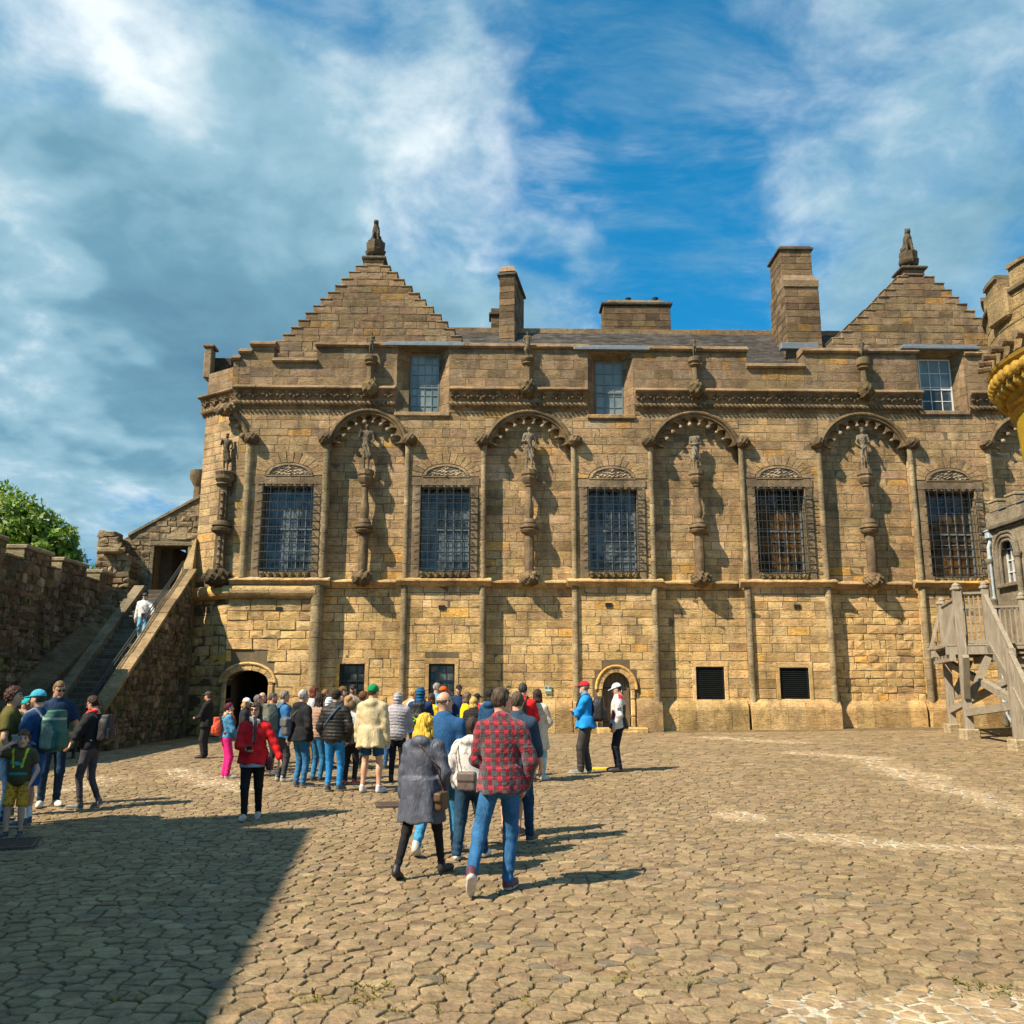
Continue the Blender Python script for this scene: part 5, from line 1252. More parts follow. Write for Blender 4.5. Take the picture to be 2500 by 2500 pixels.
pas.box(d0-.05, d0+.42, YW+.75, YW+4.5, zd0-.3, zd1+.1, 0, (.12, .09, .05)); pas.box(d0+.46, d1-.05, YW+2.6, YW+3.0, zd1-.62, zd1+.6, 0, lit_yel); pas.box(d0+.46, d0+.62, YW+2.4, YW+3.2, zd0-.3, zd1-.62, 0, lit_yel); pas.box(d0, d1+.5, YW+.72, YW+9, zd0-.3, zd0-.05, 0, (.2, .16, .1)); pas.box(d0+.66, d0+.95, YW+4, YW+6, zd0-.3, zd1-.70, 0, (.06, .05, .035)); pas.box(d0-.1, d1+.2, YW+.73, YW+2.55, zd1+.25, zd1+.5, 0, (.1, .08, .05))
pk(pas.build('passage', M_STONE), GATE)
# ruined stub and the battered foot of the palace corner
RUIN = thing('ruined_wall_stub', 'broken stump of rubble wall with a flat ledge stone at the stair head', 'wall', (-14, 34, 5.5))
q0 = at(262, 1305, 34.0); x0, x1, zt = float(at(243, 1350, 34)[0]), float(at(318, 1350, 34)[0]), float(q0[2])
B = Blocks(); z = 4.5; k = 0
while z < zt:
    h = rng.uniform(.16, .26); f_ = min(1, (zt-z)/1.2); xr_ = x0+.15+(x1-x0)*(.35+.65*f_); pk(MB().box(x0, xr_, 33.75, 34.5, z, z+h-.006, .04, rub_col()).build('stone_block', M_RUB), RUIN)
    lay(B, (0, 33.75, 0), UX, NY, x0, xr_, z, z+h, (), zs=[z, z+h], wmin=.2, wmax=.45, colf=lambda z: tuple((np.array((.27, .20, .115))*rng.uniform(.7, 1.3)).tolist()), proud=(.01, .06), rough=.03, bul=.04); z += h
B.emit('stone_block', M_RUB, RUIN, 60)
zz2 = float(at(280, 1345, 33.6)[2]); pk(MB().box(x0+.25, x0+1.0, 33.35, 34.2, zz2-.08, zz2+.08, .03, (.30, .24, .14)).build('ledge_stone', M_STONE), RUIN)
m_ = MB(); zc_ = wz(1312, 480, YF+.8)
vs = [(-11.95, YF+.65, -.3), (-11.15, YF+.35, -.3), (-11.15, YF+3, -.3), (-11.95, YF+3, -.3), (-11.85, YF+.68, zc_-1.7), (-11.2, YF+.38, zc_-1.7), (-11.2, YF+3, zc_-1.7), (-11.85, YF+3, zc_-1.7), (-11.42, YF+1.2, zc_), (-11.3, YF+1.0, zc_), (-11.3, YF+3, zc_), (-11.42, YF+3, zc_)]
m_.add(vs, [[0, 1, 5, 4], [1, 2, 6, 5], [3, 0, 4, 7], [4, 5, 9, 8], [5, 6, 10, 9], [7, 4, 8, 11], [8, 9, 10, 11]], (.30, .22, .11)); kid(m_.build('corner_buttress', M_STONE))
# drainpipe in the corner behind the stair
PIPE = thing('drain_pipe', 'thin dark drainpipe between the stair parapet and the palace wall', 'drainpipe', (-10.98, 32.7, .3))
pk(autosmooth(MB().tube([(-11.02, 32.75, .3), (-11.02, 32.75, 4.3), (-11.10, 32.9, 4.8)], .055, 8).build('pipe', M_BLACKP)), PIPE)
for z in (1.2, 2.6, 4.0): pk(autosmooth(MB().lathe(-11.02, 32.75, [(.075, z), (.075, z+.1)], 10).build('pipe_collar', M_BLACKP)), PIPE)
# tree beyond the wall
def leaf_mat():
    m, g, b = material('leaf'); 
    c = attr_col(g); n = g.noise(pos(g), 1.4, 3, .6)
    f = g.mapr(n, .3, .7, .7, 1.3, False); cc = g.node('ShaderNodeVectorMath', operation='SCALE'); g.put(cc.inputs[0], c); g.put(cc.inputs['Scale'], f)
    g.put(b.inputs['Base Color'], cc.outputs[0]); b.inputs['Roughness'].default_value = .55
    tr = g.node('ShaderNodeBsdfTranslucent'); g.put(tr.inputs[0], cc.outputs[0]); mx = g.node('ShaderNodeMixShader'); mx.inputs[0].default_value = .35
    g.l.new(b.outputs[0], mx.inputs[1]); g.l.new(tr.outputs[0], mx.inputs[2]); out = [q for q in g.n if q.type == 'OUTPUT_MATERIAL'][0]; g.l.new(mx.outputs[0], out.inputs[0]); return m
M_LEAF = leaf_mat(); M_BARK = plain('bark', (.09, .07, .05), .9, 0, .4, 8, .02)
def tree(base, top, lobes_, label, seed, n=9000, ls=.17, name='leafy_tree'):
    r_ = np.random.default_rng(seed); t = thing(name, label, 'tree', base, group='trees behind the rubble wall')
    tr_ = MB(); H = top-base[2]; tr_.tube([(0, 0, 0), (.1, 0, H*.35), (-.1, .1, H*.6), (.2, 0, H*.85)], [.38, .28, .18, .05], 10)
    for (cx_, cy_, cz_, rx, rz_) in lobes_: tr_.tube([(0, 0, H*.3), (cx_*.5, cy_*.5, cz_*.62), (cx_*.9, cy_*.9, cz_)], [.16, .09, .03], 7)
    o = tr_.build('trunk', M_BARK); o.parent = t
    V, C = [], []
    for i in range(n):
        cx_, cy_, cz_, rx, rz_ = lobes_[r_.integers(len(lobes_))]
        d = r_.normal(size=3); d /= np.linalg.norm(d); rad = r_.uniform(.45, 1.0)**.5*(1+.16*math.sin(d[0]*7+seed)*math.cos(d[2]*6)+.1*math.sin(11*d[1]+5*d[2]))
        c = np.array([cx_, cy_, cz_])+d*np.array([rx, rx, rz_])*rad
        clump = np.floor(c/.45); hh = hash2(clump[0], clump[1], clump[2])
        if hh < .22: continue
        a = r_.normal(size=3); a /= np.linalg.norm(a); b_ = np.cross(a, d+.3*r_.normal(size=3)); b_ /= np.linalg.norm(b_)+1e-6; s = ls*r_.uniform(.6, 1.3)
        V.append([c-a*s, c+b_*s*.45, c+a*s, c-b_*s*.45]); k = .65+.6*hh
        C.append(np.array((.13, .24, .02))*k if r_.random() > .2 else np.array((.26, .32, .035))*k)
    V = np.array(V); f = np.arange(len(V)*4).reshape(-1, 4)
    mk('crown', V.reshape(-1, 3), f, M_LEAF, parent=t, col=np.repeat(np.array(C), 4, 0)); return t
tree((-26.5, 48, 0), 12.5, [(-.6, 0, 11.0, 2.1, 2.0), (1.1, -.4, 10.3, 2.0, 1.9), (2.4, 0, 9.4, 1.8, 1.7), (3.2, .2, 8.2, 1.5, 1.6), (.5, 0, 8.4, 2.6, 2.0), (-1.6, .3, 9.3, 2.4, 2.2), (-3, 0, 10.2, 2.2, 2.2)], 'bushy green tree rising behind the battlements at the left edge', 5, 26000)
tree((-20.4, 46, 0), 8.5, [(0, 0, 7.6, .9, .7), (.6, 0, 7.2, .7, .6), (-.8, 0, 7.3, .8, .6)], 'low dark shrubby treetop showing behind the wall beside the ruined stub', 8, 1800, .13)
# ================================================================== right: timber stair
M_TIM = wood_mat('weathered_oak', (.15, .128, .095), (.40, .35, .27)); M_TIMX = wood_mat('weathered_oak_rail', (.15, .128, .095), (.38, .335, .255), axis='Y')
PA, PB, PC = ground_at(2327, 1788), ground_at(2369, 1803), ground_at(2491, 1832)
TS = thing('timber_stair', 'weathered oak stair with railed landing on posts at the right edge', 'staircase', tuple(PB.tolist()))
def tp(o): return pk(o, TS)
ZD = float(at(2340, 1572, PB[1])[2]); tdir = np.array([-.351, -.936, 0]); rdir = np.array([.936, -.351, 0]); zv = np.array([0, 0, 1.0])
N2 = PB+rdir*.78; N2[2] = PB[2]
def post(p, z0, z1, w=.20, cap=True, plinth_=True):
    m_ = MB(); m_.bar((p[0], p[1], z0), (p[0], p[1], z1), w, w, up=tdir); tp(m_.build('post', M_TIM))
    if cap: tp(MB().lathe(p[0], p[1], [(w*.55, z1), (w*.75, z1+.04), (w*.75, z1+.09), (w*.5, z1+.12), (w*.55, z1+.17), (.02, z1+.27)], 8).build('post_cap', M_TIM))
    if plinth_: tp(MB().box(p[0]-w*.9, p[0]+w*.9, p[1]-w*.9, p[1]+w*.9, z0-.2, z0+.18, .03, (.46, .37, .23)).build('post_base', M_STONE))
ZT = float(at(2340, 1443, PB[1])[2]); ZTA = float(at(2290, 1478, PA[1])[2])
post(PA, PA[2]+.1, ZTA, .24); post(PB, PB[2]+.1, ZT, .25); post(N2, ZD-.3, ZT+.02, .2, plinth_=False); post(PC, PC[2]+.1, float(at(2465, 1583, PC[1])[2]), .24, cap=False)
B2_ = PA+rdir*2.4; B3_ = PB+rdir*2.6
post(B2_, PA[2]+.1, ZTA+.1, .2)
# deck boards and bearers
nb = 16; ov = -.35
for k in range(nb):
    a_ = PA+(PB-PA)*(k/nb*1.12-.06); a_ = np.array([a_[0], a_[1], ZD-.03]); s_ = ov-(.25 if k % 3 == 0 else 0)
    tp(MB().bar(a_+rdir*s_, a_+rdir*2.5, .17, .05).build('deck_board', M_TIM))
for q_ in (PA, PB): tp(MB().bar(np.array([q_[0], q_[1], ZD-.20])+rdir*-.45, np.array([q_[0], q_[1], ZD-.20])+rdir*2.5, .2, .24).build('bearer', M_TIM))
e_ = (PB-PA)/np.linalg.norm((PB-PA)[:2]); e_[2] = 0
for s_ in (-.30, .9, 2.2): tp(MB().bar(np.array([PA[0], PA[1], ZD-.42])+rdir*s_-e_*.1, np.array([PB[0], PB[1], ZD-.42])+rdir*s_+e_*.2, .16, .2).build('joist', M_TIM))
def railing(a_, b_, za, zb, zba, zbb, n, w=.045, board=False):
    a_, b_ = np.array(a_[:2]), np.array(b_[:2]); q = lambda t, z: np.array([*(a_+(b_-a_)*t), z])
    tp(MB().bar(q(0, za), q(1, zb), .11, .07).build('handrail', M_TIMX)); tp(MB().bar(q(0, zba), q(1, zbb), .08, .09).build('bottom_rail', M_TIMX))
    for k in range(n):
        t = (k+.5)/n; L = np.linalg.norm(b_-a_); tp(MB().bar(q(t, zba+(zbb-zba)*t), q(t, za+(zb-za)*t), (L/n*.93 if board else w), .03, up=np.array([*(b_-a_)/L, 0])[[1, 0, 2]]*np.array([-1, 1, 0])).build('baluster', M_TIM))
railing(PA, PB, ZTA-.05, ZT-.20, ZD+.06, ZD+.06, 15, board=True)
railing(PB, N2, ZT-.08, ZT-.08, ZD+.06, ZD+.06, 6)
railing(PA, B2_, ZTA-.1, ZTA-.1, ZD+.1, ZD+.1, 16)
ZC = float(at(2465, 1583, PC[1])[2])
railing(N2, PC+rdir*.05, ZT-.12, ZC-.02, ZD+.02, ZC-1.0, 24)
railing(PC, PC+tdir*3, ZC-.05, ZC-1.6, ZC-1.0, ZC-2.4, 16)
# flight: strings and treads
for s_ in (.12, 1.5):
    a_ = np.array([N2[0], N2[1], ZD-.25])+rdir*s_; b_ = np.array([PC[0], PC[1], ZC-1.35])+rdir*(s_); tp(MB().bar(a_, b_+(b_-a_)*.35, .10, .34).build('string', M_TIMX))
for k in range(11):
    t = (k+.5)/9; c_ = np.array([N2[0], N2[1], ZD-.08])+(np.array([PC[0], PC[1], ZC-1.18])-np.array([N2[0], N2[1], ZD-.08]))*t; tp(MB().bar(c_+rdir*.12, c_+rdir*1.5, .3, .05, up=zv).build('tread', M_TIM))
# braces
g2 = lambda p, z, r=0.0, t=0.0: np.array([p[0], p[1], z])+rdir*r+tdir*t
for a_, b_ in ((g2(PB, PB[2]+.75), g2(PC, ZC-1.45, .1)), (g2(PA, PA[2]+.7), g2(PB, PB[2]+1.7, 1.0, 1.5)), (g2(PA, ZD-.5, .1), g2(PC, PC[2]+.9, .5)), (g2(PB, ZD-1.6, 0, .12), g2(PB, ZD-.4, 0, .75)), (g2(PB, ZD-1.6, .12), g2(PB, ZD-.4, .7)), (g2(PA, ZD-1.6, .12), g2(PA, ZD-.4, .7))):
    tp(MB().bar(a_, b_, .17, .2).build('brace', M_TIMX))
for s_, q_ in ((-.45, PB), (-.45, PA)):                # raking struts outside the rail
    tp(MB().bar(g2(q_, ZD-.02, s_), g2(q_, ZT-.35, -.06), .08, .1).build('strut', M_TIM))
# ================================================================== right: limewashed round tower
M_LIME = stone_mat('yellow_limewash', (.85, .56, .03), soot=.12, strata=.0, bumpd=.012); M_GOLD = stone_mat('ochre_carved_stone', (.82, .50, .08), soot=.25, strata=.2)
YT = 20.0; XA0 = float(at(2750, 880, YT)[0]); XA = XA0+.54; TW = thing('round_tower', 'round yellow limewashed tower with carved corbel ring and stone spouts at right edge', 'tower', (XA, YT, .6))
rad = lambda px, py: XA0-float(at(px, py, YT)[0]); zt_ = lambda px, py: float(at(px, py, YT)[2])
prof = [(rad(2600, 1700), -.2), (rad(2590, 1400), zt_(2590, 1400)), (rad(2512, 1230), zt_(2512, 1230)), (rad(2500, 1170), zt_(2500, 1170)), (rad(2482, 1060), zt_(2482, 1060)), (rad(2468, 985), zt_(2468, 985))]
pk(autosmooth(MB().lathe(XA, YT, prof, 64).build('shaft', M_LIME), 30), TW)
rl_, zl_ = rad(2405, 878), zt_(2405, 878)
z0c = zt_(2466, 985)
corb = [(rad(2468, 985), z0c-.02), (rad(2455, 968), z0c+.10), (rad(2466, 960), z0c+.16), (rad(2450, 950), z0c+.26), (rad(2458, 940), z0c+.32), (rad(2432, 915), zl_-.42), (rad(2422, 900), zl_-.25), (rl_-.08, zl_-.06), (rl_, zl_), (rl_+.03, zl_+.08), (rl_-.12, zl_+.14)]
pk(autosmooth(MB().lathe(XA, YT, corb, 64).build('corbel_ring', M_GOLD), 25), TW)
stud = carved_boss((0, 0, 0), .15, 4, .03, mat=M_GOLD, name='carved_stud'); stm = stud.data; bpy.data.objects.remove(stud)
for row, (rr, z, n) in enumerate(((rad(2436, 912), zl_-.45, 60), (rad(2420, 898), zl_-.22, 66))):
    for k in range(n):
        a_ = 2*math.pi*(k+.5*row)/n
        if math.cos(a_) > .25: continue
        o = bpy.data.objects.new('carved_stud', stm); COL.objects.link(o); o.location = (XA+rr*math.cos(a_), YT+rr*math.sin(a_), z); o.rotation_euler = (R(-35), 0, a_+math.pi/2); o.scale = (1, 1.1, 1.25); pk(o, TW)
zdr = zt_(2412, 690)-.42; rdr = rl_-.10
pk(autosmooth(MB().lathe(XA, YT, [(rdr, zl_+.1), (rdr, zdr), (rdr+.10, zdr+.04), (rdr+.10, zdr+.12), (rdr-.3, zdr+.16)], 64).build('drum', M_MORTAR), 25), TW)
B = Blocks(); z = zl_+.16
while z < zdr-.02:
    h = min(rng.uniform(.28, .36), zdr-z); n = 44; off = rng.random()
    for k in range(n):
        a_ = 2*math.pi*(k+off)/n
        if math.cos(a_) > .3: continue
        u_ = np.array([-math.sin(a_), math.cos(a_), 0]); n_ = np.array([math.cos(a_), math.sin(a_), 0]); w2 = math.pi*rdr/n
        B.add(np.array([XA, YT, 0])+n_*(rdr-.005), -u_ if False else u_, n_, -w2, w2, z, z+h, tuple((np.array((.34, .24, .11))*rng.uniform(.75, 1.2)).tolist()), .02)
    z += h
B.emit('stone_block', M_STONE, TW, 150)
for k in range(16):                                     # merlons of the drum
    a0 = 2*math.pi*k/16+.08; a1 = a0+.25
    if math.cos((a0+a1)/2) > .3: continue
    for (r0, r1, za, zb, cc_) in ((rdr-.42, rdr+.02, zdr+.10, zdr+.62, (.33, .235, .115)), (rdr-.46, rdr+.08, zdr+.622, zdr+.72, (.24, .19, .115))):
        q = [(XA+r*math.cos(t), YT+r*math.sin(t)) for r, t in [(r1, a0+(a1-a0)*i/4) for i in range(5)]+[(r0, a1-(a1-a0)*i/4) for i in range(5)]]; n_ = len(q)
        pk(MB().add([(x, y, z) for z in (za, zb) for x, y in q], [list(range(n_))[::-1], list(range(n_, 2*n_))]+[[i, (i+1) % n_, (i+1) % n_+n_, i+n_] for i in range(n_)], cc_).build('merlon' if zb < zdr+.65 else 'coping_stone', M_STONE), TW)
for k in range(30):                                     # stone spouts
    a_ = math.pi+2*math.pi*(k+.3)/46-.55
    n_ = np.array([math.cos(a_), math.sin(a_), 0])
    if n_[0] > .2: continue
    c_ = np.array([XA, YT, zl_+.38]); sp = MB(); sp.cur = (.25, .20, .13); sp.tube([c_+n_*(rdr-.1), c_+n_*(rdr+.28)], .085, 8); sp.tube([c_+n_*(rdr+.20), c_+n_*(rdr+.31)], .10, 8)
    pk(autosmooth(sp.build('water_spout', M_CARVE)), TW)
pk(MB().box(XA-rdr-.14, XA-rdr+.3, YT-.25, YT+.6, zl_+1.0, zl_+1.75, .05, (.36, .26, .13)).build('turret', M_STONE), TW)
# ================================================================== right: battlemented gothic range joining the palace
XG = float(at(2405, 1290, 33)[0]); GO = thing('gothic_range', 'grey battlemented range with pointed windows meeting the palace at the right', 'building', (XG+1, 30, .7))
zg = lambda px, py, y=33: float(at(px, py, y)[2])
zcor = float(at_x(2410, 1293, XG)[2]); zcr = zcor+.55; ztop_ = zcr+.35
m_ = MB(); m_.cur = (.26, .22, .155)
WN = [(float(at_x(2444, 1380, XG)[1]), float(at_x(2482, 1380, XG)[1])), (27.9, 29.0)]; zw0, zw1 = float(at_x(2460, 1425, XG)[2]), float(at_x(2455, 1318, XG)[2])
m_.box(XG, XG+5, 20, 33.2, -.3, zw0); ylist = sorted([20, 33.2]+[v for w_ in WN for v in w_]); 
for a_, b_ in zip(ylist[:-1], ylist[1:]):
    if any(abs(a_-min(w_)) < 1e-6 for w_ in WN): m_.box(XG+.45, XG+5, a_, b_, zw0, zw1)
    else: m_.box(XG, XG+5, a_, b_, zw0, zw1)
m_.box(XG, XG+5, 20, 33.2, zw1, zcr)
pk(m_.build('wall', M_STONE), GO)
m_ = MB(); m_.cur = (.15, .135, .10); m_.box(XG-.16, XG+.2, 20, 33.1, zcor-.10, zcor+.05, .02); m_.box(XG-.08, XG+.2, 20, 33.1, zcor-.2, zcor-.105, .02); pk(m_.build('cornice', M_STONE), GO)
for k, y in enumerate(np.arange(32.3, 24, -1.15)):
    pk(MB().box(XG-.02, XG+.4, y-.30, y+.30, zcr+.002, ztop_, .02, (.27, .22, .14)).build('merlon', M_STONE), GO); pk(MB().box(XG-.05, XG+.45, y-.33, y+.33, ztop_+.002, ztop_+.10, .02, (.32, .26, .16)).build('coping_stone', M_STONE), GO)
    pk(MB().box(XG-.05, XG+.42, y-.83, y-.34, zcr+.002, zcr+.05, .01).build('lead_flashing', M_LEAD), GO)
for (y1w, y0w) in WN:
    ya, yb = min(y0w, y1w), max(y0w, y1w); ym, wq = (ya+yb)/2, (yb-ya)/2; zs_ = zw1-.62
    wn = bpy.data.objects.new('pointed_window', None); COL.objects.link(wn); wn.location = (XG, ym, zw0); pk(wn, GO)
    def put(o): o.parent = wn; o.matrix_parent_inverse = Matrix.Translation(wn.location).inverted(); return o
    def pt(t, e=0.0):                                   # pointed arch outline, t in -1..1
        a_ = (1-abs(t)); return ym+math.copysign((wq+e)*math.cos(a_*math.pi/2*.92)**.8, t), zs_+(.62+e)*math.sin(a_*math.pi/2)
    for e, xo, rr in ((.0, 0, .06), (.14, -.04, .06), (.28, -.06, .05)):
        o = MB(); o.cur = (.20, .175, .13); o.tube([(XG+xo, ym-wq-e, zw0)]+[(XG+xo, *pt(t, e)) for t in np.linspace(-1, 1, 17)]+[(XG+xo, ym+wq+e, zw0)], rr, 7); put(autosmooth(o.build('arch_moulding', M_STONE)))
    put(MB().box(XG+.30, XG+.36, ya, yb, zw0, zw1).build('pane', M_GLASS))
    o = MB()
    for t in (-.95, -.33, .33, .95): o.box(XG+.23, XG+.29, ym+wq*t-.02, ym+wq*t+.02, zw0, zw1-.35 if abs(t) > .5 else zw1-.1)
    for k in range(5): o.box(XG+.24, XG+.285, ya, yb, zw0+k*.42, zw0+k*.42+.04)
    put(o.build('glazing_bar', M_WHITE))
    o = MB(); o.cur = (.22, .19, .13); o.box(XG-.16, XG+.2, ya-.2, yb+.2, zw0-.14, zw0-.003, .02); put(o.build('sill', M_STONE))
for y in (float(at_x(2425, 1400, XG)[1]), float(at_x(2496, 1400, XG)[1])):
    m_ = MB(); m_.cur = (.20, .175, .13); m_.tube([(XG-.10, y, .8), (XG-.10, y, zs_)], .10, 10); m_.lathe(XG-.10, y, [(.11, zs_-.12), (.17, zs_), (.17, zs_+.07)], 10); m_.lathe(XG-.10, y, [(.18, zw0-.75), (.14, zw0-.6), (.16, zw0-.5), (.10, zw0-.4)], 10); pk(autosmooth(m_.build('column', M_STONE)), GO)
# pale drainpipe in the corner
M_PIPE = plain('pale_blue_pipe_paint', (.42, .50, .54), .4, .1, .15, 8); yq = 32.72
DP = thing('drain_pipe', 'pale blue drainpipe with square hopper in the corner behind the timber stair', 'drainpipe', (XG-.3, yq, .7))
xt, zt = float(at(2418, 1308, yq)[0]), float(at(2418, 1308, yq)[2]); xb_ = float(at(2424, 1440, yq)[0])
pk(MB().box(xt-.16, xt+.16, yq-.14, yq+.14, zt-.12, zt+.16, .03).box(xt-.19, xt+.19, yq-.17, yq+.17, zt+.14, zt+.20, .01).build('hopper', M_PIPE), DP)
pk(autosmooth(MB().tube([(xt, yq, zt-.1), (xt-.12, yq, zt-.45), (xb_, yq, zt-.8), (xb_+.02, yq, 1.2), (xb_+.25, yq-.1, .75)], .065, 8).build('pipe', M_PIPE)), DP)
for z in (zt-.9, zt-2.4, 3.5, 1.6): pk(autosmooth(MB().lathe(xb_+.01, yq, [(.09, z), (.09, z+.12)], 10).build('pipe_collar', M_PIPE)), DP)
# ================================================================== the building behind the photographer's left shoulder that shades the court
SH = thing('shading_building', 'plain gabled stone building standing left of the court out of view', 'building', (-11, 3, 0))
k9 = 9.0; cA = np.array([-2.29, 12.47])-SUN_DIR[:2]*k9; cB = np.array([-1.53, 5.48])-SUN_DIR[:2]*k9; dv = (cB-cA)/np.linalg.norm(cB-cA); cC = cB+dv*14; cD = cC+np.array([-9, 0]); cE = cA+np.array([-9, .35])
vs = [(*p_, z) for z in (-.3, k9) for p_ in (cA, cB, cC, cD, cE)]; n = 5
pk(MB().add(vs, [list(range(5)), list(range(5, 10))]+[[i, (i+1) % 5, (i+1) % 5+5, i+5] for i in range(5)], (.3, .22, .12)).build('wall', M_STONE), SH)
gA = np.array([-6.13, 12.71])-SUN_DIR[:2]*k9; gB = np.array([-3.53, 12.57])-SUN_DIR[:2]*k9; hg = 12.3; gT = np.array([-2.2, 14.28])-SUN_DIR[:2]*hg; gT[1] = min(gT[1], (gA[1]+gB[1])/2+.3)
vs = [(*gA, k9), (*gB, k9), (*gT, hg), (gA[0], gA[1]-.5, k9), (gB[0], gB[1]-.5, k9), (gT[0], gT[1]-.5, hg)]
pk(MB().add(vs, [[0, 1, 2], [3, 5, 4], [0, 2, 5, 3], [1, 4, 5, 2], [0, 3, 4, 1]], (.12, .11, .10)).build('gable', M_STONE), SH)
# ================================================================== small things
sx, sz = float(at(1338, 1684, YF+ND-.02)[0]), float(at(1338, 1684, YF+ND-.02)[2]); ysn = YF+ND-.06
SG = thing('wall_sign', 'small white and green information sign low on the palace wall', 'sign', (sx, ysn, sz))
pk(MB().box(sx-.12, sx+.12, ysn, ysn+.02, sz-.13, sz+.13, .004).build('board', M_WHITE), SG); M_GRN = plain('sign_green', (.05, .22, .14), .5, 0, .1, 8)
pk(MB().box(sx-.11, sx-.01, ysn-.004, ysn-.001, sz+.02, sz+.12).box(sx+.02, sx+.11, ysn-.004, ysn-.001, sz+.02, sz+.12).box(sx-.11, sx+.11, ysn-.004, ysn-.001, sz-.11, sz-.05).build('print', M_GRN, kind='stuff'), SG)
d_ = at(1514, 1686, YF+.18); mk('door_notice', *[[(d_[0]-.06, YF+.185, d_[2]-.11), (d_[0]+.06, YF+.185, d_[2]-.11), (d_[0]+.06, YF+.185, d_[2]+.11), (d_[0]-.06, YF+.185, d_[2]+.11), (d_[0]-.06, YF+.2, d_[2]-.11), (d_[0]+.06, YF+.2, d_[2]-.11), (d_[0]+.06, YF+.2, d_[2]+.11), (d_[0]-.06, YF+.2, d_[2]+.11)], [[0, 1, 2, 3], [7, 6, 5, 4], [0, 4, 5, 1], [1, 5, 6, 2], [2, 6, 7, 3], [3, 7, 4, 0]]], M_WHITE, label='small white notice fixed to the arched wooden door', cat='sign')
# iron drain gratings
M_RUST = plain('rusty_iron', (.10, .068, .055), .8, .2, .4, 20)
for (px, py, w_, L, rz_, lb) in ((28, 2062, .55, .8, R(20), 'rusty iron drain grating by the boy in yellow shorts'), (948, 1966, .4, .6, R(10), 'rusty iron drain grating behind the blonde woman in grey parka')):
    c_ = ground_at(px, py); G_ = thing('drain_grating', lb, 'grating', (c_[0], c_[1], c_[2]+.012), rz_, group='drain gratings in the cobbles')
    f_ = MB().box(-w_/2, w_/2, -L/2, -L/2+.04, -.02, .012).box(-w_/2, w_/2, L/2-.04, L/2, -.02, .012).box(-w_/2, -w_/2+.04, -L/2+.04, L/2-.04, -.02, .012).box(w_/2-.04, w_/2, -L/2+.04, L/2-.04, -.02, .012).build('frame', M_RUST); f_.parent = G_
    for k in range(8): o = MB().box(-w_/2+.04, w_/2-.04, -L/2+.06+k*(L-.1)/8, -L/2+.10+k*(L-.1)/8, -.02, .010).build('bar', M_RUST); o.parent = G_
# folded A-board by the stair foot
c_ = ground_at(178, 1850); AB = thing('sandwich_board', 'black folding A-board with green panel at the foot of the stair', 'sign', tuple(c_.tolist()), R(-20))
for s_ in (-1, 1):
    o = MB(); o.bar((-.25, s_*.28, 0), (-.25, s_*.02, .95), .05, .05).bar((.25, s_*.28, 0), (.25, s_*.02, .95), .05, .05).bar((-.25, s_*.02, .95), (.25, s_*.02, .95), .05, .05).bar((-.25, s_*.22, .22), (.25, s_*.22, .22), .05, .05); q = o.build('frame', M_BLACKP); q.parent = AB
    q = mk('panel', [(-.23, s_*.21, .24), (.23, s_*.21, .24), (.23, s_*.03, .92), (-.23, s_*.03, .92), (-.23, s_*.195, .24), (.23, s_*.195, .24), (.23, s_*.015, .92), (-.23, s_*.015, .92)], [[0, 1, 2, 3], [7, 6, 5, 4], [0, 4, 5, 1], [2, 6, 7, 3]], plain('board_green', (.10, .15, .04), .6)); q.parent = AB
c_ = ground_at(1462, 1877); ym_ = []
for k in range(14):
    a_ = 2*math.pi*k/14; ym_.append((.24*math.cos(a_)*(1+.15*math.sin(3*a_)), .16*math.sin(a_)*(1+.2*math.cos(2*a_))))
mk('yellow_mat', [(x_, y_, .022) for x_, y_ in ym_]+[(x_, y_, -.01) for x_, y_ in ym_], [list(range(14))]+[[i, 14+i, 14+(i+1) % 14, (i+1) % 14] for i in range(14)], plain('yellow_plastic', (.75, .58, .02), .5), label='flat bright yellow patch on the cobbles behind the man in the red cap', cat='mat').location = tuple(c_.tolist())
# ================================================================== people
def attr_mat(name, rough=.85, spec=.25, nscale=60, var=.18, bd=.003, stretch=None, sss=0.0, sheen=0.0, big=.2):
    m, g, b = material(name); p = objc(g)
    v = scaled(g, p, stretch) if stretch else p
    n = g.noise(v, nscale, 3, .6); n2 = g.noise(p, 7, 3, .6)
    f = g.math('MULTIPLY', g.mapr(n, .3, .7, 1-var, 1+var, False), g.mapr(n2, .3, .7, 1-big, 1+big, False))
    cc = g.node('ShaderNodeVectorMath', operation='SCALE'); g.put(cc.inputs[0], attr_col(g)); g.put(cc.inputs['Scale'], f)
    g.put(b.inputs['Base Color'], cc.outputs[0]); b.inputs['Roughness'].default_value = rough; b.inputs['Specular IOR Level'].default_value = spec
    if sss: b.inputs['Subsurface Weight'].default_value = sss; b.inputs['Subsurface Radius'].default_value = (.02, .008, .004); b.inputs['Subsurface Scale'].default_value = .3
    if sheen: b.inputs['Sheen Weight'].default_value = sheen
    if bd: bump(g, b, g.math('ADD', g.math('MULTIPLY', n, .25), g.math('MULTIPLY', g.noise(scaled(g, p, (1.2, 1.2, .45)), 9, 3, .5, 1.8), 1.6)), .8, bd)
    return m
M_CLOTH = attr_mat('woven_cloth', bd=.011); M_SHELL = attr_mat('shell_fabric', .55, .35, 25, .08, .014); M_DENIM = attr_mat('denim', .9, .15, 90, .25, .011, (1, 1, .35), big=.3)
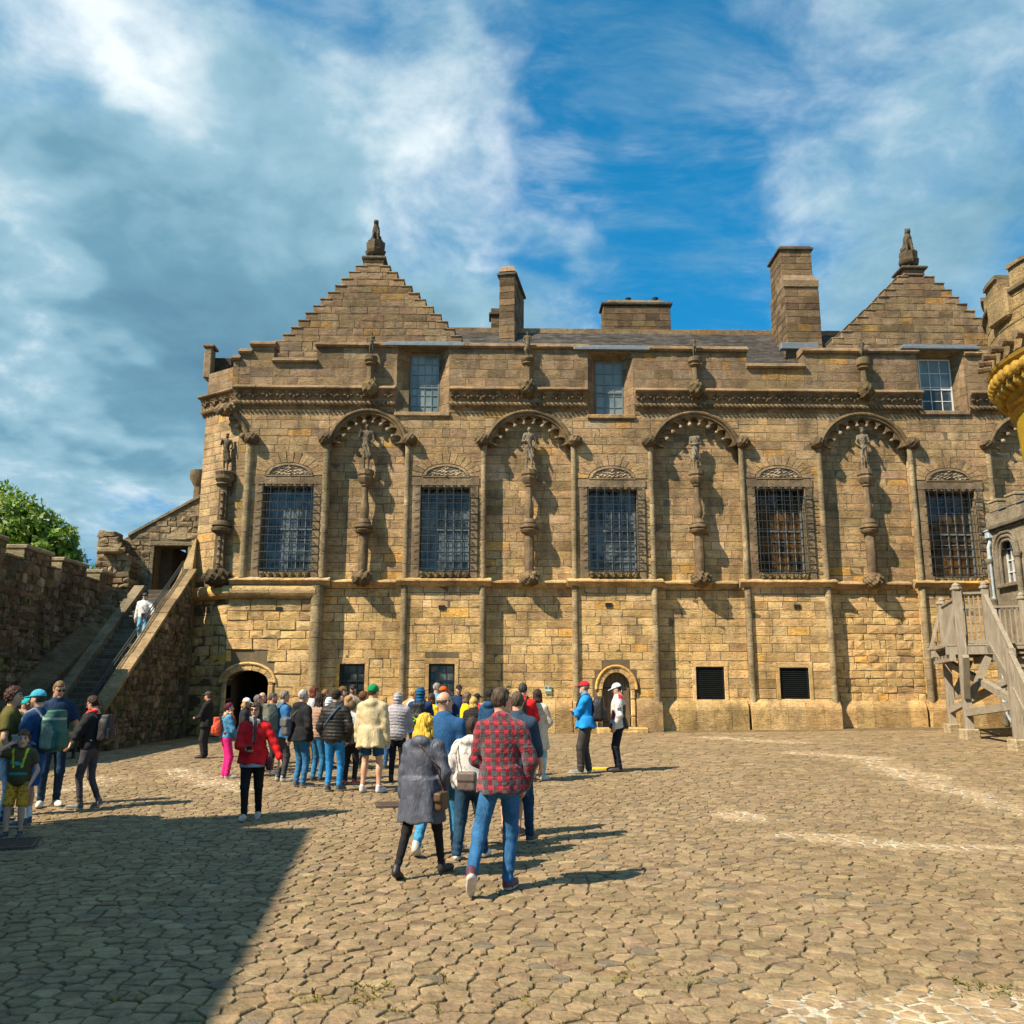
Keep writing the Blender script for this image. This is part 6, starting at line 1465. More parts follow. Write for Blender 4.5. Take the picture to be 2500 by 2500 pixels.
M_SKIN = attr_mat('skin', .5, .35, 40, .06, .0006, sss=.15, big=.06); M_HAIR = attr_mat('hair', .65, .22, 45, .5, .012, (1, 1, .12)); M_LEATH = attr_mat('leather_and_rubber', .5, .4, 40, .15, .002)
def plaid_mat():
    m, g, b = material('red_black_plaid'); s = g.node('ShaderNodeSeparateXYZ'); p = objc(g); g.put(s.inputs[0], p)
    u = g.math('ADD', s.outputs[0], g.math('MULTIPLY', s.outputs[1], .55))
    def band(v, w, off, width=.5):
        fr = g.math('FRACT', g.math('ADD', g.math('DIVIDE', v, w), off)); return g.math('LESS_THAN', fr, width)
    a = band(u, .082, 40.2); c = band(s.outputs[2], .082, 40.0); th = band(u, .082, 40.72, .06); tz = band(s.outputs[2], .082, 40.72, .06)
    both = g.math('MULTIPLY', a, c); one = g.math('SUBTRACT', g.math('ADD', a, c), g.math('MULTIPLY', both, 2))
    col = g.mix(one, (.050, .055, .062, 1), (.095, .012, .022, 1)); col = g.mix(both, col, (.34, .004, .022, 1)); col = g.mix(g.math('MULTIPLY', g.math('MAXIMUM', th, tz), .4), col, (.16, .16, .17, 1))
    n = g.noise(p, 70, 3, .6); cc = g.node('ShaderNodeVectorMath', operation='SCALE'); g.put(cc.inputs[0], col); g.put(cc.inputs['Scale'], g.mapr(n, .3, .7, .75, 1.2, False))
    g.put(b.inputs['Base Color'], cc.outputs[0]); b.inputs['Roughness'].default_value = .95; b.inputs['Sheen Weight'].default_value = .2; bump(g, b, g.math('ADD', n, g.math('MULTIPLY', g.noise(p, 9, 3, .55, 1.5), 3.0)), .8, .012); return m
M_PLAID = plaid_mat()
def spots_mat(name, base, dots, scale, thr, axis_stripe=None):
    m, g, b = material(name); p = objc(g)
    if axis_stripe is not None:
        s = g.node('ShaderNodeSeparateXYZ'); g.put(s.inputs[0], p); k = g.math('GREATER_THAN', g.math('SINE', g.math('MULTIPLY', g.math('ADD', s.outputs[axis_stripe], g.math('MULTIPLY', s.outputs[1], .4)), scale)), thr)
    else: k = g.mapr(g.noise(p, scale, 3, .6), thr, thr+.05)
    g.put(b.inputs['Base Color'], g.mix(k, (*base, 1), (*dots, 1))); b.inputs['Roughness'].default_value = .85; bump(g, b, g.noise(p, 50, 3, .6), .5, .003); return m
M_YSHORT = spots_mat('patterned_yellow_cotton', (.62, .30, .015), (.10, .06, .02), 34, .56); M_SCARF = spots_mat('check_scarf_wool', (.55, .53, .50), (.05, .045, .045), 62, .0, 0)
M_STRIPE = spots_mat('striped_skirt_cloth', (.025, .025, .028), (.50, .48, .44), 190, .72, 0); M_CREASE = spots_mat('crinkled_silver_jacket', (.50, .49, .47), (.26, .25, .245), 16, .55)
M_BEIGEP = spots_mat('speckled_beige_coat', (.56, .50, .39), (.38, .32, .24), 20, .56); M_HATP = spots_mat('printed_cap_cotton', (.70, .72, .74), (.06, .16, .30), 24, .58); M_PURPLE_H = M_HAIR
SKIN = (.56, .33, .22); SK2 = (.50, .28, .18)
def norm(v): v = np.asarray(v, float); return v/(np.linalg.norm(v)+1e-9)
def ik(a, b, l1, l2, hint):
    a, b = np.asarray(a, float), np.asarray(b, float); d = b-a; L = np.linalg.norm(d); mx = (l1+l2)*.995
    if L > mx: b = a+d*mx/L; d = b-a; L = mx
    x = (l1*l1-l2*l2+L*L)/(2*L); h = math.sqrt(max(l1*l1-x*x, 0)); u = d/L; hv = np.asarray(hint, float); hv = norm(hv-u*(hv@u)); return a+u*x+hv*h, b
def rotm(rx=0., ry=0., rz=0.):
    return np.array((Matrix.Rotation(rz, 3, 'Z') @ Matrix.Rotation(ry, 3, 'Y') @ Matrix.Rotation(rx, 3, 'X')))
def join(parts):
    V, F_, C, n = [], [], [], 0
    for v, f, c in parts:
        V.append(v); F_.append(f+n); C.append(np.broadcast_to(np.asarray(c, np.float32), (len(v), 3))); n += len(v)
    return np.concatenate(V), np.concatenate(F_), np.concatenate(C)
def hand_mesh(w_, d, pn, side, curl, s, h):
    f = norm(d); pn = norm(pn-f*(pn@f)); sd = np.cross(f, pn)*side; M3 = np.stack([sd, pn, f], 1)     # local x=thumb side, y=palm, z=fingers
    rr = max(.0088*s, h*.95)
    def fn(X, Y, Z):
        D = None
        for i, (ox, L) in enumerate(((.028, .070), (.010, .078), (-.009, .073), (-.027, .058))):
            kx = ox*s; p0 = np.array([kx*.75, 0, .0]); p1 = np.array([kx, 0, .086*s]); q = s_cap(X, Y, Z, p0, p1, .018*s, .014*s); D = q if D is None else smin(D, q, .012*s)
            p = p1; a_ = curl*.5+.06*i
            for seg in (.45, .32, .23):
                p2 = p+np.array([0, math.sin(a_), math.cos(a_)])*L*s*seg*1.05; q = s_cap(X, Y, Z, p, p2, rr, rr*.92); D = smin(D, q, .004*s); p = p2; a_ += curl*.75
        t0 = np.array([.022*s, .004*s, .020*s]); t1 = np.array([.048*s, .014*s, .052*s]); t2 = np.array([.052*s, .026*s, .082*s])
        D = smin(D, s_cap(X, Y, Z, t0, t1, .014*s, rr*1.1), .008*s); return np.minimum(D, s_cap(X, Y, Z, t1, t2, rr*1.1, rr))
    v, fa = sdf_mesh(fn, (-.06*s, -.05*s, -.03*s), (.075*s, .10*s, .19*s), h); return (v@M3.T+w_).astype(np.float32), fa
ARMS = {  # wrist target for the right arm in heights of the body (x out, y forward, z), elbow hint, curl
    'down': ((.150, .02, .475), (.5, -1, 0), .5), 'pocket': ((.120, .055, .50), (1, -.8, .1), .6), 'phone': ((.045, .20, .655), (.7, -.5, -.8), .9), 'phone_low': ((.03, .17, .60), (.8, -.4, -.8), .9), 'cross': ((-.05, .135, .665), (.8, .1, -.8), .7),
    'ear': ((.085, .085, .885), (.9, .1, -.9), 1.1), 'rail': ((.20, .17, .57), (.6, -.8, -.3), .8), 'fwd': ((.14, .13, .50), (.4, -1, 0), .5), 'back': ((.15, -.12, .505), (.6, -1, 0), .5), 'front': ((.03, .13, .555), (1, -.3, -.3), .6), 'strap': ((.07, .10, .745), (.7, .1, -1), 1.0), 'out': ((.25, .05, .50), (.3, -1, 0), .6), 'mouth': ((.03, .12, .86), (.8, .2, -.9), 1.0)}
def person(px, fy, ty, face, label, top, legs, shoes=(.05, .05, .055), hair=('short', (.09, .06, .04)), hat=None, arms=('down', 'down'), feet=None, fem=False, kid=False, lean=0.0, look=(0., 0.), skin=SKIN, scarf=None, glasses=None, beard=None, seedh=None, extra=None, on=None, wide=1.0, hires=False, Hfix=None):
    P0 = ground_at(px, fy) if on is None else np.array(on, float)
    tp_ = at(px, ty, P0[1]); H = float(tp_[2]-P0[2]) if Hfix is None else Hfix
    H -= {'cap': .015, 'beanie': .02, 'hood': .03}.get(hat[0], 0) if hat else 0
    s = H/1.75; dist = float(np.linalg.norm(P0)); hv = min(max(dist/905*1.25, .011), .019); hv *= max(.8, min(s, 1)); sd = (seedh if seedh is not None else int(px*7+fy)) % 97
    T = thing('person', label, 'person', tuple(P0.tolist()), -R(face), group=None)
    def add(nm, v, f, mat, col): o = mk(nm, v, f, mat, parent=T, smooth=True, col=col); return o
    shw = (.165 if fem else .19)*s*wide; hipw = .088*s; hz_ = .515*H
    if kid: shw *= .92
    feet = feet or [(-.10, .0, 0, 12, 0), (.10, .03, 0, 12, 0)]          # x, y, lift, toe-out, heel pitch
    sh = lambda p: np.array([p[0], p[1]+lean*max(0, p[2]-hz_), p[2]])
    # legs
    leg = []
    for (fx, fyy, lf, to, pt), e in zip(feet, (-1, 1)):
        ank = np.array([fx*s, fyy*s, .088*s+lf*s]); 
        if pt: ank = ank+np.array([0, -.02*s, .03*s])
        hip = np.array([e*hipw, 0, hz_]); kn, an2 = ik(hip, ank, .2385*H, .2335*H, (e*.15, 1, 0)); leg.append((hip, kn, an2, to, pt, e))
    # arms
    am = []
    for nm_, e in zip(arms, (-1, 1)):
        (ax, ay, az), ht, cu = ARMS[nm_] if isinstance(nm_, str) else nm_
        shd = sh((e*shw*.95, 0, .792*H)); wr = sh((e*ax*H, ay*H, az*H)); el, wr = ik(shd, wr, .172*H, .150*H, (e*ht[0], ht[1], ht[2])); am.append((shd, el, wr, e, cu))
    HC = sh((0, .025*s, .925*H)); Rh = rotm(R(look[1]), 0, -R(look[0])); hs = .95*s*(1.12 if kid else 1.0)*(1.22/1.12 if kid and s < .75 else 1.0)
    HC[2] = H-.118*hs
    tk = dict(kind='jacket', col=(.1, .1, .1), hem=.50, loose=.02, sleeve='long', mat=M_CLOTH); tk.update(top); lk = dict(kind='trousers', col=(.05, .06, .09), mat=M_DENIM, loose=.0); lk.update(legs)
    def torso(X, Y, Z, inf):
        Ys = Y-lean*np.maximum(0, Z-hz_)
        d = s_ell(X, Ys, Z, (0, -.01*s, .545*H), ((.165 if not fem else .17)*s*wide+inf, .118*s*wide+inf, .14*s+inf)); d = smin(d, s_ell(X, Ys, Z, (0, .005*s, .635*H), ((.150 if not fem else .135)*s*wide+inf, .115*s*wide+inf, .17*s+inf)), .06*s); d = smin(d, s_ell(X, Ys, Z, (0, 0, .735*H), ((.172 if not fem else .155)*s*wide+inf, .122*s*wide+inf, .20*s+inf)), .06*s)
        if fem: d = smin(d, s_ell(X, Ys, Z, (0, .075*s, .73*H), (.13*s, .07*s, .075*s)), .05*s)
        d = smin(d, np.minimum(s_cap(X, Ys, Z, (0, -.01*s, .822*H), (-shw*.86, -.01*s, .788*H), .058*s+inf*.6, .062*s+inf*.7), s_cap(X, Ys, Z, (0, -.01*s, .822*H), (shw*.86, -.01*s, .788*H), .058*s+inf*.6, .062*s+inf*.7)), .05*s)
        return smin(d, s_cap(X, Ys, Z, (0, -.01*s, .80*H), (0, 0, .85*H), .062*s+inf*.5, .056*s+inf*.4), .04*s)
    xs_ = [a_[k][0] for a_ in am for k in (0, 1, 2)]+[-.26*s, .26*s]; ys_ = [a_[k][1] for a_ in am for k in (0, 1, 2)]+[-.2*s, .2*s]
    # ---- top garment
    inf = tk['loose']*s; hem = tk['hem']*H; L_ = tk['sleeve']
    def topf(X, Y, Z):
        d = torso(X, Y, Z, inf)
        if tk['kind'] in ('coat', 'jacket') and hem < .50*H:
            wv = 1+.06*np.sin(6*np.arctan2(Y, X)+sd)
            t = np.clip((.60*H-Z)/(.60*H-hem+1e-6), 0, 1); rx = ((.165+.045*t)*s*wide+inf)*wv; ry = ((.125+.05*t)*s*wide+inf)*wv
            Ys = Y; k = np.sqrt((X/rx)**2+(Ys/ry)**2); d = smin(d, np.maximum((k-1)*ry, Z-.60*H), .05*s)
        if tk['kind'] == 'puffer': d = d-.016*s*np.abs(np.sin(Z*math.pi/(.062*s)+(6*np.abs(X) if tk.get('chev') else 0)+.15*np.sin(9*X)))
        elif tk['kind'] != 'tee' or True: d = d+.0035*s*wob(X, Y, Z, 15/s, sd)+.005*s*np.sin(30/s*(.55*Z+.9*np.abs(X)+.2*Y)+sd)*np.clip((.70*H-Z)/(.15*H), 0, 1)
        hemz = hem+.012*s*np.sin(5*np.arctan2(Y, X)+sd)
        d = np.maximum(d, hemz-Z)
        if tk.get('nohood') is None and tk.get('hood'): d = smin(d, s_ell(X, Y-lean*(.83*H-hz_), Z, (0, -.105*s, .83*H), (.115*s, .07*s, .075*s)), .03*s)
        if tk.get('collar'): d = smin(d, np.abs(s_cap(X, Y-lean*(.85*H-hz_), Z, (0, 0, .83*H), (0, .01*s, .868*H), .075*s, .07*s))-.008*s+np.maximum(0, Z-.872*H)*3, .02*s)
        for shd, el, wr, e, cu in am:
            k = tk['kind'] == 'puffer'; pu = (.012*s*np.abs(np.sin(Z*math.pi/(.062*s)))) if k else 0
            ru, rm, rc = .066*s+inf*.6, .052*s+inf*.6, .040*s+inf*.5
            if L_ == 'long': 
                end = el+(wr-el)*.93; q = smin(s_cap(X, Y, Z, shd, el, ru, rm), s_cap(X, Y, Z, el, end, rm, rc), .02*s)+.005*s*np.sin(48/s*Z+20*X+sd+e)-pu
            elif L_ == 'elbow': q = smin(s_cap(X, Y, Z, shd, el, ru, rm), s_cap(X, Y, Z, el, el+(wr-el)*.30, rm, rm*.95), .02*s)
            else: 
                end = shd+(el-shd)*.66; u_ = norm(el-shd); q = np.maximum(s_cap(X, Y, Z, shd, end+u_*.08*s, ru, ru*.95), (X-end[0])*u_[0]+(Y-end[1])*u_[1]+(Z-end[2])*u_[2])
            d = smin(d, q, .03*s)
        # neck opening
        return np.maximum(d, -s_ell(X, Y-lean*(.86*H-hz_), Z, (0, .02*s, .88*H), (.062*s, .062*s, .07*s))) if not tk.get('collar') else d
    lo = (min(xs_)-.10*s, min(ys_)-.13*s, min(hem-.05, min(a_[2][2] for a_ in am)-.06)); hi = (max(xs_)+.10*s, max(ys_)+.12*s+lean*.4, .93*H)
    v, f = sdf_mesh(topf, lo, hi, hv)
    c_ = np.tile(np.array(tk['col'], np.float32), (len(v), 1))
    if tk.get('paint'): tk['paint'](v, c_, H)
    nm = {'tee': 'shirt', 'coat': 'coat', 'puffer': 'jacket', 'shirt': 'shirt'}.get(tk['kind'], 'jacket'); add(nm, v, f, tk['mat'], c_)
    # ---- legs
    lk_ = lk['kind']
    if lk_ in ('trousers', 'shorts'):
        lo_ = lk['loose']
        def legf(X, Y, Z):
            d = s_ell(X, Y, Z, (0, -.015*s, .525*H), (.170*s*wide+.004, .128*s*wide+.004, .13*s))
            for hip, kn, an, to, pt, e in leg:
                if lk_ == 'trousers':
                    q = smin(s_cap(X, Y, Z, hip+np.array([0, 0, -.01]), kn, .098*s*wide+lo_*.3, .068*s+lo_), s_cap(X, Y, Z, kn, an+(kn-an)*.03+np.array([0, 0, -.02*s]), .066*s+lo_, .050*s+lo_), .03*s)
                    q = q+.006*s*np.exp(-((Z-.09*H)/(.05*H))**2)*np.sin(75/s*Z+12*X+sd)+.003*s*np.exp(-((Z-.27*H)/(.05*H))**2)*np.sin(70/s*Z+25*X+sd)+.002*s*wob(X, Y, Z, 14/s, sd)
                    u_ = norm(an-kn); e_ = an+u_*.045*s; q = np.maximum(q, (X-e_[0])*u_[0]+(Y-e_[1])*u_[1]+(Z-e_[2])*u_[2])
                else:
                    end = hip+(kn-hip)*lk.get('len', .8); u_ = norm(kn-hip); q = np.maximum(s_cap(X, Y, Z, hip, kn, .095*s*wide, .075*s+lo_), (X-end[0])*u_[0]+(Y-end[1])*u_[1]+(Z-end[2])*u_[2])+.005*s*wob(X, Y, Z, 18/s, sd)
                d = smin(d, q, .028*s if lk_ == 'trousers' else .012*s)
            return np.maximum(d, Z-.60*H)
        mn = np.min([q for l_ in leg for q in l_[:3]], 0); mx = np.max([q for l_ in leg for q in l_[:3]], 0)
        v, f = sdf_mesh(legf, (min(mn[0], -.12*s)-.12*s, min(mn[1], -.06)-.12*s, max(.02, mn[2]-.08*s)), (max(mx[0], .12*s)+.12*s, mx[1]+.13*s, .61*H), hv); add('trousers' if lk_ == 'trousers' else 'shorts', v, f, lk['mat'], lk['col'])
    elif lk_ == 'skirt':
        hz2 = lk.get('len', .26)*H
        def skf(X, Y, Z):
            t = np.clip((.60*H-Z)/(.60*H-hz2), 0, 1); wv = 1+.05*np.sin(9*np.arctan2(Y, X)+sd)*t; k = np.sqrt((X/((.165+.07*t)*s*wv))**2+(Y/((.125+.07*t)*s*wv))**2); return np.maximum(np.maximum((k-1)*.14*s, Z-.60*H), hz2-Z)
        v, f = sdf_mesh(skf, (-.28*s, -.25*s, hz2-.02), (.28*s, .25*s, .62*H), hv); add('skirt', v, f, lk['mat'], lk['col'])
    # ---- shoes
    for hip, kn, an, to, pt, e in leg:
        def shf(X, Y, Z): 
            d = s_ell(X, Y, Z, (0, .10*s, .034*s), (.046*s, .145*s, .052*s)); d = smin(d, s_cap(X, Y, Z, (0, .0, .05*s), (0, -.005*s, .10*s), .046*s, .044*s), .03*s); return np.maximum(d, -Z)
        v, f = sdf_mesh(shf, (-.06*s, -.07*s, -.005), (.06*s, .26*s, .15*s), min(hv, .012)); c_ = np.tile(np.array(shoes, np.float32), (len(v), 1))
        c_[v[:, 2] < .026*s] = (.62, .60, .56) if max(shoes) > .045 else (.03, .03, .03)
        M3 = rotm(R(-pt), 0, -R(to)*e) if pt else rotm(0, 0, -R(to)*e); v = v-np.array([0, .0, .088*s]); v = v@M3.T+an; add('shoe', v.astype(np.float32), f, M_LEATH, c_)
        if lk_ != 'trousers' and lk.get('sock'):
            v, f = sdf_mesh(lambda X, Y, Z: np.maximum(s_cap(X, Y, Z, an, kn, .047*s, .05*s), np.maximum(Z-an[2]-.16*s, an[2]-.04*s-Z)), (an[0]-.1, an[1]-.12, an[2]-.06), (an[0]+.1, an[1]+.14, an[2]+.2), .012); add('sock', v, f, M_CLOTH, lk['sock'])
    # ---- body: one continuous figure under the clothes, with head and hands
    bare = lk_ != 'trousers'
    def bodyf(X, Y, Z):
        d = torso(X, Y, Z, -.035*s)
        for hip, kn, an, to, pt, e in leg:
            if bare: d = smin(d, smin(s_cap(X, Y, Z, hip, kn, .078*s, .055*s), np.minimum(smin(s_cap(X, Y, Z, kn, an, .053*s, .036*s), s_ell(X, Y, Z, kn+(an-kn)*.3+np.array([0, -.018*s, 0]), (.052*s, .058*s, .12*s)), .03*s), 9), .02*s), .03*s)
            else: d = smin(d, np.minimum(s_cap(X, Y, Z, hip, kn, .05*s, .04*s), s_cap(X, Y, Z, kn, an, .035*s, .03*s)), .03*s)
        for shd, el, wr, e, cu in am:
            rs_ = (.042, .036, .026) if L_ == 'long' else (.05, .042, .03); d = smin(d, smin(s_cap(X, Y, Z, shd, el, rs_[0]*s, rs_[1]*s), s_cap(X, Y, Z, el, wr, rs_[1]*1.02*s, rs_[2]*s), .01*s), .02*s)
        return d
    mn = np.min([q for l_ in leg for q in l_[:3]]+[q for a_ in am for q in a_[:3]], 0); mx = np.max([q for l_ in leg for q in l_[:3]]+[q for a_ in am for q in a_[:3]], 0)
    parts_ = []; v, f = sdf_mesh(bodyf, (min(mn[0], -.2*s)-.1, mn[1]-.13, .03*s), (max(mx[0], .2*s)+.1, mx[1]+.16+lean*.3, .87*H), hv*1.1); parts_.append((v, f, skin))
    hh = .0075 if (dist < 11 or hires) else (.009 if dist < 16 else .0115)
    def skull(X, Y, Z): return smin(s_ell(X, Y, Z, (0, -.008, .022), (.075, .094, .098)), s_ell(X, Y, Z, (0, .028, -.050), (.056, .062, .074)), .035)
    def headf(X, Y, Z):
        d = skull(X, Y, Z); d = smin(d, s_cap(X, Y, Z, (0, .086, .010), (0, .108, -.028), .009, .014), .012)
        for e in (-1, 1):
            d = np.maximum(d, -s_ell(X, Y, Z, (e*.031, .100, .010), (.018, .018, .011))); d = smin(d, s_ell(X, Y, Z, (e*.031, .082, .008), (.014, .012, .011)), .004); d = smin(d, s_ell(X, Y, Z, (e*.076, -.005, -.012), (.011, .020, .031)), .006); d = smin(d, s_ell(X, Y, Z, (e*.03, .088, .026), (.022, .010, .007)), .01)
        d = smin(d, s_ell(X, Y, Z, (0, .086, -.062), (.023, .010, .009)), .008); d = smin(d, s_ell(X, Y, Z, (0, .078, -.104), (.022, .02, .017)), .02)
        return smin(d, s_cap(X, Y, Z, (0, -.018, -.06), (0, -.035, -.20), .050 if fem or kid else .057, .058), .03)
    v, f = sdf_mesh(headf, (-.10, -.12, -.20), (.10, .14, .13), hh); c_ = np.tile(np.array(skin, np.float32), (len(v), 1)); x_, y_, z_ = np.abs(v[:, 0]), v[:, 1], v[:, 2]
    fr = y_ > .05
    c_[fr & (np.hypot(x_-.031, (z_-.008)*1.3) < .013)] = (.06, .04, .035); c_[fr & (x_ < .026) & (np.abs(z_+.062) < .009)] = (.42, .16, .13); bw = np.array(hair[1] if hair[0] != 'bald' else (.2, .16, .12)); c_[fr & (np.abs(x_-.031) < .02) & (np.abs(z_-.030) < .0065)] = bw*.8
    chk = np.exp(-((x_-.045)/.02)**2-((z_+.03)/.02)**2)*fr; c_ = c_*(1-.12*chk[:, None]*np.array([0, 1, 1]))
    if beard is not None: c_[(y_ > .015) & (z_ < -.045) & (z_ > -.13) & ~((x_ < .02) & (np.abs(z_+.062) < .007))] = beard
    parts_.append(((v*hs)@Rh.T+HC, f, c_))
    for shd, el, wr, e, cu in am:
        d_ = norm(wr-el); pn_ = np.array([-e*1.0, .15, 0]) if abs(d_[2]) > .6 else np.array([-e*.6, 0, .8]); hv_, hf = hand_mesh(wr-d_*.012*s, d_+np.array([0, 0, -.1]), pn_, e if False else -e, cu, s*(.9 if fem else 1.0), min(hh, .009)); parts_.append((hv_, hf, skin))
    v, f, c_ = join(parts_); add('body', v, f, M_SKIN, c_)
    def hp(v): return ((v*hs)@Rh.T+HC).astype(np.float32)
    # ---- hair, hats
    hk, hc = hair[0], hair[1]; hl = hair[2] if len(hair) > 2 else .0
    if hk and not (hat and hat[0] == 'hood'):
        def hairf(X, Y, Z):
            th = {'short': .010, 'curly': .026, 'long': .016, 'pony': .012, 'bob': .018, 'bald': .006, 'mid': .014}[hk]; d = skull(X, Y, Z)-th
            t = np.clip((Y+.035)/.085, 0, 1); t = t*t*(3-2*t); line = {'bald': .0, 'short': -.062, 'curly': -.06, 'pony': -.07, 'long': -.07, 'bob': -.07, 'mid': -.085}[hk]+t*(.125 if hk != 'bald' else .0)
            d = np.maximum(d, line-Z+.004*np.sin(90*X))
            if hk == 'bald': d = np.maximum(np.maximum(d, Z-.035), Y-.035)
            if hk in ('long', 'bob'):
                Lz = hl or (.30 if hk == 'long' else .13); hw_ = hair[3] if len(hair) > 3 else .105; q = s_ell(X, Y, Z, (0, -.045-(hw_-.105)*1.1, -.04-Lz*.46), (hw_, .075, Lz*.62)); q = np.maximum(q, -.04-Lz-Z); sd_ = np.minimum(s_cap(X, Y, Z, (-.078, -.01, .03), (-.088, .005, -.04-Lz*.8), .030, .026), s_cap(X, Y, Z, (.078, -.01, .03), (.088, .005, -.04-Lz*.8), .030, .026)); d = smin(d, smin(q, sd_, .03), .03)
            if hk == 'pony': d = smin(d, s_cap(X, Y, Z, (0, -.115, .01), (0, -.14, -.14), .026, .014), .015)
            if hk == 'mid': d = smin(d, s_ell(X, Y, Z, (0, -.05, -.06), (.078, .055, .06)), .02)
            w_ = .013 if hk == 'curly' else (.008 if hk in ('long', 'bob') else .005); d = d+w_*wob(X, Y, Z*(.45 if hk in ('long', 'bob', 'short', 'mid') else 1.0), 75 if hk == 'curly' else 62, sd)
            if hat and hat[0] in ('cap', 'beanie'): d = np.maximum(d, Z-.035)
            return d
        v, f = sdf_mesh(hairf, (-.19, -.24, -.16-(.4 if hk == 'long' else .1 if hk == 'bob' else .05)), (.19, .13, .17), max(hh, .008)); an_ = np.arctan2(v[:, 0], v[:, 1]+.03); st_ = .82+.34*np.sin(an_*41+sd+6*v[:, 2])*np.sin(an_*17+2)+.10*np.sin(an_*90); add('hair', hp(v), f, M_HAIR, np.array(hc)[None]*np.clip(st_, .35, 1.4)[:, None])
    if hat:
        hm = hat[2] if len(hat) > 2 else M_CLOTH
        def hatf(X, Y, Z):
            if hat[0] == 'cap':
                d = np.maximum(s_ell(X, Y, Z, (0, -.008, .030), (.092, .112, .104)), .028-Z+.12*(Y-.05)*(Y < .05)*0); vs_ = s_ell(X, Y, Z, (0, .115, .036), (.072, .090, .011)); vs_ = vs_+0*X; return np.minimum(d, s_ell(X, Y, Z+.12*(Y-.08), (0, .118, .036), (.074, .085, .012)))
            if hat[0] == 'beanie': return np.maximum(s_ell(X, Y, Z, (0, -.012, .028), (.092, .112, .115)), .012-Z)+.003*np.sin(160*X)
            d = s_ell(X, Y, Z, (0, -.022, .0), (.108, .128, .140)); d = smin(d, s_cap(X, Y, Z, (0, -.03, -.06), (0, -.04, -.18), .09, .10), .03); d = d+.006*np.sin(95*Z)*(1 if hat[0] == 'hood' else 0); return np.maximum(d, -s_ell(X, Y, Z, (0, .10, -.01), (.066, .10, .098)))
        v, f = sdf_mesh(hatf, (-.13, -.17, -.20 if hat[0] == 'hood' else 0), (.13, .23, .17), max(hh, .0085)); add({'cap': 'cap', 'beanie': 'beanie', 'hood': 'hood'}[hat[0]], hp(v), f, hm, hat[1])
    if glasses:
        m_ = MB()
        for e in (-1, 1): m_.lathe(0, 0, [(.001, 0), (.021, 0), (.021, .006), (.001, .006)], 12)
        V_ = np.array(m_.v); k = len(V_)//2; V_ = V_[:, [0, 2, 1]]; V_[:k] += (-.031, .101, .008); V_[k:] += (.031, .101, .008)
        m_.v = [tuple(q) for q in V_]; m_.tube([(-.078, .0, .012), (-.055, .092, .014), (0, .112, .014), (.055, .092, .014), (.078, .0, .012)], .0035, 5); v = hp(np.array(m_.v)); o = mk('glasses', v, m_.f, M_LEATH, parent=T, smooth=False, col=np.tile(glasses, (len(v), 1)))
    if scarf:
        def scf(X, Y, Z):
            Yl = Y-lean*(.84*H-hz_); rr = np.sqrt((X/1.0)**2+((Yl-.01*s)/.95)**2); d = np.sqrt((rr-.082*s)**2+((Z-.845*H-.02*s*np.sin(np.arctan2(Yl, X)*2))/1.35)**2)-.036*s; d = d+.006*s*wob(X, Y, Z, 45/s, sd)
            if scarf[2]: d = smin(d, s_cap(X, Yl, Z, (-.02*s, .12*s, .83*H), (-.03*s, .15*s, .66*H), .035*s, .03*s), .02*s)
            return d
        v, f = sdf_mesh(scf, (-.18*s, -.2*s, .62*H), (.18*s, .26*s+lean*.4, .93*H), hv*.8); add('scarf', v, f, scarf[1], scarf[0])
    T['_H'] = H
    del T['_H']
    return dict(T=T, H=H, s=s, loc=P0, rz=-R(face), am=am, sh=sh, HC=HC, hv=hv, lean=lean, leg=leg, shw=shw, inf=inf)
def prop(pn, name, label, cat, fn, lo, hi, mat, col, h=None, group=None, paint=None):
    v, f = sdf_mesh(fn, lo, hi, h or max(pn['hv']*.8, .009)); c_ = np.tile(np.array(col, np.float32), (len(v), 1))
    if paint: paint(v, c_)
    o = mk(name, v, f, mat, smooth=True, col=c_, label=label, cat=cat, group=group); o.location = tuple(pn['loc'].tolist()); o.rotation_euler = (0, 0, pn['rz']); return o
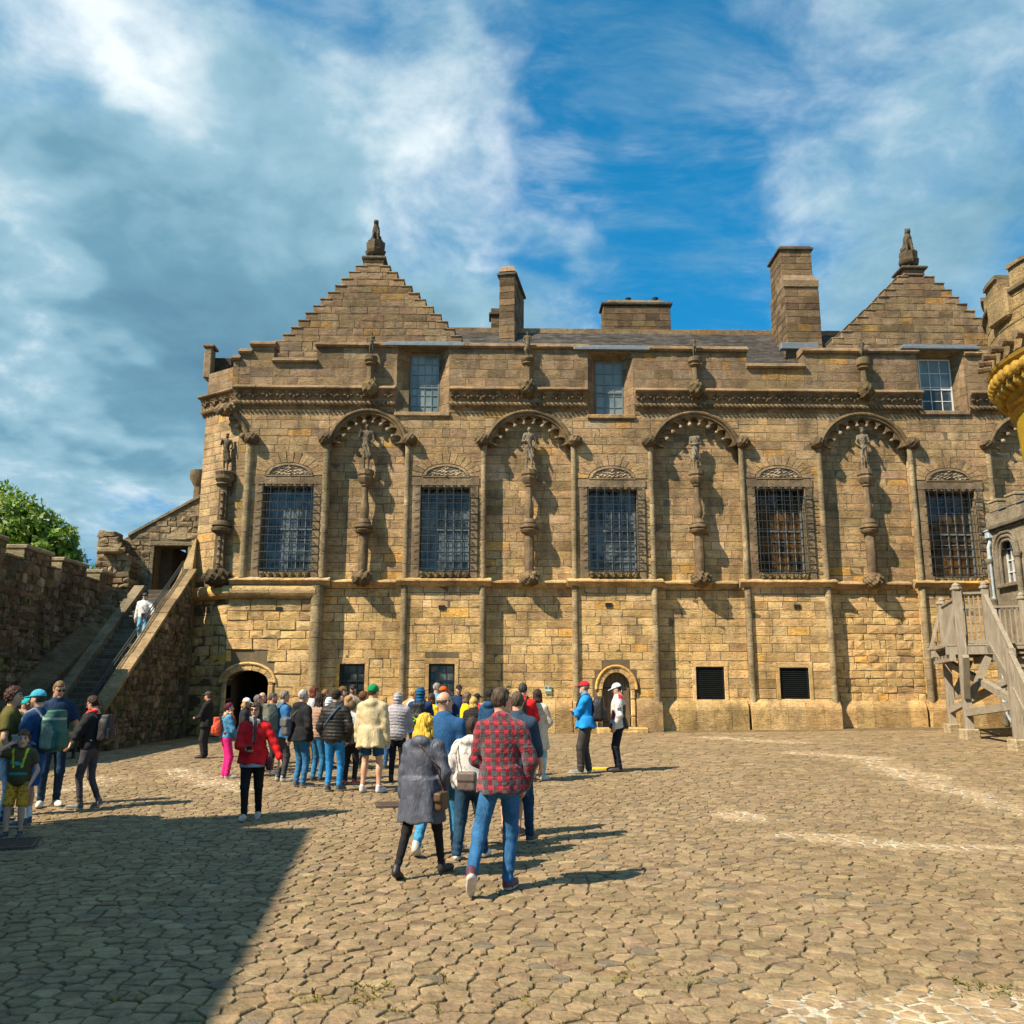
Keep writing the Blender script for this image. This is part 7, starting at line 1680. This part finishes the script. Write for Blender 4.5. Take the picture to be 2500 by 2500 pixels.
def backpack(pn, label, col, w_=.15, d_=.10, h_=.23, zc=.70, strapc=None, accent=None, mat=None, one=False):
    s, H, ln = pn['s'], pn['H'], pn['lean']; yb = -.135*s-pn['inf']-d_*s*.72; z0 = zc*H; sc = strapc or tuple(np.array(col)*.7); sy = ln*(z0-.515*H)
    def fn(X, Y, Z):
        Yl = Y-ln*np.maximum(0, Z-.515*H); tpr = 1+.35*np.clip((Z-z0)/(h_*s), 0, 1)**2; d = s_box(X*tpr, yb+(Yl-yb)*tpr, Z, (0, yb, z0), (w_*s, d_*s, h_*s), .085*s)*.85; d = smin(d, s_box(X, Yl, Z, (0, yb-d_*s*.9, z0-h_*s*.35), (w_*s*.75, d_*s*.4, h_*s*.48), .03*s), .012*s); d = smin(d, s_box(X, Yl, Z, (0, yb-d_*s*.2, z0+h_*s*.9), (w_*s*.72, d_*s*.7, .05*s), .03*s), .02*s)
        for e in ((-1, 1) if not one else (1,)):
            p = [(.085, -.12, .80), (.10, -.03, .862), (.105, .085, .825), (.115, .145, .73), (.14, .08, .64), (.15, -.10, .60)]; r_ = .020*s
            for a_, b_ in zip(p[:-1], p[1:]): 
                A_ = (e*a_[0]*s/1*1.0, a_[1]*s+(pn['inf'] if a_[1] > 0 else 0), a_[2]*H); B_ = (e*b_[0]*s, b_[1]*s+(pn['inf'] if b_[1] > 0 else 0), b_[2]*H); d = np.minimum(d, s_cap(X, Yl, Z, A_, B_, r_, r_))
        return d+.004*s*wob(X, Y, Z, 24/s, 3)
    def paint(v, c_):
        yl = v[:, 1]-ln*np.maximum(0, v[:, 2]-.515*H); c_[yl > -.12*s-pn['inf']] = sc
        if accent == 'zip': c_[(yl < yb-.06*s) & (np.abs(v[:, 0]-.05*s) < .016*s) & (v[:, 2] < z0+.14*s) & (v[:, 2] > z0-.16*s)] = (.75, .65, .05)
        elif accent == 'edge': c_[np.abs(np.abs(v[:, 0])-w_*s*.98) < .007*s] = (.22, .30, .25); c_[(np.abs(v[:, 2]-z0-.17*s) < .013)] = (.3, .4, .35)
        elif accent == 'cord': c_[(yl < yb-.04*s) & (np.abs(np.abs(((v[:, 2]-z0)/.07/s+40) % 2-1)-np.abs(v[:, 0]/(.1*s))) < .13) & (v[:, 2] < z0-.02*s)] = (.35, .75, .03)
        elif accent == 'patch': c_[(v[:, 0] > w_*s*.5) & (np.abs(v[:, 2]-z0+.06*s) < .03*s)] = (.6, .6, .6)
    return prop(pn, 'backpack', label, 'backpack', fn, (-.26*s, yb-.2*s+min(0, ln), .52*H), (.26*s, .26*s+pn['inf']+ln*.5, .96*H), mat or M_SHELL, col, paint=paint)
def bag(pn, label, col, c, r, strap=None, name='shoulder_bag', mat=None, rad=.03, sw=.010, paint=None):
    s, H = pn['s'], pn['H']; c = np.array(c)*np.array([s, s, H])
    def fn(X, Y, Z):
        d = s_box(X, Y, Z, c, np.array(r)*s, rad*s)+.004*s*wob(X, Y, Z, 30, 2)
        d = smin(d, s_box(X, Y, Z, c+np.array([0, -r[1]*s*.2, r[2]*s*.45]), (r[0]*s*1.03, r[1]*s*1.12, r[2]*s*.5), rad*s*.7), .006)
        if strap is not None:
            q = [np.array(p)*np.array([s, s, H]) for p in strap]
            for a_, b_ in zip(q[:-1], q[1:]): d = np.minimum(d, s_cap(X, Y, Z, a_, b_, sw*s, sw*s))
        return d
    pts_ = np.array([c-np.array(r)*s*1.2, c+np.array(r)*s*1.2]+([np.array(p)*np.array([s, s, H]) for p in strap] if strap else [])); return prop(pn, name, label, 'bag', fn, pts_.min(0)-.04, pts_.max(0)+.04, mat or M_LEATH, col, h=.011, paint=paint)
def phone(pn, which, label, col=(.02, .02, .025)):
    shd, el, wr, e, cu = pn['am'][which]; d_ = norm(wr-el); c = wr+d_*.085*pn['s']+np.array([0, .01, .02]); R3 = rotm(R(-35), 0, 0)
    o = MB().box(-.038, .038, -.005, .005, -.075, .075, .004).build('phone', M_LEATH, label=label, cat='phone'); 
    for a_ in o.data.color_attributes['Col'].data: a_.color = (*col, 1)
    Mx = Matrix.Translation(pn['loc'].tolist()) @ Matrix.Rotation(pn['rz'], 4, 'Z') @ Matrix.Translation(c.tolist()) @ Matrix.Rotation(R(-40), 4, 'X'); o.matrix_world = Mx; return o
J = (.035, .095, .20); JD = (.03, .045, .075); JL = (.05, .19, .36); BK = (.014, .014, .016); NAVY = (.012, .035, .10)
def sleeves(c2, zt=None):
    def f(v, c, H): c[np.abs(v[:, 0]) > .20*H/1.75*1.02] = c2
    return f
# --- the four walking away in the foreground
p = person(1221, 2176, 1680, 8, 'man in red and black plaid shirt and blue jeans walking away', dict(kind='jacket', mat=M_PLAID, hem=.475, loose=.022, collar=True), dict(col=(.030, .115, .25)), shoes=(.10, .03, .05), hair=('short', (.085, .060, .042)), arms=('front', 'pocket'), feet=[(-.20, -.33, .10, 10, 48), (.06, .05, 0, 14, 0)], look=(38, 4), lean=.04, wide=.92)
p = person(1026, 2142, 1744, 22, 'blonde woman in long grey hooded parka and black trousers walking away', dict(kind='coat', col=(.070, .080, .108), hem=.335, loose=.028, hood=True, mat=M_SHELL), dict(col=(.012, .012, .014), mat=M_CLOTH, loose=-.01), shoes=(.02, .02, .022), hair=('long', (.74, .45, .05), .36, .150), arms=('down', 'pocket'), feet=[(-.17, -.22, 0, 8, 22), (.16, .22, 0, 8, 0)], fem=True, look=(20, 8), lean=.06, wide=1.12)
bag(p, 'small brown leather handbag at the hip of the blonde woman in grey parka', (.09, .055, .03), (.27, -.05, .47), (.045, .10, .10), [(.27, -.02, .53), (.22, -.12, .70), (.05, -.15, .80), (-.10, -.06, .85), (-.13, .08, .80)])
p = person(1078, 2086, 1690, 12, 'balding older man in blue jacket and light jeans walking away', dict(kind='jacket', col=(.018, .085, .21), hem=.48, loose=.022, collar=True), dict(col=(.045, .22, .40)), shoes=(.42, .40, .37), hair=('bald', (.14, .10, .07)), arms=('fwd', 'down'), feet=[(-.22, -.24, 0, 8, 25), (.12, .14, 0, 8, 0)], look=(42, 5))
p = person(1146, 2098, 1752, 14, 'woman in crinkled silver jacket and dark jeans beside the plaid-shirt man', dict(kind='jacket', mat=M_CREASE, col=(.5, .5, .5), hem=.50, loose=.03, hood=True), dict(col=(.02, .055, .10), loose=.01), shoes=(.60, .58, .55), hair=('mid', (.06, .042, .03)), arms=('pocket', 'down'), feet=[(-.14, -.10, 0, 8, 0), (.14, .16, 0, 8, 0)], fem=True, look=(10, 20), lean=.10, wide=1.1)
bag(p, 'grey-brown shoulder bag on the back of the woman in silver jacket', (.12, .095, .085), (.02, -.23, .555), (.12, .05, .12), [(-.10, -.19, .60), (-.16, -.13, .74), (-.14, .0, .835)])
p = person(1262, 2062, 1690, 15, 'man in dark denim shirt partly hidden behind the plaid-shirt man', dict(kind='shirt', col=(.028, .055, .095), hem=.48, loose=.02, sleeve='elbow', collar=True), dict(col=(.02, .05, .10)), shoes=(.08, .05, .04), hair=('short', (.10, .075, .05)), arms=('down', 'fwd'), feet=[(-.1, -.1, 0, 8, 0), (.12, .15, 0, 8, 0)])
p = person(1248, 2040, 1725, 10, 'woman in black and white striped skirt hidden behind the plaid-shirt man', dict(kind='jacket', col=(.03, .035, .05), hem=.55), dict(kind='skirt', mat=M_STRIPE, len=.28), shoes=(.10, .05, .045), hair=('bob', (.07, .05, .03)), fem=True)
# --- woman in red coming towards the camera
p = person(610, 2000, 1716, 176, 'smiling woman in red jacket and check scarf walking towards the camera', dict(kind='jacket', col=(.62, .012, .018), hem=.475, loose=.022), dict(col=(.010, .010, .012), mat=M_CLOTH), shoes=(.45, .38, .34), hair=('long', (.06, .042, .034), .16), arms=('out', 'phone_low'), feet=[(-.08, -.20, 0, 5, 22), (.07, .12, 0, 5, 0)], fem=True, glasses=(.03, .008, .006), scarf=((.4, .4, .4), M_SCARF, True), hires=True, wide=1.08, look=(8, 0))
phone(p, 1, 'dark phone held by the woman in the red jacket')
v, f = sdf_mesh(lambda X, Y, Z: np.maximum(np.sqrt((X/.185)**2+(Y/.155)**2)-1, np.abs(Z-.465*p['H'])/.2-.16)*.1, (-.22, -.2, .40*p['H']), (.22, .2, .52*p['H']), .014); mk('shirt', v, f, M_CLOTH, parent=p['T'], smooth=True, col=np.tile((.28, .42, .58), (len(v), 1)))
bag(p, 'dark burgundy handbag at the hip of the woman in red', (.09, .02, .022), (-.26, .02, .47), (.05, .09, .09), [(-.26, .02, .53), (-.17, .14, .68), (.02, .17, .80), (.09, .06, .85)])
# --- group at the left edge
p = person(64, 2018, 1682, -82, 'man in turquoise cap, navy polo and bright blue shorts with hiking pack', dict(kind='tee', col=(.010, .045, .14), hem=.48, loose=.02, sleeve='short', collar=True), dict(kind='shorts', col=(.012, .105, .36), mat=M_CLOTH, len=.92, loose=.045, sock=(.75, .75, .76)), shoes=(.07, .085, .10), hair=('short', (.06, .045, .035)), hat=('cap', (.05, .36, .50)), arms=('pocket', 'front'), feet=[(-.11, -.02, 0, 8, 0), (.11, .06, 0, 8, 0)], beard=(.22, .13, .09), hires=True, look=(-5, -3))
backpack(p, 'dark green hiking backpack worn by the man in the turquoise cap', (.025, .12, .095), .16, .13, .26, .69, (.16, .20, .22), 'edge')
p = person(32, 2045, 1786, 172, 'curly-haired boy in olive T-shirt and yellow patterned shorts', dict(kind='tee', col=(.075, .062, .028), hem=.47, loose=.03, sleeve='short', mat=M_CLOTH, paint=lambda v, c, H: (c.__setitem__((v[:, 1] > .04) & (np.abs(v[:, 0]) < .10) & (np.abs(v[:, 2]-.60*H) < .012), (.03, .30, .30)), c.__setitem__((v[:, 1] > .04) & (np.abs(v[:, 0]-.02) < .08) & (np.abs(v[:, 2]-.70*H-.15*v[:, 0]) < .018), (.05, .34, .32)), c.__setitem__((v[:, 1] > .04) & (np.abs(np.abs(v[:, 0])-.05-.15*(v[:, 2]-.66*H)) < .011) & (v[:, 2] > .66*H), (.55, .60, .03)))), dict(kind='shorts', mat=M_YSHORT, len=.95, loose=.012), shoes=(.03, .04, .06), hair=('curly', (.17, .10, .05)), arms=('pocket', 'ear'), feet=[(-.10, 0, 0, 10, 0), (.11, .06, 0, 12, 0)], kid=True, hires=True, look=(-18, 6), skin=(.60, .36, .26))
phone(p, 1, 'phone held to the ear by the boy in yellow shorts', (.35, .45, .55))
p = person(116, 1968, 1664, 150, 'man in dark glasses and navy polo looking down beside the hiker', dict(kind='tee', col=(.010, .030, .075), hem=.49, loose=.02, sleeve='short', collar=True), dict(col=(.018, .045, .09)), shoes=(.62, .62, .58), hair=('short', (.20, .125, .06)), arms=('pocket', 'down'), glasses=(.02, .02, .02), look=(-15, -16), hires=True)
p = person(207, 1974, 1700, -84, 'woman in black jacket, red neckerchief and grey jeans looking at her phone', dict(kind='jacket', col=(.016, .017, .020), hem=.50, loose=.022), dict(col=(.055, .057, .065), loose=-.008), shoes=(.12, .11, .10), hair=('pony', (.045, .022, .014)), arms=('phone', 'phone'), feet=[(-.10, .03, 0, 5, 0), (.08, -.16, 0, 5, 24)], fem=True, glasses=(.01, .01, .01), scarf=((.55, .02, .03), M_CLOTH, False), hires=True, look=(0, -18))
backpack(p, 'black backpack with small white patch on the woman reading her phone', (.022, .022, .025), .14, .10, .21, .70, None, 'patch'); phone(p, 0, 'white phone held out by the woman in the red neckerchief', (.6, .6, .62))
p = person(40, 1992, 1702, -60, 'youth in teal cap and light blue shirt behind the hiker', dict(kind='tee', col=(.10, .34, .58), hem=.48, sleeve='short'), dict(kind='shorts', col=(.10, .12, .14)), hair=('short', (.25, .17, .09)), hat=('cap', (.01, .30, .32)), arms=('mouth', 'mouth'), hires=True)
p = person(-4, 2018, 1680, 70, 'dark-haired person in olive T-shirt cut off by the left edge', dict(kind='tee', col=(.09, .085, .02), hem=.48, sleeve='short'), dict(col=(.02, .06, .13)), hair=('curly', (.07, .035, .025)), arms=('mouth', 'pocket'), hires=True)
# --- on the stone stair
ys = 30.9; zs = ZS0+SLP*(ys-YS0)
p = person(356, 1535, 1416, 178, 'person in white cardigan and pale jeans walking down the stone stair', dict(kind='jacket', col=(.66, .64, .62), hem=.50, loose=.03), dict(col=(.12, .36, .55)), shoes=(.5, .5, .48), hair=('mid', (.06, .05, .04)), hat=('cap', (.05, .05, .05)), arms=('rail', 'down'), glasses=(.01, .01, .01), on=(-11.85, ys, zs+.02), feet=[(-.09, .12, -.02, 5, 0), (.09, -.04, .02, 5, 0)], Hfix=1.72)
bag(p, 'small black cross-body bag on the person walking down the stair', (.012, .012, .013), (-.06, .17, .56), (.09, .035, .07), [(-.10, .17, .60), (.0, .16, .70), (.10, .10, .80), (.11, .0, .85)])
# --- staff member by the wall
p = person(500, 1851, 1687, -86, 'attendant in black uniform and peaked cap standing by the archway', dict(kind='jacket', col=BK, hem=.46, loose=.02, paint=lambda v, c, H: c.__setitem__((v[:, 1] > .09) & (np.abs(v[:, 0]) < .05) & (v[:, 2] > .66*H), (.6, .6, .6))), dict(col=(.025, .024, .024), mat=M_CLOTH, loose=.02), shoes=(.04, .03, .03), hair=('pony', (.16, .07, .03)), hat=('cap', (.06, .05, .035)), arms=('phone_low', 'phone_low'), glasses=(.01, .01, .01))
# --- the crowd, left to right
p = person(547, 1900, 1716, 62, 'woman with purple hair, denim jacket and bright pink trousers', dict(kind='jacket', col=(.07, .24, .42), hem=.53, loose=.025, mat=M_DENIM), dict(col=(.70, .02, .20), mat=M_CLOTH, loose=.01), shoes=(.5, .47, .45), hair=('short', (.12, .01, .05)), arms=('front', 'front'), fem=True, scarf=((.52, .34, .16), M_CLOTH, False))
backpack(p, 'orange-red backpack on the woman in pink trousers', (.55, .075, .03), .13, .10, .20, .68)
p = person(590, 1878, 1703, 75, 'person in white cap and dark top behind the woman in red', dict(kind='jacket', col=(.02, .022, .03), hem=.49), dict(col=(.02, .03, .05)), hat=('cap', (.72, .72, .70)), hair=('long', (.42, .26, .10), .12), fem=True, look=(10, -14))
p = person(618, 1884, 1697, 70, 'grey-haired man in dark grey jacket at the left of the crowd', dict(kind='jacket', col=(.035, .042, .045), hem=.48), dict(col=(.03, .03, .035)), hair=('short', (.16, .14, .125)))
p = person(630, 1866, 1691, 60, 'bald man half hidden in front of the dark archway', dict(kind='jacket', col=(.05, .05, .055), hem=.48), dict(col=(.03, .04, .05)), hair=('bald', (.15, .12, .1)))
p = person(655, 1888, 1692, 80, 'man in bright red hooded jacket with greying hair in the crowd', dict(kind='jacket', col=(.60, .015, .03), hem=.47, hood=True), dict(col=(.03, .03, .04)), hair=('short', (.08, .07, .065)), beard=(.2, .15, .12))
p = person(682, 1908, 1686, 55, 'man in blue jacket wearing a large grey-green backpack', dict(kind='jacket', col=(.03, .14, .32), hem=.48), dict(col=(.045, .05, .06), mat=M_CLOTH), shoes=(.4, .4, .38), hair=('short', (.24, .20, .16)))
backpack(p, 'large grey-green backpack on the man in the blue jacket', (.11, .125, .105), .16, .14, .27, .69, (.05, .05, .06))
p = person(728, 1922, 1684, 48, 'white-haired man in black hoodie and blue jeans with sling bag', dict(kind='jacket', col=(.013, .014, .017), hem=.47, hood=True, loose=.03), dict(col=(.035, .14, .28)), shoes=(.10, .10, .11), hair=('short', (.42, .39, .36)), arms=('pocket', 'pocket'), wide=1.12)
bag(p, 'grey teardrop sling bag on the back of the man in black hoodie', (.10, .105, .11), (-.06, -.27, .62), (.11, .07, .17), [(.0, -.22, .72), (.10, -.12, .80), (.12, .02, .84), (.06, .16, .74)], name='sling_bag', rad=.06, mat=M_SHELL)
p = person(757, 1868, 1677, 75, 'auburn-haired woman in pale jacket and brown trousers in the crowd', dict(kind='jacket', col=(.42, .43, .45), hem=.48), dict(col=(.16, .10, .03), mat=M_CLOTH), hair=('bob', (.14, .035, .02)), fem=True, glasses=(.02, .02, .02))
p = person(770, 1908, 1696, 40, 'dark-haired woman in striped knit jacket and jeans behind the puffer jacket', dict(kind='puffer', col=(.33, .21, .15), hem=.50), dict(col=(.03, .16, .33)), hair=('long', (.03, .02, .018), .2), fem=True)
bag(p, 'cream canvas tote bag hanging beside the man in black puffer jacket', (.55, .47, .30), (-.20, -.10, .50), (.03, .15, .19), [(-.20, -.02, .60), (-.17, .0, .80), (-.20, -.18, .60)], name='tote_bag', mat=M_CLOTH, rad=.025)
p = person(786, 1866, 1683, 60, 'ginger-haired man behind the black-capped man', dict(kind='jacket', col=(.10, .09, .09), hem=.48), dict(col=(.03, .04, .06)), hair=('short', (.24, .12, .06)))
p = person(797, 1878, 1700, 20, 'child in white hooded top in front of the ginger man', dict(kind='jacket', col=(.62, .68, .70), hem=.48, hood=True), dict(col=(.05, .08, .12)), hat=('hood', (.65, .70, .72)))
p = person(812, 1932, 1683, 12, 'man in black cap and black quilted jacket with bright blue jeans', dict(kind='puffer', col=(.016, .016, .015), hem=.475, loose=.03, mat=M_SHELL), dict(col=(.022, .19, .44)), shoes=(.06, .06, .065), hair=('short', (.03, .025, .02)), hat=('cap', (.015, .013, .013)), arms=('pocket', 'pocket'), look=(175, 0) if False else (10, 0))
bag(p, 'thin blue strap bag across the black quilted jacket', (.05, .10, .19), (-.17, .14, .52), (.05, .03, .07), [(-.16, .10, .56), (-.17, -.10, .64), (-.02, -.185, .74), (.10, -.12, .83), (.12, .0, .86)], name='cross_body_bag', mat=M_CLOTH, sw=.016)
p = person(829, 1862, 1678, 110, 'woman with thick curly brown hair facing the guide', dict(kind='jacket', col=(.12, .10, .09), hem=.48), dict(col=(.03, .04, .05)), hair=('curly', (.16, .09, .03)), fem=True)
p = person(843, 1880, 1700, 95, 'fair-haired woman looking left of the boy in the crowd', dict(kind='jacket', col=(.14, .12, .12), hem=.48), dict(col=(.02, .02, .03)), hair=('bob', (.36, .22, .09)), fem=True)
p = person(857, 1838, 1671, 184, 'tour guide in black cap and sunglasses facing the crowd by the low window', dict(kind='jacket', col=(.30, .24, .17), hem=.48), dict(col=(.05, .05, .05)), hat=('cap', (.03, .03, .033)), hair=('short', (.06, .04, .03)), glasses=(.005, .005, .005), beard=(.16, .08, .05))
p = person(852, 1916, 1711, 15, 'short-haired boy in white and black top with red bag', dict(kind='jacket', col=(.45, .46, .47), hem=.48, paint=lambda v, c, H: c.__setitem__(v[:, 2] < .66*H, (.02, .02, .022))), dict(col=(.02, .02, .022), mat=M_CLOTH), shoes=(.5, .1, .1), hair=('short', (.14, .095, .05)), kid=True)
bag(p, 'red drawstring bag hanging from the boy in white and black', (.55, .01, .04), (-.19, -.05, .45), (.08, .06, .15), [(-.19, -.03, .55), (-.14, .0, .80)], mat=M_CLOTH, name='drawstring_bag')
p = person(880, 1876, 1690, 50, 'auburn curly-haired person left of the green beanie', dict(kind='jacket', col=(.10, .07, .05), hem=.48), dict(col=(.09, .10, .05), mat=M_CLOTH), shoes=(.35, .45, .2), hair=('curly', (.17, .07, .025)), fem=True)
p = person(903, 1936, 1670, 14, 'tall person in green beanie, beige raincoat and blue shorts', dict(kind='coat', col=(.50, .42, .25), hem=.42, loose=.04, hood=True, mat=M_SHELL), dict(kind='shorts', col=(.02, .075, .16), len=.72, loose=.02), shoes=(.55, .52, .52), hair=('short', (.10, .05, .02)), hat=('beanie', (.005, .22, .08)), arms=('down', 'down'), feet=[(-.14, 0, 0, 8, 0), (.14, .02, 0, 12, 0)], look=(25, 0))
phone(p, 1, 'silver phone held low by the person in the beige raincoat', (.5, .5, .52))
p = person(930, 1878, 1702, 40, 'blond child mostly hidden between raincoat and grey quilted jacket', dict(kind='jacket', col=(.25, .18, .12), hem=.48), dict(col=(.03, .09, .2)), hair=('bob', (.45, .28, .10)))
p = person(966, 1908, 1688, 10, 'person in pale grey quilted jacket with the hood up', dict(kind='puffer', col=(.30, .29, .32), hem=.46, loose=.035, chev=True, mat=M_SHELL), dict(col=(.012, .014, .022), mat=M_CLOTH), shoes=(.03, .03, .03), hat=('hood', (.32, .31, .34), M_SHELL), arms=('front', 'front'), wide=1.05)
p = person(1022, 1893, 1675, 8, 'person in navy jacket with blue hood up and laced backpack', dict(kind='jacket', col=NAVY, hem=.47), dict(col=(.015, .02, .03), mat=M_CLOTH), shoes=(.03, .03, .03), hat=('hood', (.012, .085, .19)), arms=('front', 'front'))
backpack(p, 'black backpack laced with neon green cord on the blue-hooded person', (.018, .019, .022), .14, .10, .23, .68, None, 'cord')
p = person(1004, 1862, 1683, 60, 'fair-haired person behind the blue-hooded walker', dict(kind='jacket', col=(.45, .43, .40), hem=.48), dict(col=(.03, .03, .04)), hair=('short', (.45, .28, .09)))
p = person(1050, 1866, 1694, 30, 'brown-haired woman in yellow top next to the blue hood', dict(kind='jacket', col=(.65, .46, .02), hem=.48), dict(col=(.03, .03, .04)), hair=('bob', (.08, .04, .02)), fem=True)
p = person(1062, 1850, 1668, 70, 'tall grey-haired man behind the orange cap', dict(kind='jacket', col=(.06, .28, .50), hem=.48), dict(col=(.03, .03, .04)), hair=('short', (.30, .27, .24)))
p = person(1078, 1858, 1675, 60, 'person in bright orange cap within the crowd', dict(kind='jacket', col=(.05, .25, .48), hem=.48), dict(col=(.03, .03, .04)), hat=('cap', (.80, .09, .01)), hair=('short', (.10, .06, .04)))
p = person(1118, 1846, 1671, 172, 'man in black cap and navy jacket facing the camera by the second low window', dict(kind='jacket', col=NAVY, hem=.48), dict(col=(.03, .03, .04)), hat=('cap', (.016, .016, .017)), hair=('short', (.05, .04, .03)), beard=(.2, .12, .08))
p = person(1136, 1880, 1691, 80, 'wavy-haired woman in bright yellow jacket in the crowd', dict(kind='jacket', col=(.75, .55, .01), hem=.48), dict(col=(.03, .03, .04)), hair=('bob', (.15, .10, .06)), fem=True)
p = person(1154, 1896, 1703, 20, 'blonde person in black quilted jacket behind the silver jacket', dict(kind='puffer', col=(.018, .018, .019), hem=.48), dict(col=(.02, .02, .03)), hair=('long', (.62, .42, .12), .12), fem=True)
p = person(1162, 1870, 1692, 40, 'person in dark cap and red top behind the blonde', dict(kind='jacket', col=(.55, .02, .05), hem=.48), dict(col=(.03, .03, .04)), hat=('cap', (.02, .022, .02)))
p = person(1196, 1900, 1684, 25, 'black-haired woman in navy hooded jacket left of the plaid shirt', dict(kind='jacket', col=(.015, .06, .14), hem=.48, hood=True), dict(col=(.02, .02, .03)), hair=('long', (.014, .012, .012), .14), fem=True)
p = person(1276, 1910, 1668, 20, 'man in red fleece and jeans wearing a black daypack', dict(kind='jacket', col=(.58, .015, .02), hem=.50, collar=True), dict(col=(.025, .08, .18)), hair=('short', (.06, .055, .05)), arms=('front', 'front'))
backpack(p, 'black daypack with yellow zip stripe on the man in red fleece', (.020, .021, .024), .15, .11, .24, .69, None, 'zip')
p = person(1312, 1905, 1684, 28, 'long-haired woman in speckled beige coat at the right of the crowd', dict(kind='coat', col=(.5, .45, .36), hem=.34, loose=.03, mat=M_BEIGEP), dict(col=(.30, .48, .55)), shoes=(.55, .5, .45), hair=('long', (.05, .03, .022), .25), arms=('front', 'front'), fem=True)
# --- the pair standing apart on the right
p = person(1432, 1888, 1662, -80, 'man in red cap, bright blue fleece and dark track trousers with folded arms', dict(kind='jacket', col=(.012, .24, .62), hem=.49, loose=.025, collar=True), dict(col=(.040, .036, .034), mat=M_SHELL, loose=.02), shoes=(.20, .22, .17), hair=('short', (.25, .2, .16)), hat=('cap', (.62, .015, .03)), arms=('cross', 'cross'), beard=(.5, .45, .40), glasses=(.02, .02, .02), wide=1.08, feet=[(-.12, .10, 0, 8, 0), (.12, -.04, 0, 8, 0)])
backpack(p, 'black backpack on the man in the red cap', (.018, .018, .019), .15, .12, .23, .69, None, None)
p = person(1513, 1884, 1667, -84, 'youth in printed white cap and white-black jacket with hands in pockets', dict(kind='jacket', col=(.55, .54, .52), hem=.49, loose=.03, collar=True, mat=M_SHELL, paint=lambda v, c, H: (c.__setitem__((v[:, 1] < -.05) & (np.abs(v[:, 0]) < .2) & (v[:, 2] < .76*H), (.02, .02, .024)), c.__setitem__((v[:, 2] < .55*H) & (np.abs(v[:, 0]) < .19), (.02, .02, .024)), c.__setitem__((v[:, 2] > .825*H) & (v[:, 1] < .0), (.5, .01, .03)), c.__setitem__((v[:, 1] > .05) & (np.abs(v[:, 2]-.64*H) < .05*H) & (np.abs(v[:, 0]) > .08) & (np.abs(v[:, 0]) < .17), (.22, .01, .03)))), dict(col=(.008, .012, .022), mat=M_CLOTH, loose=.005), shoes=(.04, .038, .04), hair=('short', (.05, .03, .025)), hat=('cap', (.6, .6, .62), M_HATP), arms=('pocket', 'pocket'), look=(0, -16))
# the letter badge on his sleeve: an A in a ring
shd, el, wr, e, cu = p['am'][0]; m_ = MB(); mid_ = shd+(el-shd)*.45; xo = mid_[0]-.066*p['s']-p['inf']*.6-.012; r_ = .042
m_.tube([(xo, mid_[1]+r_*math.cos(t), mid_[2]+r_*math.sin(t)) for t in np.linspace(0, 2*math.pi, 15)[:-1]], .005, 5, (.02, .02, .02), closed=True)
for a_, b_ in (((0, .07), (.035, -.05)), ((0, .07), (-.035, -.05)), ((-.022, -.01), (.022, -.01))): m_.bar((xo, mid_[1]+a_[0], mid_[2]+a_[1]), (xo, mid_[1]+b_[0], mid_[2]+b_[1]), .010, .006, col=(.02, .02, .02))
m_.build('sleeve_badge', M_LEATH, parent=p['T'])
# ================================================================== weeds in the joints
W_V, W_C = [], []
for (px, py) in ((930, 2420), (880, 2440), (905, 2410), (990, 2470), (2400, 2400), (2440, 2420), (2490, 2430), (2380, 2415), (1520, 2380), (400, 2210), (775, 2440), (1240, 2440), (2030, 2350), (1105, 2265), (1700, 2400), (2140, 1998), (2130, 2120), (1060, 2390), (290, 2440), (640, 1990)):
    c0 = ground_at(px, py)
    for k in range(rng.randint(4, 12)):
        c = c0+np.array([rng.gauss(0, .09), rng.gauss(0, .07), 0]); c[2] = float(gz(c[0], c[1]))-.012
        for b in range(7):
            a_ = rng.uniform(0, 6.28); L = rng.uniform(.012, .035); w_ = .004; d = np.array([math.cos(a_), math.sin(a_), 0]); q = np.array([-d[1], d[0], 0])
            W_V.append([c-q*w_, c+q*w_, c+d*L*.6+q*w_*.7+np.array([0, 0, L*.8]), c+d*L+np.array([0, 0, L*.9])]); g_ = rng.uniform(.6, 1.3); W_C.append((.20*g_, .19*g_, .02*g_))
W_V = np.array(W_V); mk('weeds', W_V.reshape(-1, 3), np.arange(len(W_V)*4).reshape(-1, 4), M_LEAF, col=np.repeat(np.array(W_C), 4, 0), label='yellow-green weeds and moss growing in the cobble joints', cat='weeds', kind='stuff')
